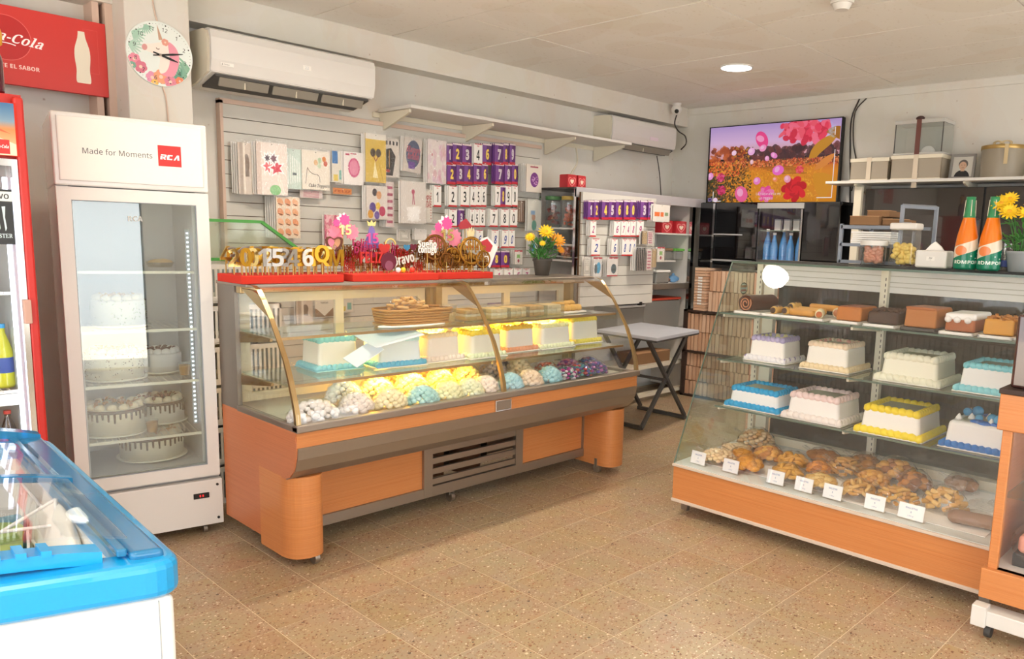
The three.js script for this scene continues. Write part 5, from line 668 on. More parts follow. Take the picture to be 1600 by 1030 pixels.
  for (let i = 0; i < 18; i++) topper(2.57 + (i % 6) * 0.056 + rr(-0.012, 0.012), zT(2.2 + Math.floor(i / 6)) + rr(-0.01, 0.01), 1.26 + rr(0, 0.06), words([[['feliz', 'mama', 'amor', 'papa', 'te amo', 'bebe'][i % 6], 0.03], ['dia', 0]], 0.038), i % 2 ? M.glitterGold : M.glitterBrown, 'golden or brown glitter word topper in the back of the third tray', 'glitter word toppers in the third tray');
  for (let i = 0; i < 11; i++) topper(2.57 + i * 0.031, zT(0.45) - 0.016 * (i % 3), 1.25 + 0.012 * (i % 3), words([[['feliz', 'papa', 'dia', 'amor', 'mama', 'feliz'][i % 6], 0.022], ['papa', 0]], 0.028, 0.003, 0.06), i % 2 ? M.glitterBrown : M.glitterGold, 'small glitter word topper low in the front of the third tray', 'small word toppers in the third tray');
  topper(2.802, zT(1.4), 1.425, extr(shapeOf([[-0.018, 0], [0.018, 0], [0.03, 0.03], [0.022, 0.055], [0.012, 0.03], [0.008, 0.06], [0, 0.032], [-0.008, 0.058], [-0.012, 0.03], [-0.026, 0.05], [-0.024, 0.02]]), 0.004), paint('#efd9a8'), 'cream tulip hand topper above the largest round topper');
  topper(2.915, zT(1.2), 1.345, extr(shapeOf([[-0.065, 0.06], [0.0, 0.09], [0.07, 0.035], [0.02, -0.09], [0.0, -0.06], [-0.04, 0.0]]), 0.003), M.paper, 'white edged red kite shaped topper at the tray end', null, -0.25, (t, y) => obj('red_inner', extr(shapeOf([[-0.05, 0.055], [0.0, 0.078], [0.035, 0.04], [0.02, 0.005], [-0.02, 0.0]]), 0.003).translate(0, y, 0.003), paint('#c0303c'), t));
  topper(2.801, zT(2.4), 1.50, extr(shapeOf([[-0.04, -0.03], [0.042, -0.02], [0.04, 0.0], [0.005, 0.032], [-0.036, 0.008]]), 0.004), paint('#b23a44'), 'dark red roof shaped topper above the third tray');
  // potted artificial flowers at the end of the counter top
  const p = thing('potted_flowers', 'dark pot of yellow and orange daisies on the long counter', 'plant', [3.46, 1.203, -3.56]);
  flowers(p, 0.06, 0.105, M.pot, [[0.0, 0.27, 0.03, 0.055, M.petal, 0.15], [0.1, 0.22, 0.03, 0.056, M.orangePetal, 0.5], [-0.09, 0.235, -0.02, 0.036, M.petal, -0.4], [0.12, 0.16, 0.04, 0.03, M.orangePetal, 0.8], [-0.06, 0.2, 0.06, 0.022, M.petal, -0.3]], 90, 0.14, 0.12);
}
function daisy(r, m, x, y, z, lean, face) {                                  // a double row of long petals
  const gs = []; for (let ring = 0; ring < 2; ring++) for (let k = 0; k < 14; k++) { const g = new THREE.SphereGeometry(1, 6, 4).scale(r * (ring ? 0.34 : 0.46), r * 0.06, r * 0.14).translate(r * (ring ? 0.42 : 0.56), 0, 0).rotateZ(ring ? 0.55 : 0.15).rotateY(k * 0.4488 + ring * 0.22); gs.push(g); }
  return merge(gs).rotateX(0.95).rotateY(face + lean * 0.5).translate(x, y, z);
}
function flowers(t, rt, hp, potMat, heads, nLeaf, lr, ly, face = -0.7) {
  obj('flower_pot', lathe([[0, 0], [rt * 0.72, 0], [rt * 0.95, hp * 0.84], [rt * 1.04, hp * 0.84], [rt * 1.04, hp], [rt * 0.93, hp], [rt * 0.9, hp * 0.86], [0, hp * 0.86]], 28), potMat, t);
  for (const [x, y, z, r, m, lean] of heads) { obj('flower_stem', tube([[x * 0.15, hp * 0.8, z * 0.2], [x * 0.4, (hp + y) * 0.5, z * 0.5], [x, y - 0.005, z]], 0.0028, 10, 5), M.leaf, t); const f = obj('flower_head', daisy(r, m, x, y, z, lean, face), m, t); obj('flower_centre', new THREE.SphereGeometry(r * 0.24, 10, 8).scale(1, 0.6, 1).translate(0, r * 0.1, 0).rotateX(0.95).rotateY(face + lean * 0.5).translate(x, y, z), paint('#e8a81e'), f); }
  const gs = []; for (let i = 0; i < nLeaf; i++) { const a = i * 2.4, q = Math.sqrt(rnd()) * lr; gs.push(new THREE.SphereGeometry(1, 6, 4).scale(0.024, 0.003, 0.008).rotateZ(rr(-0.2, 1.1)).rotateY(a).translate(Math.cos(a) * q * 0.6, hp + rnd() * ly + 0.01, -Math.sin(a) * q * 0.6)); }
  stuff(obj('leaves', gs, M.leaf, t));
}

// ---------------------------------------------------------------- corner glass cabinet along the far end of the slatted wall
{
  const t = thing('corner_cabinet', 'glass corner cabinet with a silver header behind the hanging slatted panel', 'cabinet', [0, 0, 0]);
  const x0 = 4.5, x1 = 6.12, z0 = -4.7, z1 = -4.27;
  obj('header', rbox(x0, x1 + 0.2, 1.755, 1.835, z1 - 0.02, z1 + 0.006, 0.004), paint('#b9b7bb', 0.35), t);
  obj('top_panel', box(x0 - 0.02, x1 + 0.2, 1.82, 1.832, z0, z1), M.darkGrey, t);
  for (const g of [box(x0, x0 + 0.024, 0.05, 1.82, z1 - 0.024, z1), box(x1 - 0.045, x1, 0.05, 1.76, z1 - 0.03, z1), box(x0, x0 + 0.02, 0.05, 1.82, z0, z0 + 0.02)]) obj('corner_post', g, M.chrome, t);
  obj('side_pane', box(x0 + 0.006, x0 + 0.012, 0.05, 1.82, z0 + 0.02, z1 - 0.02), M.glass, t);
  obj('white_back', box(x0, x1, 0.05, 1.82, z0 - 0.02, z0), M.white, t);
  obj('end_panel', box(x1 - 0.02, x1, 0.05, 1.76, z0, z1 - 0.03), M.white, t);
  for (const [a, b, y] of [[x0 + 0.02, 5.2, 1.52], [5.2, x1 - 0.02, 1.51], [x0 + 0.02, 5.9, 1.265], [x0 + 0.02, 5.2, 1.39]]) obj('shelf', box(a, b, y - 0.014, y, z0, z1 - 0.04), M.white, t);
  obj('base_rail', rbox(x0, x1, 1.005, 1.055, z1 - 0.04, z1, 0.004), M.steelDark, t); obj('base_shelf', box(x0, x1, 1.04, 1.055, z0, z1 - 0.04), M.white, t);
  obj('low_shelf', box(x0, x1, 0.62, 0.64, z0, z1 - 0.06), M.white, t); obj('low_shelf', box(x0, x1, 0.29, 0.32, z0, z1 - 0.03), M.offWhite, t);
  obj('kick_bar', box(x0, x1, 0.04, 0.07, z1 - 0.06, z1), M.offWhite, t);
  // jars behind the side pane
  const jar = (x, z, y, r, h, lidc, fill, lab) => { const j = thing('lidded_jar', lab, 'jar', [x, y, z], 0, 'jars in the corner cabinet'); obj('jar', lathe([[0, 0], [r, 0], [r, h * 0.9], [r * 0.9, h], [r * 0.86, h], [r * 0.95, h * 0.88], [r * 0.95, 0.004], [0, 0.004]], 24), M.clear, j); obj('lid', cyl(r * 1.05, r * 1.05, h * 0.13, 0, h, 0, 24), paint(lidc, 0.4), j); const gs = []; for (let i = 0; i < 24; i++) gs.push(new THREE.BoxGeometry(0.03, 0.012, 0.024).rotateX(rr(0, 3)).rotateY(rr(0, 3)).translate(rr(-0.5, 0.5) * r, 0.02 + rnd() * h * 0.72, rr(-0.5, 0.5) * r)); stuff(obj('jar_contents', gs, paint(fill), j)); };
  jar(4.58, -4.6, 1.52, 0.062, 0.22, '#3f8a3c', '#a03030', 'tall jar with a green lid on the corner cabinet upper shelf');
  jar(4.6, -4.44, 1.52, 0.058, 0.22, '#c8a93a', '#e0623a', 'tall jar with a yellow lid on the corner cabinet upper shelf');
  jar(4.66, -4.33, 1.52, 0.05, 0.22, '#a83224', '#3a3436', 'tall jar with a red lid at the corner cabinet post');
  jar(4.58, -4.6, 1.265, 0.05, 0.2, '#b8b2aa', '#7a7a80', 'pale lidded jar on the corner cabinet lower shelf');
  jar(4.66, -4.33, 1.055, 0.05, 0.2, '#8a2a22', '#2a2628', 'dark filled jar at the bottom of the corner cabinet post');
  jar(4.6, -4.45, 1.265, 0.05, 0.11, '#d8d4cc', '#e07a4a', 'short jar of orange pieces on the corner cabinet lower shelf');
  // goods on the open shelves
  const mug = (x, y, z, lab) => { const b = thing('heart_box', lab, 'box', [x, y, z], 0, 'red heart boxes'); obj('carton', cardGeo(0.16, 0.11, 0.1, 'heart').translate(0, 0.055, 0), M.cards, b); obj('carton_flap', box(-0.075, 0.075, 0.109, 0.113, -0.045, 0.045), M.red, b); };
  mug(5.99, 1.51, -4.38, 'red heart gift box on the cabinet shelf beside its hanging cards'); mug(6.02, 1.51, -4.5, 'red heart gift box behind another on the cabinet shelf'); mug(5.8, 1.51, -4.4, 'red heart gift box partly behind the orange square cards');
  { const m = thing('heart_box', 'red heart gift box on the cabinet top, facing the long counter', 'box', [4.56, 1.832, -4.42], 0, 'red heart boxes'); obj('carton', cardGeo(0.1, 0.1, 0.09, 'heart').translate(0, 0.05, 0), M.cards, m); obj('carton_flap', box(-0.045, 0.045, 0.099, 0.103, -0.04, 0.04), M.red, m); const n = dup(m, [4.67, 1.832, -4.42], 0.12, 'red heart gift box on the cabinet top, at the header end'); n.rotation.y = 0.1; }
  const bin = (x, y, z, w, h, d, lid, lab, body) => { const b = thing('storage_bin', lab, 'bin', [x, y, z]); const s = new RoundedBoxGeometry(w, h, d, 2, 0.012).translate(0, h / 2, 0); obj('bin', s, body || phys('#dcdcd8', 0.2, { transmission: 0.75, thickness: 0 }), b); obj('lid', rbox(-w / 2 - 0.008, w / 2 + 0.008, h, h + 0.022, -d / 2 - 0.008, d / 2 + 0.008, 0.008), lid, b); return b; };
  bin(5.86, 1.265, -4.42, 0.11, 0.085, 0.11, paint('#9a7a5a'), 'small brown lidded tub beside the green lidded tub');
  bin(6.0, 1.265, -4.40, 0.14, 0.085, 0.11, paint('#6ab84a', 0.4), 'clear tub with a bright green lid in the corner cabinet');
  bin(5.72, 1.055, -4.38, 0.2, 0.1, 0.13, M.paper, 'clear bin with a white lid on the cabinet base shelf');
  { const b = thing('blue_bag', 'crumpled light blue bag on the cabinet base shelf', 'bag', [6.02, 1.055, -4.42]); obj('bag_body', noisy(new THREE.SphereGeometry(0.055, 18, 12), 0.12, 50).scale(1.1, 0.62, 0.8).translate(0, 0.032, 0), paint('#6a9ac8', 0.4), b); obj('bag_knot', noisy(new THREE.SphereGeometry(0.016, 10, 8), 0.1, 60).translate(0.0, 0.07, 0), paint('#6a9ac8', 0.4), b); }
  { const b = thing('brown_pouch', 'small brown pouch beside the crumpled blue bag', 'pouch', [5.9, 1.055, -4.42]); obj('pouch_body', noisy(new THREE.SphereGeometry(0.05, 16, 10), 0.1, 50).scale(1.1, 0.5, 0.7).translate(0, 0.024, 0), paint('#8a6a58'), b); obj('pouch_fold', box(-0.03, 0.03, 0.03, 0.05, -0.012, 0.012), paint('#8a6a58'), b); }
  bin(5.74, 0.64, -4.46, 0.55, 0.26, 0.28, paint('#b8402c', 0.45), 'large clear bin with a red lid under the cabinet base shelf');
  bin(5.25, 0.64, -4.42, 0.36, 0.22, 0.28, paint('#d8d6d0', 0.4), 'large clear bin with a pale lid behind the folding table');
  { const b = thing('carton_box', 'brown carton lying on the lowest corner cabinet shelf', 'box', [5.7, 0.32, -4.48]); obj('carton', rbox(-0.25, 0.25, 0, 0.1, -0.12, 0.12, 0.004), M.boardDark, b); obj('carton_flap', box(-0.25, 0.25, 0.1, 0.104, 0.0, 0.12), M.board, b); }
}

// ---------------------------------------------------------------- folding table
{
  const t = thing('folding_table', 'grey topped folding table with dark crossed legs beside the counter end', 'table', [0, 0, 0]);
  const c = [[4.47, -3.40], [5.17, -3.52], [5.2, -4.13], [4.5, -4.0]];
  obj('tabletop', extr(shapeOf(c.map(([x, z]) => [x, -z])), 0.02, 0.003).rotateX(-Math.PI / 2).translate(0, 0.725, 0), paint('#b8bcc6', 0.4), t);
  obj('edge_band', extr(shapeOf(c.map(([x, z]) => [x, -z])), 0.006, 0.005).rotateX(-Math.PI / 2).translate(0, 0.716, 0), M.darkGrey, t);
  for (const [zt, zb] of [[-3.55, -3.62], [-3.98, -4.08]]) { obj('leg', beam(V(4.56, 0.71, zt), V(5.18, 0.03, zb), 0.03, 0.022), M.darkGrey, t); obj('leg', beam(V(5.1, 0.71, zt - 0.03), V(4.58, 0.03, zb + 0.03), 0.03, 0.022), M.darkGrey, t); }
  obj('foot_bar', beam(V(4.6, 0.02, -3.6), V(4.6, 0.02, -4.05), 0.028, 0.028), M.darkGrey, t); obj('foot_bar', beam(V(5.17, 0.02, -3.6), V(5.17, 0.02, -4.1), 0.028, 0.028), M.darkGrey, t);
  obj('stretcher', beam(V(4.84, 0.37, -3.6), V(4.84, 0.37, -4.05), 0.02, 0.02), M.darkGrey, t);
}

// ---------------------------------------------------------------- shelving with flattened cake boxes along the back wall
{
  const t = thing('box_shelving', 'dark low shelving packed with flattened cake boxes under the black cabinets', 'shelving', [0, 0, 0]);
  for (const y of [0.02, 0.435, 0.815]) obj('shelf_board', box(5.99, 6.36, y - 0.02, y, -4.255, -0.9), M.brownDark, t);
  for (const z of [-4.235, -2.95, -1.9, -0.9]) obj('upright', box(5.99, 6.36, 0.0, 0.815, z - 0.02, z + 0.02), M.brownDark, t);
  const tones = ['#dcb596', '#d3a888', '#e2bfa2', '#cca080'].map((c) => paint(c, 0.85)), edge = ['#ece0cc', '#d8c4a8'].map((c) => paint(c, 0.85));
  const g1 = new Map(), gb = (w, h) => { const k = w + ',' + h; if (!g1.has(k)) g1.set(k, box(-0.15, 0.15, 0, h, -w / 2, w / 2)); return g1.get(k); };
  const rows = [[0.021, 0.132, 'bottom row under the middle shelf board'], [0.156, 0.132, 'second row under the middle shelf board'], [0.291, 0.122, 'third row, just under the middle shelf board'], [0.436, 0.178, 'lower row on the middle shelf board'], [0.616, 0.17, 'upper row on the middle shelf board'], [0.816, 0.185, 'lower row on the top shelf board'], [1.003, 0.185, 'upper row on the top shelf board']];
  rows.forEach(([y, h, lab], r) => {
    let z = -4.212; const far = [];
    if (r > 4) z = -4.0;
    for (let i = 0; z < -0.95; i++) {
      const w = [0.026, 0.03, 0.034][Math.floor(rnd() * 3)], cz = z + w / 2; z += w + 0.011;
      if ([-2.95, -1.9].some((q) => r < 5 && Math.abs(cz - q) < 0.04)) continue;
      const x = 6.16 + rr(-0.006, 0.012), hh = h - rnd() * 0.008;
      if (cz < -3.3) { const o = new THREE.Mesh(gb(w, Math.round(hh * 500) / 500), tones[Math.floor(rnd() * 4)]); o.name = numbered('flat_box'); o.position.set(x, y, cz); o.castShadow = o.receiveShadow = true; scene.add(o); tag(o, 'flattened tan cake box standing on edge, ' + lab, 'box', 'flattened boxes, ' + lab); }
      else far.push(box(x - 0.15, x + 0.15, y, y + hh, cz - w / 2, cz + w / 2));
    }
    tag(obj('flat_box_row', far, tones[r % 4]), 'long row of flattened cake boxes seen through the pastry cabinet, ' + lab, 'boxes', null, 'stuff');
  });
  for (let i = 0; i < 15; i++) { const b = thing('flat_box', `flattened cake box lying flat, ${ORD[i]} from the bottom of the upright corner stack`, 'box', [6.12, 0.816 + i * 0.0262, -4.09], 0, 'flat boxes in the corner stack'); obj('box_board', box(-0.13, 0.13, 0, 0.0225, -0.06, 0.06), tones[i % 4], b); if (i > 1 && i < 12) obj('paper_edge', box(-0.132, -0.13, 0.003, 0.02, -0.02, 0.025), M.paper, b); }
}

// ---------------------------------------------------------------- black glass cabinets under the TV
{
  const t = thing('black_cabinet', 'black glass-fronted cabinet under the TV with blue bottles inside', 'cabinet', [0, 0, 0]);
  obj('carcass', [box(6.12, 6.37, 1.21, 1.24, -4.2, -2.84), box(6.12, 6.37, 1.775, 1.8, -4.2, -2.84), box(6.34, 6.37, 1.21, 1.8, -4.2, -2.84), box(6.12, 6.37, 1.21, 1.8, -3.605, -3.585), box(6.12, 6.37, 1.21, 1.8, -3.18, -3.165)], M.black, t);
  obj('dark_door', box(6.1, 6.125, 1.215, 1.795, -4.2, -4.06), M.blackGloss, t); obj('dark_door', box(6.1, 6.125, 1.305, 1.795, -4.03, -3.6), M.blackGloss, t); obj('dark_door', box(6.1, 6.125, 1.32, 1.795, -3.16, -2.85), phys('#1b1a1d', 0.1, { clearcoat: 1 }), t);
  obj('glass_door', box(6.105, 6.111, 1.3, 1.79, -3.59, -3.18), M.glass, t);
  for (const g of [box(6.09, 6.115, 1.2, 1.79, -4.058, -4.036), box(6.09, 6.115, 1.3, 1.74, -3.182, -3.166)]) obj('frame_strip', g, M.chrome, t);
  for (const g of [box(6.088, 6.112, 1.275, 1.29, -4.04, -2.84), box(6.088, 6.112, 1.508, 1.52, -4.035, -3.74), box(6.088, 6.112, 1.745, 1.79, -3.6, -3.16)]) obj('frame_rail', g, paint('#a8a8aa', 0.4), t);
  const blue = phys('#3a86c8', 0.1, { clearcoat: 1, emissive: '#000000' });
  const labs = ['first', 'second', 'third', 'fourth', 'fifth'];
  for (let i = 0; i < 5; i++) bottle('blue_bottle', `blue bottle in the black cabinet, ${labs[i]} from the cabinet's silver strip`, [6.2 - 0.02 * (i % 2), 1.24, -3.23 - i * 0.078], i % 2 ? 0.3 : 0.33, 0.036, blue, { cap: M.paper, group: 'blue bottles in the black cabinet' });
  for (let i = 0; i < 3; i++) { const b = thing('white_carton', `small white carton behind the blue bottles, ${labs[i]} from the dark door`, 'carton', [6.3, 1.56, -3.5 + i * 0.09]); obj('carton', rbox(-0.02, 0.02, 0, 0.09, -0.03, 0.03, 0.003), M.paper, b); obj('carton_lid', box(-0.02, 0.02, 0.09, 0.1, -0.03, 0.03), M.grey, b); }
  obj('inner_shelf', box(6.13, 6.34, 1.552, 1.56, -3.58, -3.19), M.glassEdge, t);
  const u = thing('dark_wall_panel', 'wide dark glossy glass cabinet behind the bottles and flower pot', 'cabinet', [0, 0, 0]);
  obj('carcass', box(6.14, 6.37, 1.21, 1.9, -2.66, -0.9), M.black, u);
  obj('glossy_door', box(6.12, 6.138, 1.22, 1.895, -2.65, -1.78), phys('#2c2a29', 0.08, { clearcoat: 1 }), u); obj('glossy_door', box(6.12, 6.138, 1.22, 1.895, -1.765, -0.9), phys('#2c2a29', 0.08, { clearcoat: 1 }), u);
  obj('white_post', rbox(6.09, 6.14, 1.2, 1.915, -2.735, -2.675, 0.004), M.offWhite, u);
}
// ---------------------------------------------------------------- TV
{
  const t = thing('tv', 'wall-mounted TV showing pink petals over a flower field', 'tv', [6.27, 2.14, -3.606]); t.rotation.z = 0;
  obj('tv_body', rbox(-0.005, 0.04, -0.352, 0.352, -0.652, 0.652, 0.006), M.black, t);
  const tx = canvasTex(1280, 704, (g, w, h) => {
    const lin = (y0, y1, st) => { const q = g.createLinearGradient(0, y0, 0, y1); st.forEach(([a, c]) => q.addColorStop(a, c)); return q; };
    g.fillStyle = lin(0, 260, [[0, '#b79ad2'], [0.6, '#dcb6dc'], [1, '#d8a0a8']]); g.fillRect(0, 0, w, 300);
    const blob = (x, y, rx, ry, c, al = 1) => { g.globalAlpha = al; g.fillStyle = c; g.beginPath(); g.ellipse(x, y, rx, ry, rnd() * 3, 0, 7); g.fill(); g.globalAlpha = 1; };
    for (let i = 0; i < 260; i++) { const x = rnd() * w; blob(x, 215 + rnd() * 120 - (x < 350 ? 20 : 0), rr(14, 44), rr(10, 30), x < 400 ? ['#a8481e', '#c8602a', '#7a3018'][i % 3] : ['#4a2c30', '#6a3634', '#38262c'][i % 3], 0.8); }
    g.fillStyle = lin(320, 704, [[0, '#c85a24'], [0.3, '#e08a1e'], [1, '#d8881a']]); g.fillRect(0, 330, w, h);
    for (let i = 0; i < 900; i++) { const y = 320 + rnd() * 60; blob(rnd() * w, y, rr(4, 12), rr(3, 9), ['#c84a2a', '#e0704a', '#8a3a1e', '#e89a5a', '#6a4a1e'][i % 5], 0.9); }
    for (let i = 0; i < 500; i++) { const x = 380 + rnd() * 760, y = 400 + rnd() * 300; blob(x, y, rr(6, 26), rr(2, 6), ['#f0a824', '#e8981a', '#f4b83a', '#c87a14'][i % 4], 0.6); }
    g.fillStyle = '#7a4416'; for (let i = 0; i < 6; i++) g.fillRect(540 + i * 36, 388 + i * 12, 330 - i * 10, 5);
    for (let i = 0; i < 1300; i++) { const x = rnd() * rnd() * 520, y = 360 + rnd() * 344; blob(x, y, rr(4, 16), rr(3, 10), ['#2a2a1a', '#453a1c', '#1e2016', '#6a4a1e', '#8a5a2a', '#3a4a22'][i % 6], 0.9); }
    for (let i = 0; i < 200; i++) blob(rnd() * 340, 330 + rnd() * 130, rr(5, 14), rr(5, 12), ['#e0702a', '#f09a3a', '#d8502a'][i % 3], 0.9);
    for (let i = 0; i < 160; i++) blob(260 + rnd() * 200, 200 + rnd() * 500, rr(5, 16), rr(4, 12), ['#5a3a1a', '#a8702a', '#d8902a', '#3a2a16'][i % 4], 0.85);
    const rose = (x, y, r, c, d) => { for (let k = 5; k > 0; k--) for (let i = 0; i < 7; i++) { const a = i * 0.9 + k; blob(x + Math.cos(a) * r * k * 0.15, y + Math.sin(a) * r * k * 0.14, r * 0.32, r * 0.26, (i + k) % 2 ? c : d, 0.95); } };
    rose(135, 470, 46, '#c82a5e', '#e85a8a'); rose(150, 590, 50, '#d83a72', '#b0204a'); rose(890, 590, 120, '#e01a2a', '#c40a1e'); rose(620, 630, 80, '#ee4a9a', '#f07ab0'); rose(930, 420, 40, '#f0606a', '#e03a4a');
    // large red flower and leaves at the top corner
    for (let i = 0; i < 110; i++) { const a = rnd() * 3.1, q = rnd() * 235; blob(950 + Math.cos(a) * q * 1.0, 15 + Math.sin(a) * q * 0.85, rr(22, 50), rr(16, 34), ['#ee3a5a', '#f2586e', '#d82444', '#f8708a'][i % 4], 0.95); }
    g.fillStyle = '#c88a1e'; g.beginPath(); g.moveTo(1010, 330); g.bezierCurveTo(1010, 220, 1120, 140, 1260, 120); g.bezierCurveTo(1230, 220, 1130, 250, 1080, 320); g.fill(); g.fillStyle = '#a86a1a'; g.beginPath(); g.moveTo(1150, 110); g.bezierCurveTo(1190, 60, 1250, 60, 1275, 70); g.lineTo(1275, 180); g.fill();
    g.fillStyle = '#e08a3a'; g.beginPath(); g.moveTo(1060, 430); g.bezierCurveTo(1110, 330, 1190, 300, 1250, 290); g.bezierCurveTo(1210, 380, 1150, 420, 1060, 430); g.fill(); g.fillStyle = '#d89018'; g.beginPath(); g.moveTo(1060, 460); g.bezierCurveTo(1160, 440, 1230, 470, 1270, 520); g.lineTo(1180, 690); g.bezierCurveTo(1090, 640, 1060, 560, 1060, 460); g.fill();
    g.fillStyle = '#5a2a4a'; for (let i = 0; i < 8; i++) blob(1200, 60 + i * 12, 40, 10, '#b8c8f0', 0.3);
    const petal = (x, y, rx, ry, c) => { blob(x, y, rx, ry, c); g.globalAlpha = 0.5; blob(x - rx * 0.2, y - ry * 0.2, rx * 0.5, ry * 0.5, '#ffd8f0', 0.6); };
    petal(545, 140, 82, 56, '#f0408a'); petal(560, 215, 36, 30, '#f59ac8'); petal(445, 240, 36, 34, '#f2b4e4'); petal(265, 245, 26, 24, '#f4cfe6'); petal(675, 285, 36, 24, '#f28ad0'); petal(608, 310, 24, 22, '#f4a0d0'); petal(455, 335, 18, 22, '#f0c0c8'); petal(725, 420, 56, 44, '#f06ac8'); petal(520, 510, 34, 36, '#f080cc'); petal(365, 628, 64, 76, '#f0609a'); petal(820, 500, 34, 32, '#f0a0b8'); petal(20, 455, 32, 36, '#f29ad8'); petal(90, 680, 24, 22, '#f0d0e8'); petal(700, 500, 26, 22, '#f0905a');
    g.strokeStyle = '#f6eef0'; g.lineWidth = 7; g.beginPath(); g.moveTo(62, 600); g.lineTo(62, 692); g.lineTo(150, 692); g.moveTo(1230, 70); g.lineTo(1230, 140); g.moveTo(1105, 668); g.lineTo(1240, 668); g.lineTo(1240, 260); g.stroke();
    g.fillStyle = '#3a2a5a'; g.fillRect(6, 660, 44, 36); g.strokeStyle = '#c8b8f0'; g.lineWidth = 3; g.strokeRect(12, 666, 32, 24);
    g.fillStyle = '#f0d8e0'; g.font = '34px sans-serif'; g.textAlign = 'center'; g.fillText('La naturaleza es', 640, 640); g.fillText('un regalo', 620, 680);
  });
  obj('screen', panel(1.276, 0.676).rotateY(-Math.PI / 2).translate(-0.0056, 0.006, 0), std('#000000', 0.25, 0, { emissive: '#ffffff', emissiveMap: tx, emissiveIntensity: 0.95 }), t);
  obj('bezel', [box(-0.007, 0, -0.352, -0.332, -0.652, 0.652), box(-0.007, 0, 0.344, 0.352, -0.652, 0.652), box(-0.007, 0, -0.34, 0.35, -0.652, -0.64), box(-0.007, 0, -0.34, 0.35, 0.64, 0.652)], M.black, t);
  obj('maker_mark', box(-0.0075, -0.0065, -0.346, -0.34, -0.03, 0.03), M.grey, t);
  obj('wall_bracket', box(0.04, 0.11, -0.15, 0.15, -0.2, 0.2), M.darkGrey, t);
  const l = new THREE.RectAreaLight('#e8a0a0', 0.7, 1.2, 0.6); l.position.set(-0.02, 0, 0); l.rotation.y = -Math.PI / 2; t.add(l);
  tag(obj('cable', [tube([[6.37, 2.64, -2.88], [6.365, 2.5, -2.93], [6.365, 2.2, -2.92], [6.365, 1.98, -2.9], [6.365, 1.7, -2.88]], 0.006), tube([[6.37, 2.64, -2.82], [6.365, 2.55, -2.9], [6.362, 2.3, -2.9], [6.362, 2.12, -2.86], [6.362, 1.9, -2.88]], 0.005)], M.cable), 'pair of dark cables hanging on the wall beside the TV', 'cable');
}
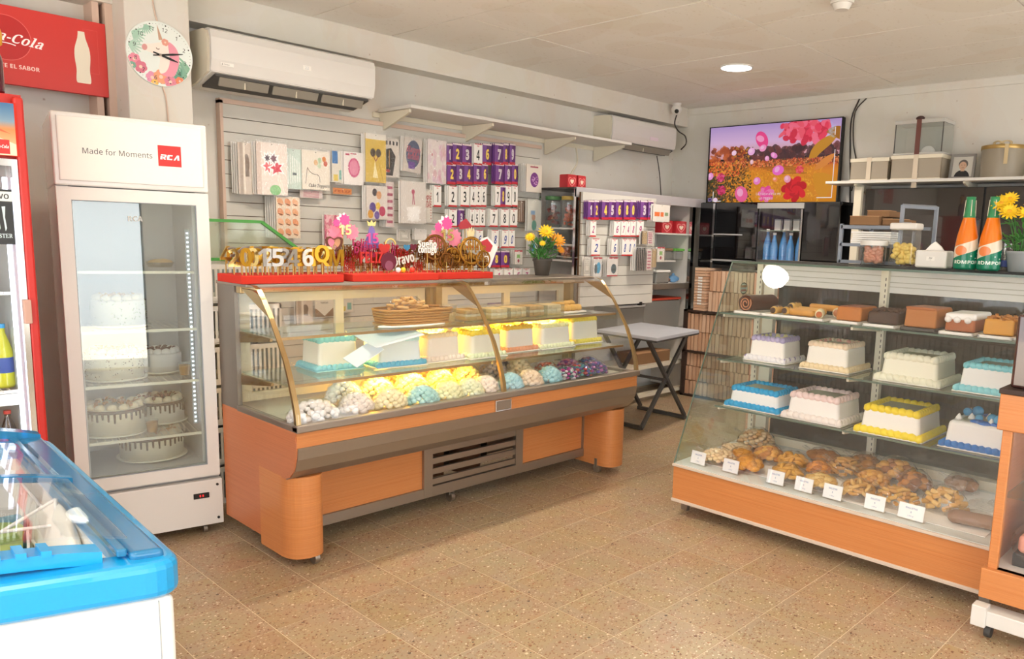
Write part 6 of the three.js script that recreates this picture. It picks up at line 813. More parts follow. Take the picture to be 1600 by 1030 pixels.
// ---------------------------------------------------------------- shelf on the back wall with gift boxes and portrait
{
  const t = thing('wall_shelf', 'white back wall shelf carrying clear gift boxes and a framed portrait', 'shelf', [0, 0, 0]);
  obj('shelf_board', box(6.02, 6.375, 1.936, 1.956, -2.95, -0.9), M.white, t); for (const z of [-2.72, -1.9, -1.2]) obj('bracket', extr(shapeOf([[0, 0], [0.3, 0], [0.3, -0.015], [0, -0.09]]), 0.014).rotateY(Math.PI).translate(6.37, 1.936, z), M.offWhite, t);
  const giftBox = (name, lab, z, w, h, d, y, lidc, rib, body) => { const b = thing(name, lab, 'box', [6.2, y, z]); obj('clear_walls', [box(-d / 2, -d / 2 + 0.003, 0.01, h, -w / 2, w / 2), box(d / 2 - 0.003, d / 2, 0.01, h, -w / 2, w / 2), box(-d / 2, d / 2, 0.01, h, -w / 2, -w / 2 + 0.003), box(-d / 2, d / 2, 0.01, h, w / 2 - 0.003, w / 2)], body || M.clear, b); obj('box_base', rbox(-d / 2 - 0.003, d / 2 + 0.003, 0, 0.014, -w / 2 - 0.003, w / 2 + 0.003, 0.003), lidc, b); obj('lid', rbox(-d / 2 - 0.006, d / 2 + 0.006, h - 0.008, h + 0.02, -w / 2 - 0.006, w / 2 + 0.006, 0.003), lidc, b); if (rib) obj('ribbon', [box(-d / 2 - 0.009, -d / 2 - 0.006, 0, h + 0.02, -0.018, 0.018), box(-d / 2 - 0.006, d / 2, h + 0.02, h + 0.023, -0.018, 0.018)], rib, b); return b; };
  const frost = phys('#cfc4b2', 0.35, { transmission: 0.45, thickness: 0 });
  giftBox('gift_box', 'low frosted gift box with a cream ribbon beside the TV cables', -2.63, 0.30, 0.155, 0.22, 1.956, M.offWhite, paint('#d9cbb6'), frost);
  const g2 = giftBox('gift_box', 'low frosted gift box under the tall clear box', -2.27, 0.37, 0.165, 0.22, 1.956, M.offWhite, paint('#d9cbb6'), frost);
  obj('hanging_ribbon', box(-0.116, -0.113, -0.06, 0.05, -0.02, 0.02), paint('#d9cbb6'), g2);
  const g3 = giftBox('gift_box', 'tall clear gift box with a brown ribbon, stacked on a frosted box', -2.27, 0.355, 0.235, 0.22, 2.142, phys('#e6e4e0', 0.15, { transmission: 0.4, thickness: 0 }), paint('#6a3c34'));
  obj('ribbon_bow', noisy(new THREE.SphereGeometry(0.03, 14, 10), 0.1, 70).scale(0.6, 0.6, 1.1).translate(-0.06, 0.27, -0.02), paint('#4a2e28'), g3); obj('edge_strip', [box(-0.112, -0.106, 0, 0.24, 0.172, 0.178), box(-0.112, -0.106, 0, 0.24, -0.178, -0.172)], M.darkGrey, g3);
  obj('paper_fan', [new THREE.SphereGeometry(0.055, 20, 10, 0, 6.3, 0, 1.57).scale(0.3, 1, 1).translate(-0.03, 0.014, 0.05)], M.paper, g3);
  { const b = thing('photo_frame', 'grey framed portrait of a person in dark clothes, leaning on the shelf', 'photo frame', [6.16, 1.957, -1.96]); b.rotation.set(0, 0.12, -0.22); obj('frame', [box(-0.008, 0.008, 0, 0.018, -0.067, 0.067), box(-0.008, 0.008, 0.17, 0.188, -0.067, 0.067), box(-0.008, 0.008, 0, 0.188, -0.085, -0.067), box(-0.008, 0.008, 0, 0.188, 0.067, 0.085), box(0.001, 0.007, 0.018, 0.17, -0.067, 0.067)], paint('#8a8682'), b);
    const pt = canvasTex(256, 300, (g) => { g.fillStyle = '#c9c6be'; g.fillRect(0, 0, 256, 300); g.fillStyle = '#2c2c30'; g.beginPath(); g.moveTo(30, 300); g.bezierCurveTo(40, 220, 90, 200, 130, 200); g.bezierCurveTo(180, 200, 220, 230, 230, 300); g.fill(); g.fillStyle = '#5a5654'; g.beginPath(); g.ellipse(134, 112, 60, 66, 0, 0, 7); g.fill(); g.fillStyle = '#c8a48c'; g.beginPath(); g.ellipse(130, 136, 48, 60, 0, 0, 7); g.fill(); g.fillRect(108, 180, 50, 36); g.fillStyle = '#5a4036'; g.fillRect(106, 122, 16, 6); g.fillRect(144, 122, 16, 6); g.fillRect(116, 162, 34, 5); });
    obj('portrait_print', panel(0.134, 0.153).rotateY(-Math.PI / 2).translate(-0.0006, 0.094, 0), printMat(pt, 0.2), b); }
  const rg = thing('round_gift_box', 'large round frosted gift box with a gold rim and bow', 'box', [6.2, 1.957, -1.70]); obj('box_wall', cyl(0.142, 0.142, 0.215, 0, 0, 0, 48), phys('#b9ae9a', 0.35, { transmission: 0.35, thickness: 0 }), rg); obj('gold_rim', [lathe([[0.138, 0.2], [0.147, 0.2], [0.147, 0.226], [0.138, 0.226]], 48)], std('#b99a5e', 0.35, 0.7), rg); obj('lid', cyl(0.14, 0.14, 0.012, 0, 0.21, 0, 40), paint('#c9bda6'), rg);
  obj('bow', [new THREE.TorusGeometry(0.028, 0.009, 8, 16).scale(1, 0.5, 1).rotateY(1.2).translate(-0.09, 0.24, -0.02), new THREE.TorusGeometry(0.028, 0.009, 8, 16).scale(1, 0.5, 1).rotateY(1.9).translate(-0.09, 0.24, 0.04), box(-0.15, -0.147, 0.09, 0.225, 0.045, 0.07)], paint('#d2bd92'), rg);
  { const b = thing('photo_frame', 'second grey frame beside the round gold rimmed box', 'photo frame', [6.16, 1.957, -1.45]); b.rotation.z = -0.2; obj('frame', [box(0.001, 0.007, 0, 0.17, -0.06, 0.06), box(-0.008, 0.008, 0, 0.19, -0.08, -0.06), box(-0.008, 0.008, 0, 0.19, 0.06, 0.08), box(-0.008, 0.008, 0.17, 0.19, -0.06, 0.06)], paint('#8a8682'), b); obj('photo', box(-0.003, 0, 0.01, 0.17, -0.06, 0.06), M.paper, b); }
}

// ---------------------------------------------------------------- slanted glass pastry cabinet
const deckY = (x) => 0.282 + (x - 3.31) * 0.03;
{
  const t = thing('pastry_cabinet', 'slanted glass pastry cabinet with orange wood base and three glass shelves', 'cabinet', [0, 0, 0]);
  const z0 = -2.36, z1 = -0.79;
  obj('base_panel', box(3.302, 3.325, 0.085, 0.262, z0, z1), M.wood, t); obj('base_side', [box(3.325, 4.05, 0.085, 0.262, z0, z0 + 0.02), box(3.325, 4.05, 0.085, 0.262, z1 - 0.02, z1)], M.woodRed, t);
  obj('edge_trim', [rbox(3.293, 3.318, 0.262, 0.276, z0 - 0.006, z1 + 0.004, 0.003), rbox(3.295, 3.32, 0.07, 0.087, z0 - 0.004, z1 + 0.004, 0.003)], paint('#d9c8b8', 0.4), t);
  obj('deck', sweepZ([[3.305, 0.258], [4.05, 0.275], [4.05, 0.302], [3.305, 0.279]], z0, z1), paint('#d9dedb', 0.35), t);
  for (const [x, z] of [[3.40, z0 + 0.02], [3.40, z1 - 0.03], [3.98, z0 + 0.02], [3.98, z1 - 0.03]]) obj('foot', box(x - 0.012, x + 0.012, 0, 0.086, z - 0.02, z + 0.02), M.steel, t);
  obj('paper_liner', [box(3.40, 3.95, 0, 0.002, z0 + 0.04, -2.08), box(3.42, 3.97, 0, 0.002, -2.06, -1.5), box(3.38, 3.96, 0, 0.002, -1.48, -0.84)].map((g) => g.applyMatrix4(new THREE.Matrix4().set(1, 0, 0, 0, 0.03, 1, 0, 0.1815, 0, 0, 1, 0, 0, 0, 0, 1))), M.paper, t);
  // slanted front pane, side pane, top
  obj('front_pane', sweepZ([[3.300, 0.279], [3.305, 0.277], [3.762, 1.342], [3.757, 1.344]], z0 + 0.006, z1 - 0.006), M.glass, t);
  obj('side_pane', sweepZ([[3.306, 0.282], [4.0, 0.3], [4.0, 1.338], [3.757, 1.338]], z0, z0 + 0.006), M.glassGreen, t); obj('pane_edge', sweepZ([[3.298, 0.279], [3.302, 0.279], [3.76, 1.342], [3.756, 1.343]], z0, z0 + 0.006), M.glassEdge, t);
  obj('top_glass', box(3.755, 4.09, 1.338, 1.346, z0, z1), M.glassGreen, t); obj('top_edge', box(3.752, 3.758, 1.336, 1.347, z0, z1), M.glassEdge, t);
  obj('header_panel', [box(4.03, 4.06, 1.215, 1.337, z0 + 0.005, z1)], M.white, t);
  obj('header_groove', [1.245, 1.268, 1.3].map((y) => box(4.026, 4.031, y, y + 0.004, z0 + 0.08, z1)), paint('#b9b4a8'), t);
  obj('top_lip', box(4.0, 4.1, 1.346, 1.354, z0 + 0.01, z1), M.darkGrey, t);
  for (const [a, b] of [[z0 + 0.02, z0 + 0.055], [z0 + 0.072, z0 + 0.14], [-1.615, -1.577], [-0.83, -0.8]]) obj('slotted_post', box(4.0, 4.035, 0.28, 1.337, a, b), M.offWhite, t);
  obj('post_slots', [z0 + 0.0375, -1.596].flatMap((z) => Array.from({ length: 34 }, (_, i) => box(3.9985, 4.0, 0.32 + i * 0.029, 0.335 + i * 0.029, z + 0.006, z + 0.01))), M.brownDark, t);
  obj('sliding_back', box(4.05, 4.055, 0.34, 1.215, z0 + 0.14, -1.6), M.tint, t); obj('sliding_back', box(4.07, 4.075, 0.34, 1.215, -1.62, z1), M.tint, t);
  obj('back_sill', [box(4.0, 4.08, 0.285, 0.345, z0 + 0.01, z1)], M.offWhite, t);
  for (const y of [1.068, 0.812, 0.548]) { for (const [a, b] of [[z0 + 0.015, -1.6], [-1.594, z1 - 0.01]]) { const s = obj('glass_shelf', box(3.645, 4.0, y - 0.008, y, a, b), M.glassGreen, t); obj('shelf_edge', box(3.64, 3.645, y - 0.0085, y + 0.0005, a, b), M.glassEdge, s); } for (const z of [z0 + 0.03, -1.6, z1 - 0.03]) obj('shelf_bracket', extr(shapeOf([[4.0, y - 0.008], [3.66, y - 0.008], [3.66, y - 0.024], [4.0, y - 0.055]]), 0.012).translate(0, 0, z - 0.006), M.offWhite, t); }
  const stk = canvasTex(256, 256, (g) => { g.clearRect(0, 0, 256, 256); g.fillStyle = '#e8e0d4'; g.beginPath(); g.ellipse(128, 128, 120, 100, 0, 0, 7); g.fill(); g.fillStyle = '#c8703a'; g.fillRect(30, 60, 196, 50); g.fillStyle = '#b03a3a'; g.fillRect(40, 150, 176, 46); g.fillStyle = '#4a68a8'; g.font = 'bold 44px sans-serif'; g.textAlign = 'center'; g.fillText('HELADOS', 128, 145, 180); });
  obj('glass_sticker', new THREE.CircleGeometry(0.045, 30).scale(0.9, 0.75, 1).rotateY(Math.PI).translate(3.90, 1.19, z0 - 0.001), printMat(stk), t);

  // middle shelf cakes
  const Y2 = 0.813, Y3 = 0.549, Y1 = 1.069;
  sheetCake('sheet_cake', 'smaller white cake topped with lilac, yellow and pink flowers', [3.835, Y2, -2.10], 0, 0.2, 0.215, 0.118, { body: '#f4f1ec', rim: '#b9aed6', rim2: '#e9e2a8', base: '#f2f0f4', base2: '#9a8cc8', top: 0.93, r: 0.018, step: 0.028 });
  sheetCake('sheet_cake', 'white cake with peach border and pink roses on the middle shelf', [3.85, Y2, -1.755], 0, 0.24, 0.23, 0.125, { body: '#f2efe6', rim: '#f2dcc0', rim2: '#f0b4a4', base: '#efd9ae', centre: '#d9cdb4', top: 0.93, r: 0.018, step: 0.028 });
  sheetCake('sheet_cake', 'plain ivory sheet cake with a sunken top on the middle shelf', [3.85, Y2, -1.33], 0, 0.28, 0.27, 0.115, { body: '#ecebd8', rim: '#eceBd6'.toLowerCase(), base: '#ecebd4', centre: '#b9b894', top: 0.92, r: 0.021, step: 0.032 });
  sheetCake('sheet_cake', 'pale turquoise and white ridged cake at the middle shelf end', [3.855, Y2, -0.975], 0, 0.27, 0.26, 0.115, { body: '#eef0ee', rim: '#86d6e2', base: '#8fdbe6', centre: '#b0b6a4', top: 0.93, r: 0.018, step: 0.028 });
  sheetCake('sheet_cake', 'white cake with bright blue borders on the bottom shelf', [3.815, Y3, -2.135], 0, 0.25, 0.3, 0.098, { body: '#eef0f0', rim: '#19a3dc', base: '#19a3dc', centre: '#a8a898', top: 0.95, r: 0.019, step: 0.028 });
  sheetCake('sheet_cake', 'white cake with pale pink piped borders on the bottom shelf', [3.82, Y3, -1.785], 0, 0.27, 0.29, 0.118, { body: '#f2efec', rim: '#efd5d2', base: '#f2e9e4', centre: '#b9b6a2', top: 0.92, r: 0.021, step: 0.034 });
  sheetCake('sheet_cake', 'white cake with bright yellow piped borders on the bottom shelf', [3.83, Y3, -1.385], 0, 0.3, 0.29, 0.118, { body: '#f2f1ec', rim: '#f4d81c', base: '#f6de2c', centre: '#a8a48c', top: 0.92, r: 0.021, step: 0.032 });
  const bc = sheetCake('sheet_cake', 'white cake with royal blue base and blue sugar balls on top', [3.845, Y3, -1.0], 0, 0.27, 0.28, 0.12, { body: '#f2f2f0', base: '#2a78c8', centre: '#b8b6a4', top: 0.93, r: 0.018, step: 0.028 });
  obj('sugar_balls', [[-0.04, 0.03, 0.022], [0.06, -0.06, 0.026], [0.04, -0.1, 0.02], [-0.06, -0.02, 0.018], [-0.08, 0.07, 0.026], [0.08, 0.05, 0.016], [0.02, 0.09, 0.017]].map(([x, z, r]) => ball(r, x, 0.126 + r * 0.9, z, 2)), phys('#3f9fd4', 0.25, { clearcoat: 0.8 }), bc);
  obj('blue_icing', [[-0.085, -0.02], [-0.095, 0.02], [-0.09, 0.06], [-0.095, 0.1], [0.09, -0.02]].map(([x, z], i) => noisy(new THREE.SphereGeometry(0.024, 12, 8), 0.1, 60, i).scale(1, 0.5, 1.5).translate(x, 0.128, z)), paint('#2a70c4', 0.4), bc);
  obj('meringue_peaks', [[-0.08, -0.1], [-0.03, -0.06], [0.03, 0.0], [-0.02, 0.05], [0.06, 0.08], [-0.09, 0.04], [0.09, -0.1]].map(([x, z]) => lathe([[0, 0.03], [0.004, 0.026], [0.014, 0.01], [0.018, 0], [0, 0]], 12).translate(x, 0.126, z)), paint('#f4f2ee'), bc);
  // top shelf pastries on white trays
  const trayAt = (x, z, w, d) => rbox(-d / 2, d / 2, 0, 0.012, -w / 2, w / 2, 0.005);
  const plate = (lab, z, w, d, x = 3.8, m = M.plate) => { const p = thing('serving_tray', lab, 'tray', [x, Y1, z]); obj('tray', [rbox(-d / 2, d / 2, 0, 0.006, -w / 2, w / 2, 0.003), rbox(-d / 2, -d / 2 + 0.012, 0, 0.014, -w / 2, w / 2, 0.004), rbox(d / 2 - 0.012, d / 2, 0, 0.014, -w / 2, w / 2, 0.004), rbox(-d / 2, d / 2, 0, 0.014, -w / 2, -w / 2 + 0.012, 0.004), rbox(-d / 2, d / 2, 0, 0.014, w / 2 - 0.012, w / 2, 0.004)], m, p); return p; };
  const yT = Y1 + 0.007;
  plate('white tray under the chocolate roll', -2.19, 0.17, 0.27);
  { const r = thing('chocolate_roll', 'long dark chocolate roll cake with a spiral end', 'cake', [3.79, yT + 0.006, -2.195], -0.15); const P = []; for (let i = 0; i <= 36; i++) { const a = i / 36 * 6.2832; P.push([Math.cos(a) * (0.048 + 0.002 * Math.sin(a * 5)), 0.043 + Math.sin(a) * 0.043]); } obj('roll', noisy(sweepZ(P, -0.06, 0.06), 0.004, 60).rotateY(Math.PI / 2).scale(1.85, 1, 1), M.choc, r); const sp = []; for (let i = 0; i <= 60; i++) { const a = i * 0.22, q = 0.008 + i * 0.00052; sp.push([-0.1125, 0.043 + Math.sin(a) * q, Math.cos(a) * q]); } obj('spiral_cream', tube(sp, 0.0028, 90, 5), paint('#c88a62'), r); }
  plate('white tray of rolled pastries beside the chocolate roll', -1.93, 0.36, 0.27);
  const stick = (x, y, z, a, l, r, c, lab, grp, ends, dots) => { const s = thing('pastry_roll', lab, 'pastry', [x, y, z], a, grp); obj('crust', noisy(new THREE.CapsuleGeometry(r, l, 5, 14), 0.03, 60).rotateZ(Math.PI / 2).translate(0, r, 0), paint(c), s); if (ends) for (const q of [-1, 1]) obj('filling', new THREE.SphereGeometry(r * 0.72, 12, 8).scale(0.5, 1, 1).translate(q * (l / 2 + r * 0.75), r, 0), paint(ends), s); if (dots) obj('chocolate_patch', [-0.3, 0.15, 0.42].map((k) => noisy(new THREE.SphereGeometry(r * 0.7, 10, 7), 0.1, 70).scale(1.1, 0.4, 0.9).translate(k * l, r * 1.8, 0)), M.choc, s); };
  stick(3.72, yT + 0.006, -2.045, 0.15, 0.08, 0.021, '#dcae5a', 'short roll with chocolate ends nearest the chocolate roll'.replace('nearest', 'next to'), null, '#3a2216', true);
  stick(3.76, yT + 0.006, -1.995, 0.1, 0.09, 0.021, '#e0b45e', 'second short roll with chocolate patches on the roll tray', null, '#3a2216', true);
  stick(3.83, yT + 0.026, -2.0, 0.15, 0.1, 0.02, '#e2b866', 'roll with chocolate patches resting on top of two others', null, '#3a2216', true);
  stick(3.73, yT + 0.006, -1.91, 1.45, 0.13, 0.017, '#cf9440', 'golden breadstick lying along the front of the roll tray', 'golden sticks on the roll tray');
  stick(3.775, yT + 0.006, -1.90, 1.4, 0.14, 0.019, '#d9a04a', 'golden stick in the middle of the roll tray', 'golden sticks on the roll tray');
  stick(3.83, yT + 0.006, -1.90, 1.35, 0.14, 0.02, '#dda955', 'golden stick behind the middle one on the roll tray', 'golden sticks on the roll tray');
  stick(3.87, yT + 0.03, -1.85, 1.5, 0.14, 0.017, '#d79c48', 'topmost golden stick at the back of the roll tray', 'golden sticks on the roll tray');
  stick(3.72, yT + 0.006, -1.80, 0.4, 0.1, 0.022, '#e8dcb4', 'sugar dusted roll at the end of the roll tray', null, '#b0643a');
  stick(3.85, yT + 0.006, -1.76, 0.3, 0.09, 0.026, '#ead9b8', 'pale dusted roll behind the sugar dusted one', null, '#b87040');
  const block = (lab, x, z, w, d, h, c, o = {}) => { const b = thing('cake_block', lab, 'cake', [x, yT + 0.006, z], o.turn || 0); obj('cake_body', noisy(shapeCake(d, w, h, 0.97, 0.01).translate(0, 0, 0), 0.012, 40), paint(c, 0.7), b); if (o.top) obj('topping', o.top(w, d, h), o.tm, b); if (o.layer) obj('filling_line', rbox(-d / 2 - 0.001, d / 2 + 0.001, h * 0.5, h * 0.57, -w / 2 - 0.001, w / 2 + 0.001, 0.003), paint(o.layer), b); return b; };
  const crumbs = (n, s) => (w, d, h) => Array.from({ length: n }, (_, i) => new THREE.BoxGeometry(s * rr(0.7, 1.6), s * 0.6, s).rotateY(rr(0, 3)).rotateZ(rr(-0.6, 0.6)).translate(rr(-0.46, 0.46) * d, h + rr(-0.004, 0.008), rr(-0.46, 0.46) * w));
  plate('white tray under the plain amber loaf', -1.65, 0.15, 0.25); block('plain amber brown loaf beside the dusted rolls', 3.81, -1.645, 0.13, 0.2, 0.068, '#b9702c', { top: (w, d, h) => rbox(-d / 2 + 0.01, d / 2 - 0.01, h - 0.003, h + 0.003, -w / 2 + 0.01, w / 2 - 0.01, 0.003), tm: paint('#8a4a26', 0.5) });
  plate('white tray under the chocolate crumb cake', -1.475, 0.16, 0.26); block('dark cake covered with chocolate shavings', 3.82, -1.475, 0.15, 0.22, 0.06, '#3c261c', { top: crumbs(120, 0.012), tm: paint('#4a2c1e') });
  plate('dark tray under the tall caramel cake', -1.30, 0.16, 0.27, 3.82, M.darkGrey); block('tall caramel covered loaf on a dark tray', 3.83, -1.30, 0.145, 0.23, 0.088, '#b4733a', { top: (w, d, h) => noisy(rbox(-d / 2 + 0.003, d / 2 - 0.003, h - 0.008, h + 0.006, -w / 2 + 0.003, w / 2 - 0.003, 0.008), 0.02, 50), tm: paint('#a85f28', 0.35) });
  plate('white tray under the white iced loaf', -1.125, 0.15, 0.26); block('brown loaf under thick white dripping icing', 3.83, -1.125, 0.13, 0.22, 0.065, '#a8623a', { top: (w, d, h) => [noisy(rbox(-d / 2 - 0.006, d / 2, h - 0.012, h + 0.018, -w / 2 - 0.004, w / 2 + 0.004, 0.012, 3), 0.03, 40), ...[-0.4, -0.1, 0.25].map((k) => ball(0.016, -d / 2 + 0.0, h - 0.012, k * w))], tm: paint('#f4f4f2', 0.4) });
  plate('white tray under the golden caramel square', -0.965, 0.14, 0.25); block('golden square cake with toasted caramel top', 3.82, -0.965, 0.125, 0.2, 0.07, '#d69a3a', { top: crumbs(70, 0.012), tm: paint('#b47424') });
  plate('white tray under the bright yellow loaf', -0.85, 0.1, 0.25, 3.82); block('bright yellow layered loaf at the end of the top shelf', 3.81, -0.845, 0.09, 0.2, 0.082, '#edb82c', { layer: '#c8841e' });
  // price cards along the deck front
  const card = canvasTex(256, 160, (g) => { g.fillStyle = '#f6f7f8'; g.fillRect(0, 0, 256, 160); g.fillStyle = '#7a8fb8'; g.font = 'bold 26px sans-serif'; g.textAlign = 'center'; g.fillText('GALLETAS', 128, 52); g.fillText('$', 128, 94); g.font = '18px sans-serif'; g.fillText('x 200 gr', 128, 132); }), cardM = printMat(card, 0.4);
  const wheres = ['by the end pane', 'before the first golden cookie bag', 'before the oval cookie bag', 'before the pale cookie bag', 'before the knot cookie bag', 'before the flat biscuit bag', 'before the tall clear cookie bag'];
  [-2.245, -2.045, -1.79, -1.64, -1.495, -1.295, -1.135].forEach((z, i) => { const c = thing('price_card', 'white printed price card ' + wheres[i], 'card', [3.352, deckY(3.352), z], -0.05 + 0.02 * (i % 3)); const w = i === 6 ? 0.112 : 0.092; c.rotation.z = 0; obj('card', box(-0.002, 0, 0.004, 0.07, -w / 2, w / 2).rotateZ(-0.2), M.paper, c); obj('card_print', panel(w * 0.98, 0.065).rotateY(-Math.PI / 2).translate(-0.0028, 0.037, 0).rotateZ(-0.2), cardM, c); obj('card_holder', [box(-0.006, 0.03, 0, 0.003, -w / 2 - 0.004, w / 2 + 0.004), box(-0.004, -0.003, 0.003, 0.075, -w / 2 - 0.004, w / 2 + 0.004).rotateZ(-0.2)], M.glass, c); });
  // cookie bags on the deck
  const bag = (lab, x, z, w, d, h, o, turn = 0) => heapBag(lab, [x, deckY(x) + 0.003, z], turn, d, w, h, { name: 'cookie_bag', piece: 'cookie', n: 40, r: 0.017, squash: 0.7, ...o });
  bag('bag of pale meringue drops behind the first price card', 3.47, -2.19, 0.2, 0.17, 0.075, { colour: ['#e6cfa6', '#dcc09a'], r: 0.015, n: 56 }, 0.4);
  bag('bag of pale meringue drops piled against the back posts', 3.82, -2.17, 0.22, 0.2, 0.12, { colour: ['#d9bf98', '#cda67a'], r: 0.016, n: 64 }, 0.3);
  bag('bag of pale sweets lying flat before the piled drops', 3.66, -2.2, 0.2, 0.16, 0.06, { colour: ['#e4cda8'], r: 0.015, n: 50 }, -0.3);
  bag('first golden cookie bag, behind the second price card', 3.45, -1.99, 0.15, 0.16, 0.085, { colour: ['#d99a3c', '#c98a36'], r: 0.026, n: 24 }, 0.5);
  bag('bag of dark golden rolls beside the first golden cookie bag', 3.56, -2.1, 0.16, 0.14, 0.075, { colour: ['#c8923e'], r: 0.02, n: 30 }, -0.4);
  bag('bag of golden cookies in the second row of the deck', 3.66, -2.0, 0.17, 0.17, 0.095, { colour: ['#d6a04a', '#b87a3a'], r: 0.024, n: 28 });
  bag('oval cookie bag with large ring biscuits behind the third card', 3.46, -1.78, 0.17, 0.17, 0.085, { colour: ['#dca648', '#d09a40'], ring: 1, r: 0.03, n: 18 });
  bag('bag of ring biscuits in the second row near the pink piped cake', 3.64, -1.85, 0.17, 0.17, 0.09, { colour: ['#dba03e'], ring: 1, r: 0.03, n: 18 });
  bag('pale cookie bag behind the fourth price card', 3.46, -1.605, 0.17, 0.16, 0.08, { colour: ['#e0c07c', '#d2a862'], r: 0.022, n: 30 });
  bag('bag of brown loaves at the back of the deck by the middle post', 3.86, -1.78, 0.2, 0.15, 0.075, { colour: ['#a8682e', '#b87838'], r: 0.03, n: 18 });
  bag('bag of amber ball cookies between two golden rows', 3.63, -1.7, 0.13, 0.14, 0.085, { colour: ['#d58a2e', '#b06a28'], r: 0.024, n: 22 });
  bag('bag of tan crescent cookies in the middle of the deck', 3.72, -1.6, 0.19, 0.17, 0.1, { colour: ['#c4944e', '#b07e40'], stick: 3, r: 0.014, n: 34 });
  bag('knot cookie bag behind the fifth price card', 3.47, -1.42, 0.17, 0.17, 0.085, { colour: ['#dcb068', '#c89246'], ring: 1, r: 0.026, n: 22 });
  bag('bag of golden shells in the second row under the yellow cake', 3.63, -1.42, 0.17, 0.16, 0.1, { colour: ['#d29a3c', '#c08430'], r: 0.02, n: 34 });
  bag('bag of round dark-topped cookies at the back under the yellow cake', 3.86, -1.55, 0.2, 0.16, 0.1, { colour: ['#8a5a2c', '#b4762e'], r: 0.026, n: 24 });
  bag('flat biscuit bag behind the sixth price card', 3.5, -1.25, 0.19, 0.18, 0.085, { colour: ['#c89040', '#d8a850'], stick: 3, r: 0.013, n: 36 });
  bag('upright bag of round dark cookies at the deck back', 3.82, -1.38, 0.22, 0.17, 0.125, { colour: ['#a0622c', '#d29a48'], r: 0.026, n: 26, tuftW: 0.12, tuftH: 0.06, tuftTilt: -0.2 });
  bag('bag of dark balls behind the flat biscuit bag', 3.72, -1.25, 0.16, 0.16, 0.11, { colour: ['#b4742e', '#7a4a28'], r: 0.026, n: 22 });
  const tallBag = bag('tall clear cookie bag with an open top, behind the last card', 3.56, -1.06, 0.2, 0.13, 0.115, { colour: ['#d6a24a', '#e0b868'], stick: 2, r: 0.017, n: 34, tuftW: 0.17, tuftH: 0.09, tuftTilt: 0, tuftZ: 0, tuft: false });
  bag('bag with one dark loaf by the back sill, last in its row', 3.9, -1.1, 0.16, 0.14, 0.08, { colour: ['#8a5a34'], r: 0.04, n: 9 });
  { const b = thing('wrapped_loaf', 'long brown loaf wrapped in film at the front end of the deck', 'bread', [3.47, deckY(3.47) + 0.003, -0.915], 0.15); obj('loaf', noisy(new THREE.CapsuleGeometry(0.036, 0.13, 6, 18), 0.05, 40).rotateX(Math.PI / 2).scale(1.2, 0.8, 1).translate(0, 0.03, 0), paint('#8a6046', 0.6), b); obj('film_bag', noisy(new THREE.SphereGeometry(1, 24, 14), 0.04, 8).scale(0.055, 0.036, 0.12).translate(0, 0.034, 0), M.film, b); }
  { const b = thing('folded_bag', 'flat folded clear bag on the deck beside the wrapped loaf', 'bag', [3.75, deckY(3.75) + 0.003, -0.93]); obj('film_sheet', noisy(new THREE.SphereGeometry(1, 20, 10), 0.06, 6).scale(0.1, 0.008, 0.09).translate(0, 0.008, 0), M.film, b); obj('film_fold', noisy(new THREE.SphereGeometry(1, 16, 8), 0.08, 6).scale(0.05, 0.014, 0.03).translate(0.03, 0.018, 0.02), M.film, b); }
  // the open top of the tall bag
  const pg = new THREE.CylinderGeometry(0.095, 0.06, 0.1, 26, 4, true), q = pg.attributes.position; for (let i = 0; i < q.count; i++) { const k = 1 + 0.05 * Math.sin(Math.atan2(q.getZ(i), q.getX(i)) * 7 + q.getY(i) * 60); q.setXYZ(i, q.getX(i) * k * 0.35, q.getY(i), q.getZ(i) * k); } pg.computeVertexNormals(); obj('bag_end', pg.translate(0, 0.13, 0), M.film, tallBag);
}

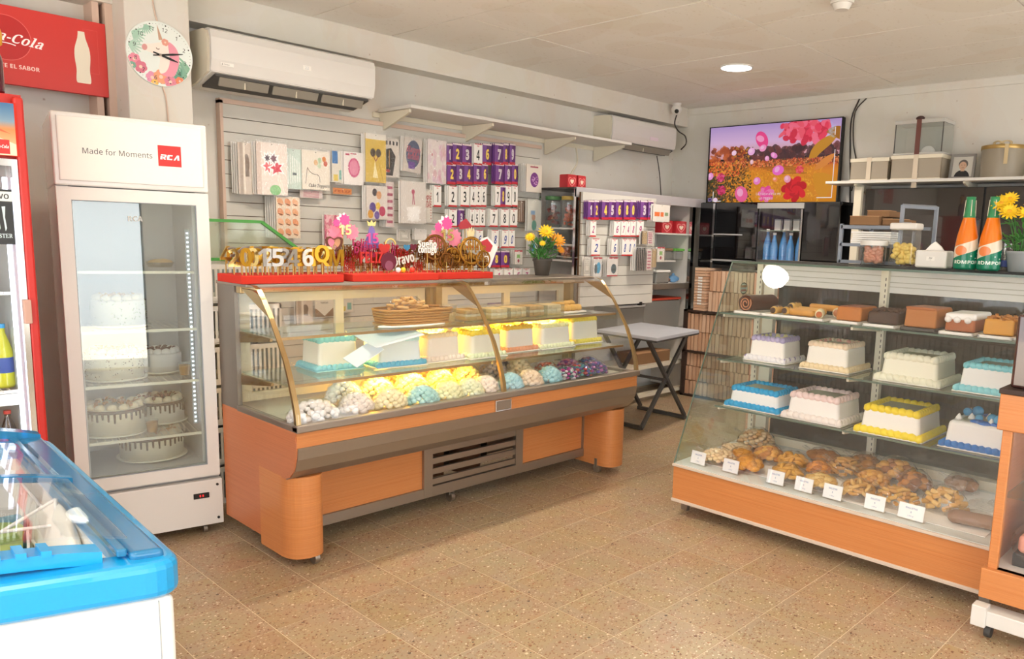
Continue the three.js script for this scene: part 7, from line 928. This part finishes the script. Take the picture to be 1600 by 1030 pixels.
// ---------------------------------------------------------------- things standing on the pastry cabinet
{
  const Y = 1.355, X = 4.04;
  const j1 = thing('sweet_jar', 'short clear jar of pink marshmallows with a white lid', 'jar', [X - 0.04, Y, -1.665]); obj('jar', lathe([[0, 0], [0.057, 0], [0.066, 0.1], [0.064, 0.1], [0.055, 0.004], [0, 0.004]], 28), M.clear, j1); stuff(obj('marshmallows', Array.from({ length: 50 }, (_, i) => new THREE.SphereGeometry(0.014, 10, 8).scale(1, 0.9, 1).translate(Math.cos(i * 2.4) * 0.036 * Math.sqrt(rnd()), 0.018 + (i / 44) * 0.064, Math.sin(i * 2.4) * 0.036)), paint('#f0a890'), j1)); obj('lid', cyl(0.069, 0.069, 0.024, 0, 0.1, 0, 30), M.white, j1);
  const j2 = thing('sweet_jar', 'tall square clear canister half full of yellow sweets', 'jar', [X - 0.02, Y, -1.515]); obj('jar', new RoundedBoxGeometry(0.1, 0.185, 0.125, 3, 0.014).translate(0, 0.093, 0), M.clear, j2); stuff(obj('yellow_sweets', Array.from({ length: 64 }, (_, i) => new THREE.SphereGeometry(0.015, 10, 8).scale(1, 0.9, 1).translate(rr(-0.03, 0.03), 0.02 + (i / 54) * 0.075, rr(-0.044, 0.044))), paint('#f2d272'), j2)); obj('lid', [rbox(-0.054, 0.054, 0.182, 0.216, -0.067, 0.067, 0.01)], M.white, j2); obj('lid_button', rbox(-0.012, 0.012, 0.216, 0.22, -0.02, 0.02, 0.002), M.grey, j2);
  const tb = thing('tissue_box', 'white tissue box with a house shaped slot top', 'tissue box', [X - 0.04, Y, -1.36]); obj('box_body', rbox(-0.05, 0.05, 0, 0.085, -0.075, 0.075, 0.01, 3), M.white, tb); obj('tissue', extr(shapeOf([[-0.045, 0], [0.045, 0], [0.02, 0.03], [0.0, 0.045], [-0.03, 0.02]]), 0.012).rotateY(Math.PI / 2).translate(-0.006, 0.083, 0), M.paper, tb); const tl = canvasTex(128, 64, (g) => { g.fillStyle = '#eeebe6'; g.fillRect(0, 0, 128, 64); g.fillStyle = '#333'; g.font = 'italic bold 34px serif'; g.textAlign = 'center'; g.fillText('Jör', 64, 34); g.font = '14px sans-serif'; g.fillText('casa', 64, 54); }); obj('box_print', panel(0.04, 0.02).rotateY(-Math.PI / 2).translate(-0.0506, 0.045, 0), printMat(tl), tb);
  const bt = canvasTex(512, 512, (g, w, h) => { g.fillStyle = '#ee7d1a'; g.fillRect(0, 0, w, h); for (let k = 0; k < 2; k++) { const o = k * 256; g.fillStyle = '#e8d8c2'; g.beginPath(); g.moveTo(o, 300); g.lineTo(o + 256, 190); g.lineTo(o + 256, 300); g.lineTo(o, 430); g.fill(); g.fillStyle = '#f08a50'; g.beginPath(); g.arc(o + 70, 330, 46, 0, 7); g.fill(); g.fillStyle = '#0f7a5c'; g.beginPath(); g.moveTo(o, 410); g.lineTo(o + 256, 290); g.lineTo(o + 256, 512); g.lineTo(o, 512); g.fill(); g.fillStyle = '#eaf4ec'; g.font = 'bold 44px sans-serif'; g.fillText('ROMPOPE', o + 24, 455, 215); for (const [x, y] of [[150, 380], [210, 350], [190, 400], [60, 425]]) { g.beginPath(); g.arc(o + x, y, 6, 0, 7); g.fill(); } } });
  const mk = (z, x, lab) => { const b = thing('cider_bottle', lab, 'bottle', [x, Y, z], 0.5, 'green orange bottles'); const h = 0.34, r = 0.052; const bg = lathe([[0, 0], [r * 0.9, 0], [r, 0.01], [r, 0.09], [r * 0.86, 0.16], [r * 0.5, 0.245], [r * 0.36, 0.285], [r * 0.34, 0.31], [0, 0.31]], 28); for (let i = 0; i < bg.attributes.uv.count; i++) bg.attributes.uv.setY(i, bg.attributes.position.getY(i) / 0.25); obj('bottle_body', bg, printMat(bt, 0.2), b); obj('neck_foil', lathe([[r * 0.52, 0.243], [r * 0.38, 0.287], [r * 0.37, 0.32], [0.021, 0.322], [0.021, 0.34], [0, 0.341]], 20), paint('#2f8a58', 0.3), b); obj('bottle_wire', [0, 1, 2, 3].map((i) => bar(V(Math.cos(i * 1.57) * 0.026, 0.25, Math.sin(i * 1.57) * 0.026), V(Math.cos(i * 1.57) * 0.022, 0.325, Math.sin(i * 1.57) * 0.022), 0.0018)), M.offWhite, b); };
  mk(-1.21, X - 0.06, 'green and orange bottle next to the white tissue box'); mk(-1.105, X - 0.06, 'green and orange bottle beside the grey flower pot');
  const fp = thing('potted_flowers', 'grey pot of bright yellow daisies beside the orange bottles', 'plant', [X - 0.03, Y, -0.985]);
  flowers(fp, 0.058, 0.095, M.potGrey, [[-0.03, 0.31, -0.09, 0.05, M.petal, -0.4], [-0.05, 0.27, -0.05, 0.05, M.petal, 0.2], [0.0, 0.3, 0.04, 0.05, M.petal, 0.5], [-0.04, 0.265, 0.02, 0.045, M.petal, 0.1], [0.02, 0.285, 0.075, 0.044, M.petal, 0.7], [-0.02, 0.33, -0.06, 0.04, M.petal, -0.2], [-0.04, 0.245, 0.055, 0.035, M.petal, 0.4]], 70, 0.13, 0.14, -1.35);
  const rk = thing('wire_rack', 'grey painted ladder rack with cartons standing on the cabinet top', 'rack', [X + 0.05, Y, -1.69]); const gb = (a, b) => beam(V(...a), V(...b), 0.017, 0.017), gm = paint('#8d95a2', 0.5);
  for (const g of [gb([0, 0, -0.2], [0, 0.21, -0.2]), gb([0, 0, 0.12], [0, 0.31, 0.12]), gb([0.2, 0, 0.22], [0.2, 0.31, 0.22]), gb([0.2, 0, -0.12], [0.2, 0.21, -0.12])]) obj('rack_post', g, gm, rk); for (const g of [gb([0, 0.195, -0.2], [0, 0.195, 0.12]), gb([0, 0.1, -0.2], [0, 0.1, 0.12]), gb([0.2, 0.195, -0.12], [0.2, 0.195, 0.2]), gb([0, 0.305, 0.12], [0.2, 0.305, 0.22]), gb([0, 0.195, -0.2], [0.2, 0.195, -0.12]), gb([0, 0.01, -0.2], [0, 0.01, 0.12])]) obj('rack_rail', g, gm, rk);
  const pp = thing('paper_stack', 'stack of white papers lying in the grey ladder rack', 'papers', [X + 0.13, Y + 0.108, -1.73]); for (let i = 0; i < 6; i++) obj('paper_sheet', box(-0.07, 0.07, i * 0.011, i * 0.011 + 0.009, -0.11 + rr(0, 0.01), 0.11), M.paper, pp);
  [[0, 0.205, -1.76, 0.16, 0.045, 'flat brown carton on top of the grey rack'], [0.03, 0.25, -1.70, 0.12, 0.03, 'small brown carton stacked on a flat one'], [0.03, 0.207, -1.62, 0.11, 0.03, 'second brown carton beside the rack post']].forEach(([dx, dy, z, w, h, lab]) => { const b = thing('carton_box', lab, 'box', [X + 0.12 + dx, Y + dy, z]); obj('carton', rbox(-0.09, 0.09, 0, h, -w / 2, w / 2, 0.003), M.boardDark, b); obj('carton_flap', box(-0.092, 0.0, h, h + 0.003, -w / 2, w / 2), M.board, b); });
  const gl = thing('drinking_glass', 'clear glass with a blue and yellow label behind the bottles', 'glass', [X, Y, -1.055]); obj('tumbler', lathe([[0, 0], [0.028, 0], [0.032, 0.13], [0.03, 0.13], [0.026, 0.006], [0, 0.006]], 20), M.clear, gl); obj('glass_label', [cyl(0.0315, 0.0318, 0.03, 0, 0.02, 0, 20)], paint('#3a4a8a'), gl);
}

// ---------------------------------------------------------------- orange framed glass cabinet at the edge, with register on top
{
  const t = thing('display_cabinet', 'orange framed glass cabinet with white base beside the pastry cabinet', 'cabinet', [0, 0, 0]);
  const x0 = 3.1, x1 = 3.75, z0 = -0.752, z1 = 0.1;
  for (const g of [rbox(x0, x0 + 0.03, 0.17, 0.94, z0, z0 + 0.034, 0.004), box(x1 - 0.03, x1, 0.17, 0.94, z0, z0 + 0.03), box(x0, x0 + 0.03, 0.17, 0.94, z1 - 0.034, z1)]) obj('frame_post', g, M.wood, t);
  obj('top_frame', rbox(x0 - 0.012, x0 + 0.03, 0.80, 0.935, z0 - 0.018, z1, 0.004), M.wood, t); obj('base_frame', rbox(x0 - 0.025, x0 + 0.03, 0.155, 0.27, z0 - 0.014, z1, 0.004), M.wood, t);
  obj('side_panel', box(x0 + 0.03, x1, 0.155, 0.94, z0 - 0.004, z0 + 0.012), M.woodRed, t);
  obj('counter_top', rbox(x0 - 0.02, x1 + 0.01, 0.935, 0.955, z0 - 0.022, z1, 0.004), M.brownDark, t);
  obj('plinth', [rbox(x0 - 0.05, x0 + 0.03, 0.06, 0.118, z0 + 0.0, z1, 0.004), rbox(x0 - 0.065, x0 - 0.01, 0.055, 0.135, z0 - 0.022, z0 + 0.03, 0.004)], M.white, t);
  obj('floor_board', box(x0, x1, 0.2, 0.27, z0, z1), M.white, t); obj('back_board', box(x1 - 0.01, x1, 0.2, 0.94, z0, z1), M.white, t);
  obj('front_pane', box(x0 + 0.012, x0 + 0.017, 0.27, 0.80, z0 + 0.034, z1 - 0.034), M.glass, t); obj('glass_shelf', box(x0 + 0.04, x1 - 0.02, 0.54, 0.546, z0 + 0.02, z1), M.glassGreen, t);
  obj('caster', [[x0, z0 + 0.03], [x1 - 0.05, z0 + 0.05]].flatMap(([x, z]) => [new THREE.CylinderGeometry(0.027, 0.027, 0.022, 16).rotateX(1.571).translate(x, 0.027, z), box(x - 0.012, x + 0.012, 0.04, 0.062, z - 0.012, z + 0.012)]), M.darkGrey, t);
  const pk = thing('cake_pack', 'pink and black wrapped cake box on the orange framed cabinet floor', 'box', [3.28, 0.271, -0.62]); obj('black_tray', rbox(-0.1, 0.1, 0, 0.05, -0.07, 0.07, 0.006), M.black, pk); obj('pink_cake', rbox(-0.09, 0.09, 0.05, 0.12, -0.06, 0.06, 0.02, 3), paint('#e8a28e'), pk); obj('film_bag', noisy(new THREE.SphereGeometry(1, 22, 12), 0.03, 8).scale(0.13, 0.085, 0.1).translate(0, 0.075, 0), M.film, pk);
  const ws = thing('wrapping_paper', 'white flowered paper sheet standing inside the orange framed cabinet', 'paper', [3.42, 0.271, -0.66]); obj('paper_sheet', box(-0.16, 0.2, 0, 0.2, -0.003, 0), M.paper, ws); obj('paper_flowers', Array.from({ length: 12 }, (_, i) => new THREE.CylinderGeometry(0.012, 0.012, 0.001, 8).rotateX(1.571).translate(-0.14 + (i % 4) * 0.09, 0.03 + Math.floor(i / 4) * 0.06, 0.0006)), paint('#9a9aa6'), ws);
  for (let i = 0; i < 3; i++) { const b = thing('pale_bottle', `pale lilac bottle on the glass shelf, ${ORD[i]} from the orange post`, 'bottle', [3.26 + i * 0.02, 0.546, -0.66 + i * 0.07], 0, 'pale bottles in the orange cabinet'); obj('bottle_body', lathe([[0, 0], [0.024, 0], [0.026, 0.1], [0.012, 0.13], [0, 0.13]], 18), paint('#d4d2e4', 0.3), b); obj('cap', cyl(0.013, 0.013, 0.03, 0, 0.13, 0, 14), M.white, b); }
  { const b = thing('white_box', 'plain white box on the glass shelf behind the pale bottles', 'box', [3.5, 0.546, -0.62]); obj('carton', rbox(-0.08, 0.08, 0, 0.22, -0.08, 0.08, 0.004), M.paper, b); obj('carton_lid', rbox(-0.083, 0.083, 0.19, 0.225, -0.083, 0.083, 0.004), M.white, b); }
  const rg = thing('cash_register', 'cash register with dark brown body and white screen housing', 'register', [3.16, 0.956, -0.66]); obj('register_body', rbox(-0.04, 0.4, 0, 0.27, -0.09, 0.35, 0.012), phys('#4a2e2a', 0.15, { clearcoat: 0.8 }), rg); obj('screen_housing', rbox(-0.025, 0.02, -0.1, 0.12, -0.18, 0.18, 0.02, 3).rotateZ(-0.25).translate(-0.01, 0.4, 0.13), M.white, rg); obj('screen_neck', box(0.02, 0.06, 0.26, 0.38, 0.1, 0.2), M.white, rg);
}

// ---------------------------------------------------------------- stacked white crates behind the counter end, with a green tray on top
{
  const crate = thing('plastic_crate', 'white slatted plastic crate, lowest of the stack behind the counter end', 'crate', [1.80, 0.0, -4.22]);
  const W = 0.2, h = 0.2;
  for (const y of [0.005, h - 0.03]) obj('crate_rail', [box(-W, W, y, y + 0.025, 0.14, 0.15), box(-W, W, y, y + 0.025, -0.15, -0.14), box(-W, -W + 0.01, y, y + 0.025, -0.15, 0.15), box(W - 0.01, W, y, y + 0.025, -0.15, 0.15)], M.white, crate);
  for (let i = 0; i <= 16; i++) { const x = -W + 0.006 + i * (2 * W - 0.012) / 16; obj('crate_slat', box(x - 0.006, x + 0.006, 0.02, h - 0.02, 0.141, 0.149), M.white, crate); }
  obj('crate_floor', box(-W, W, 0, 0.008, -0.15, 0.15), M.white, crate); obj('crate_back', box(-W, W, 0.02, h - 0.02, -0.149, -0.142), M.grey, crate); obj('crate_side', [box(-W, -W + 0.006, 0.02, h - 0.02, -0.14, 0.14), box(W - 0.006, W, 0.02, h - 0.02, -0.14, 0.14)], M.offWhite, crate);
  for (let i = 1; i < 6; i++) dup(crate, [1.80 + 0.004 * (i % 2), i * 0.212, -4.22], 0.01 * (i % 3), `white slatted plastic crate, ${['', 'second', 'third', 'fourth', 'fifth', 'sixth'][i]} from the floor behind the counter end`);
  const tr = thing('green_tray', 'green rimmed clear tray leaning on top of the white crates', 'tray', [1.86, 1.275, -4.2]);
  const P = [[-0.26, 0], [-0.26, 0.2], [0.1, 0.2], [0.30, 0.06], [0.32, 0]];
  obj('tray_body', extr(shapeOf(P), 0.012), phys('#eef4ea', 0.1, { transmission: 0.92, thickness: 0 }), tr);
  obj('tray_rim', P.map((p, i) => beam(V(...p, 0.012), V(...P[(i + 1) % 5], 0.012), 0.016, 0.018)), M.green, tr);
}

renderer.render(scene, camera);
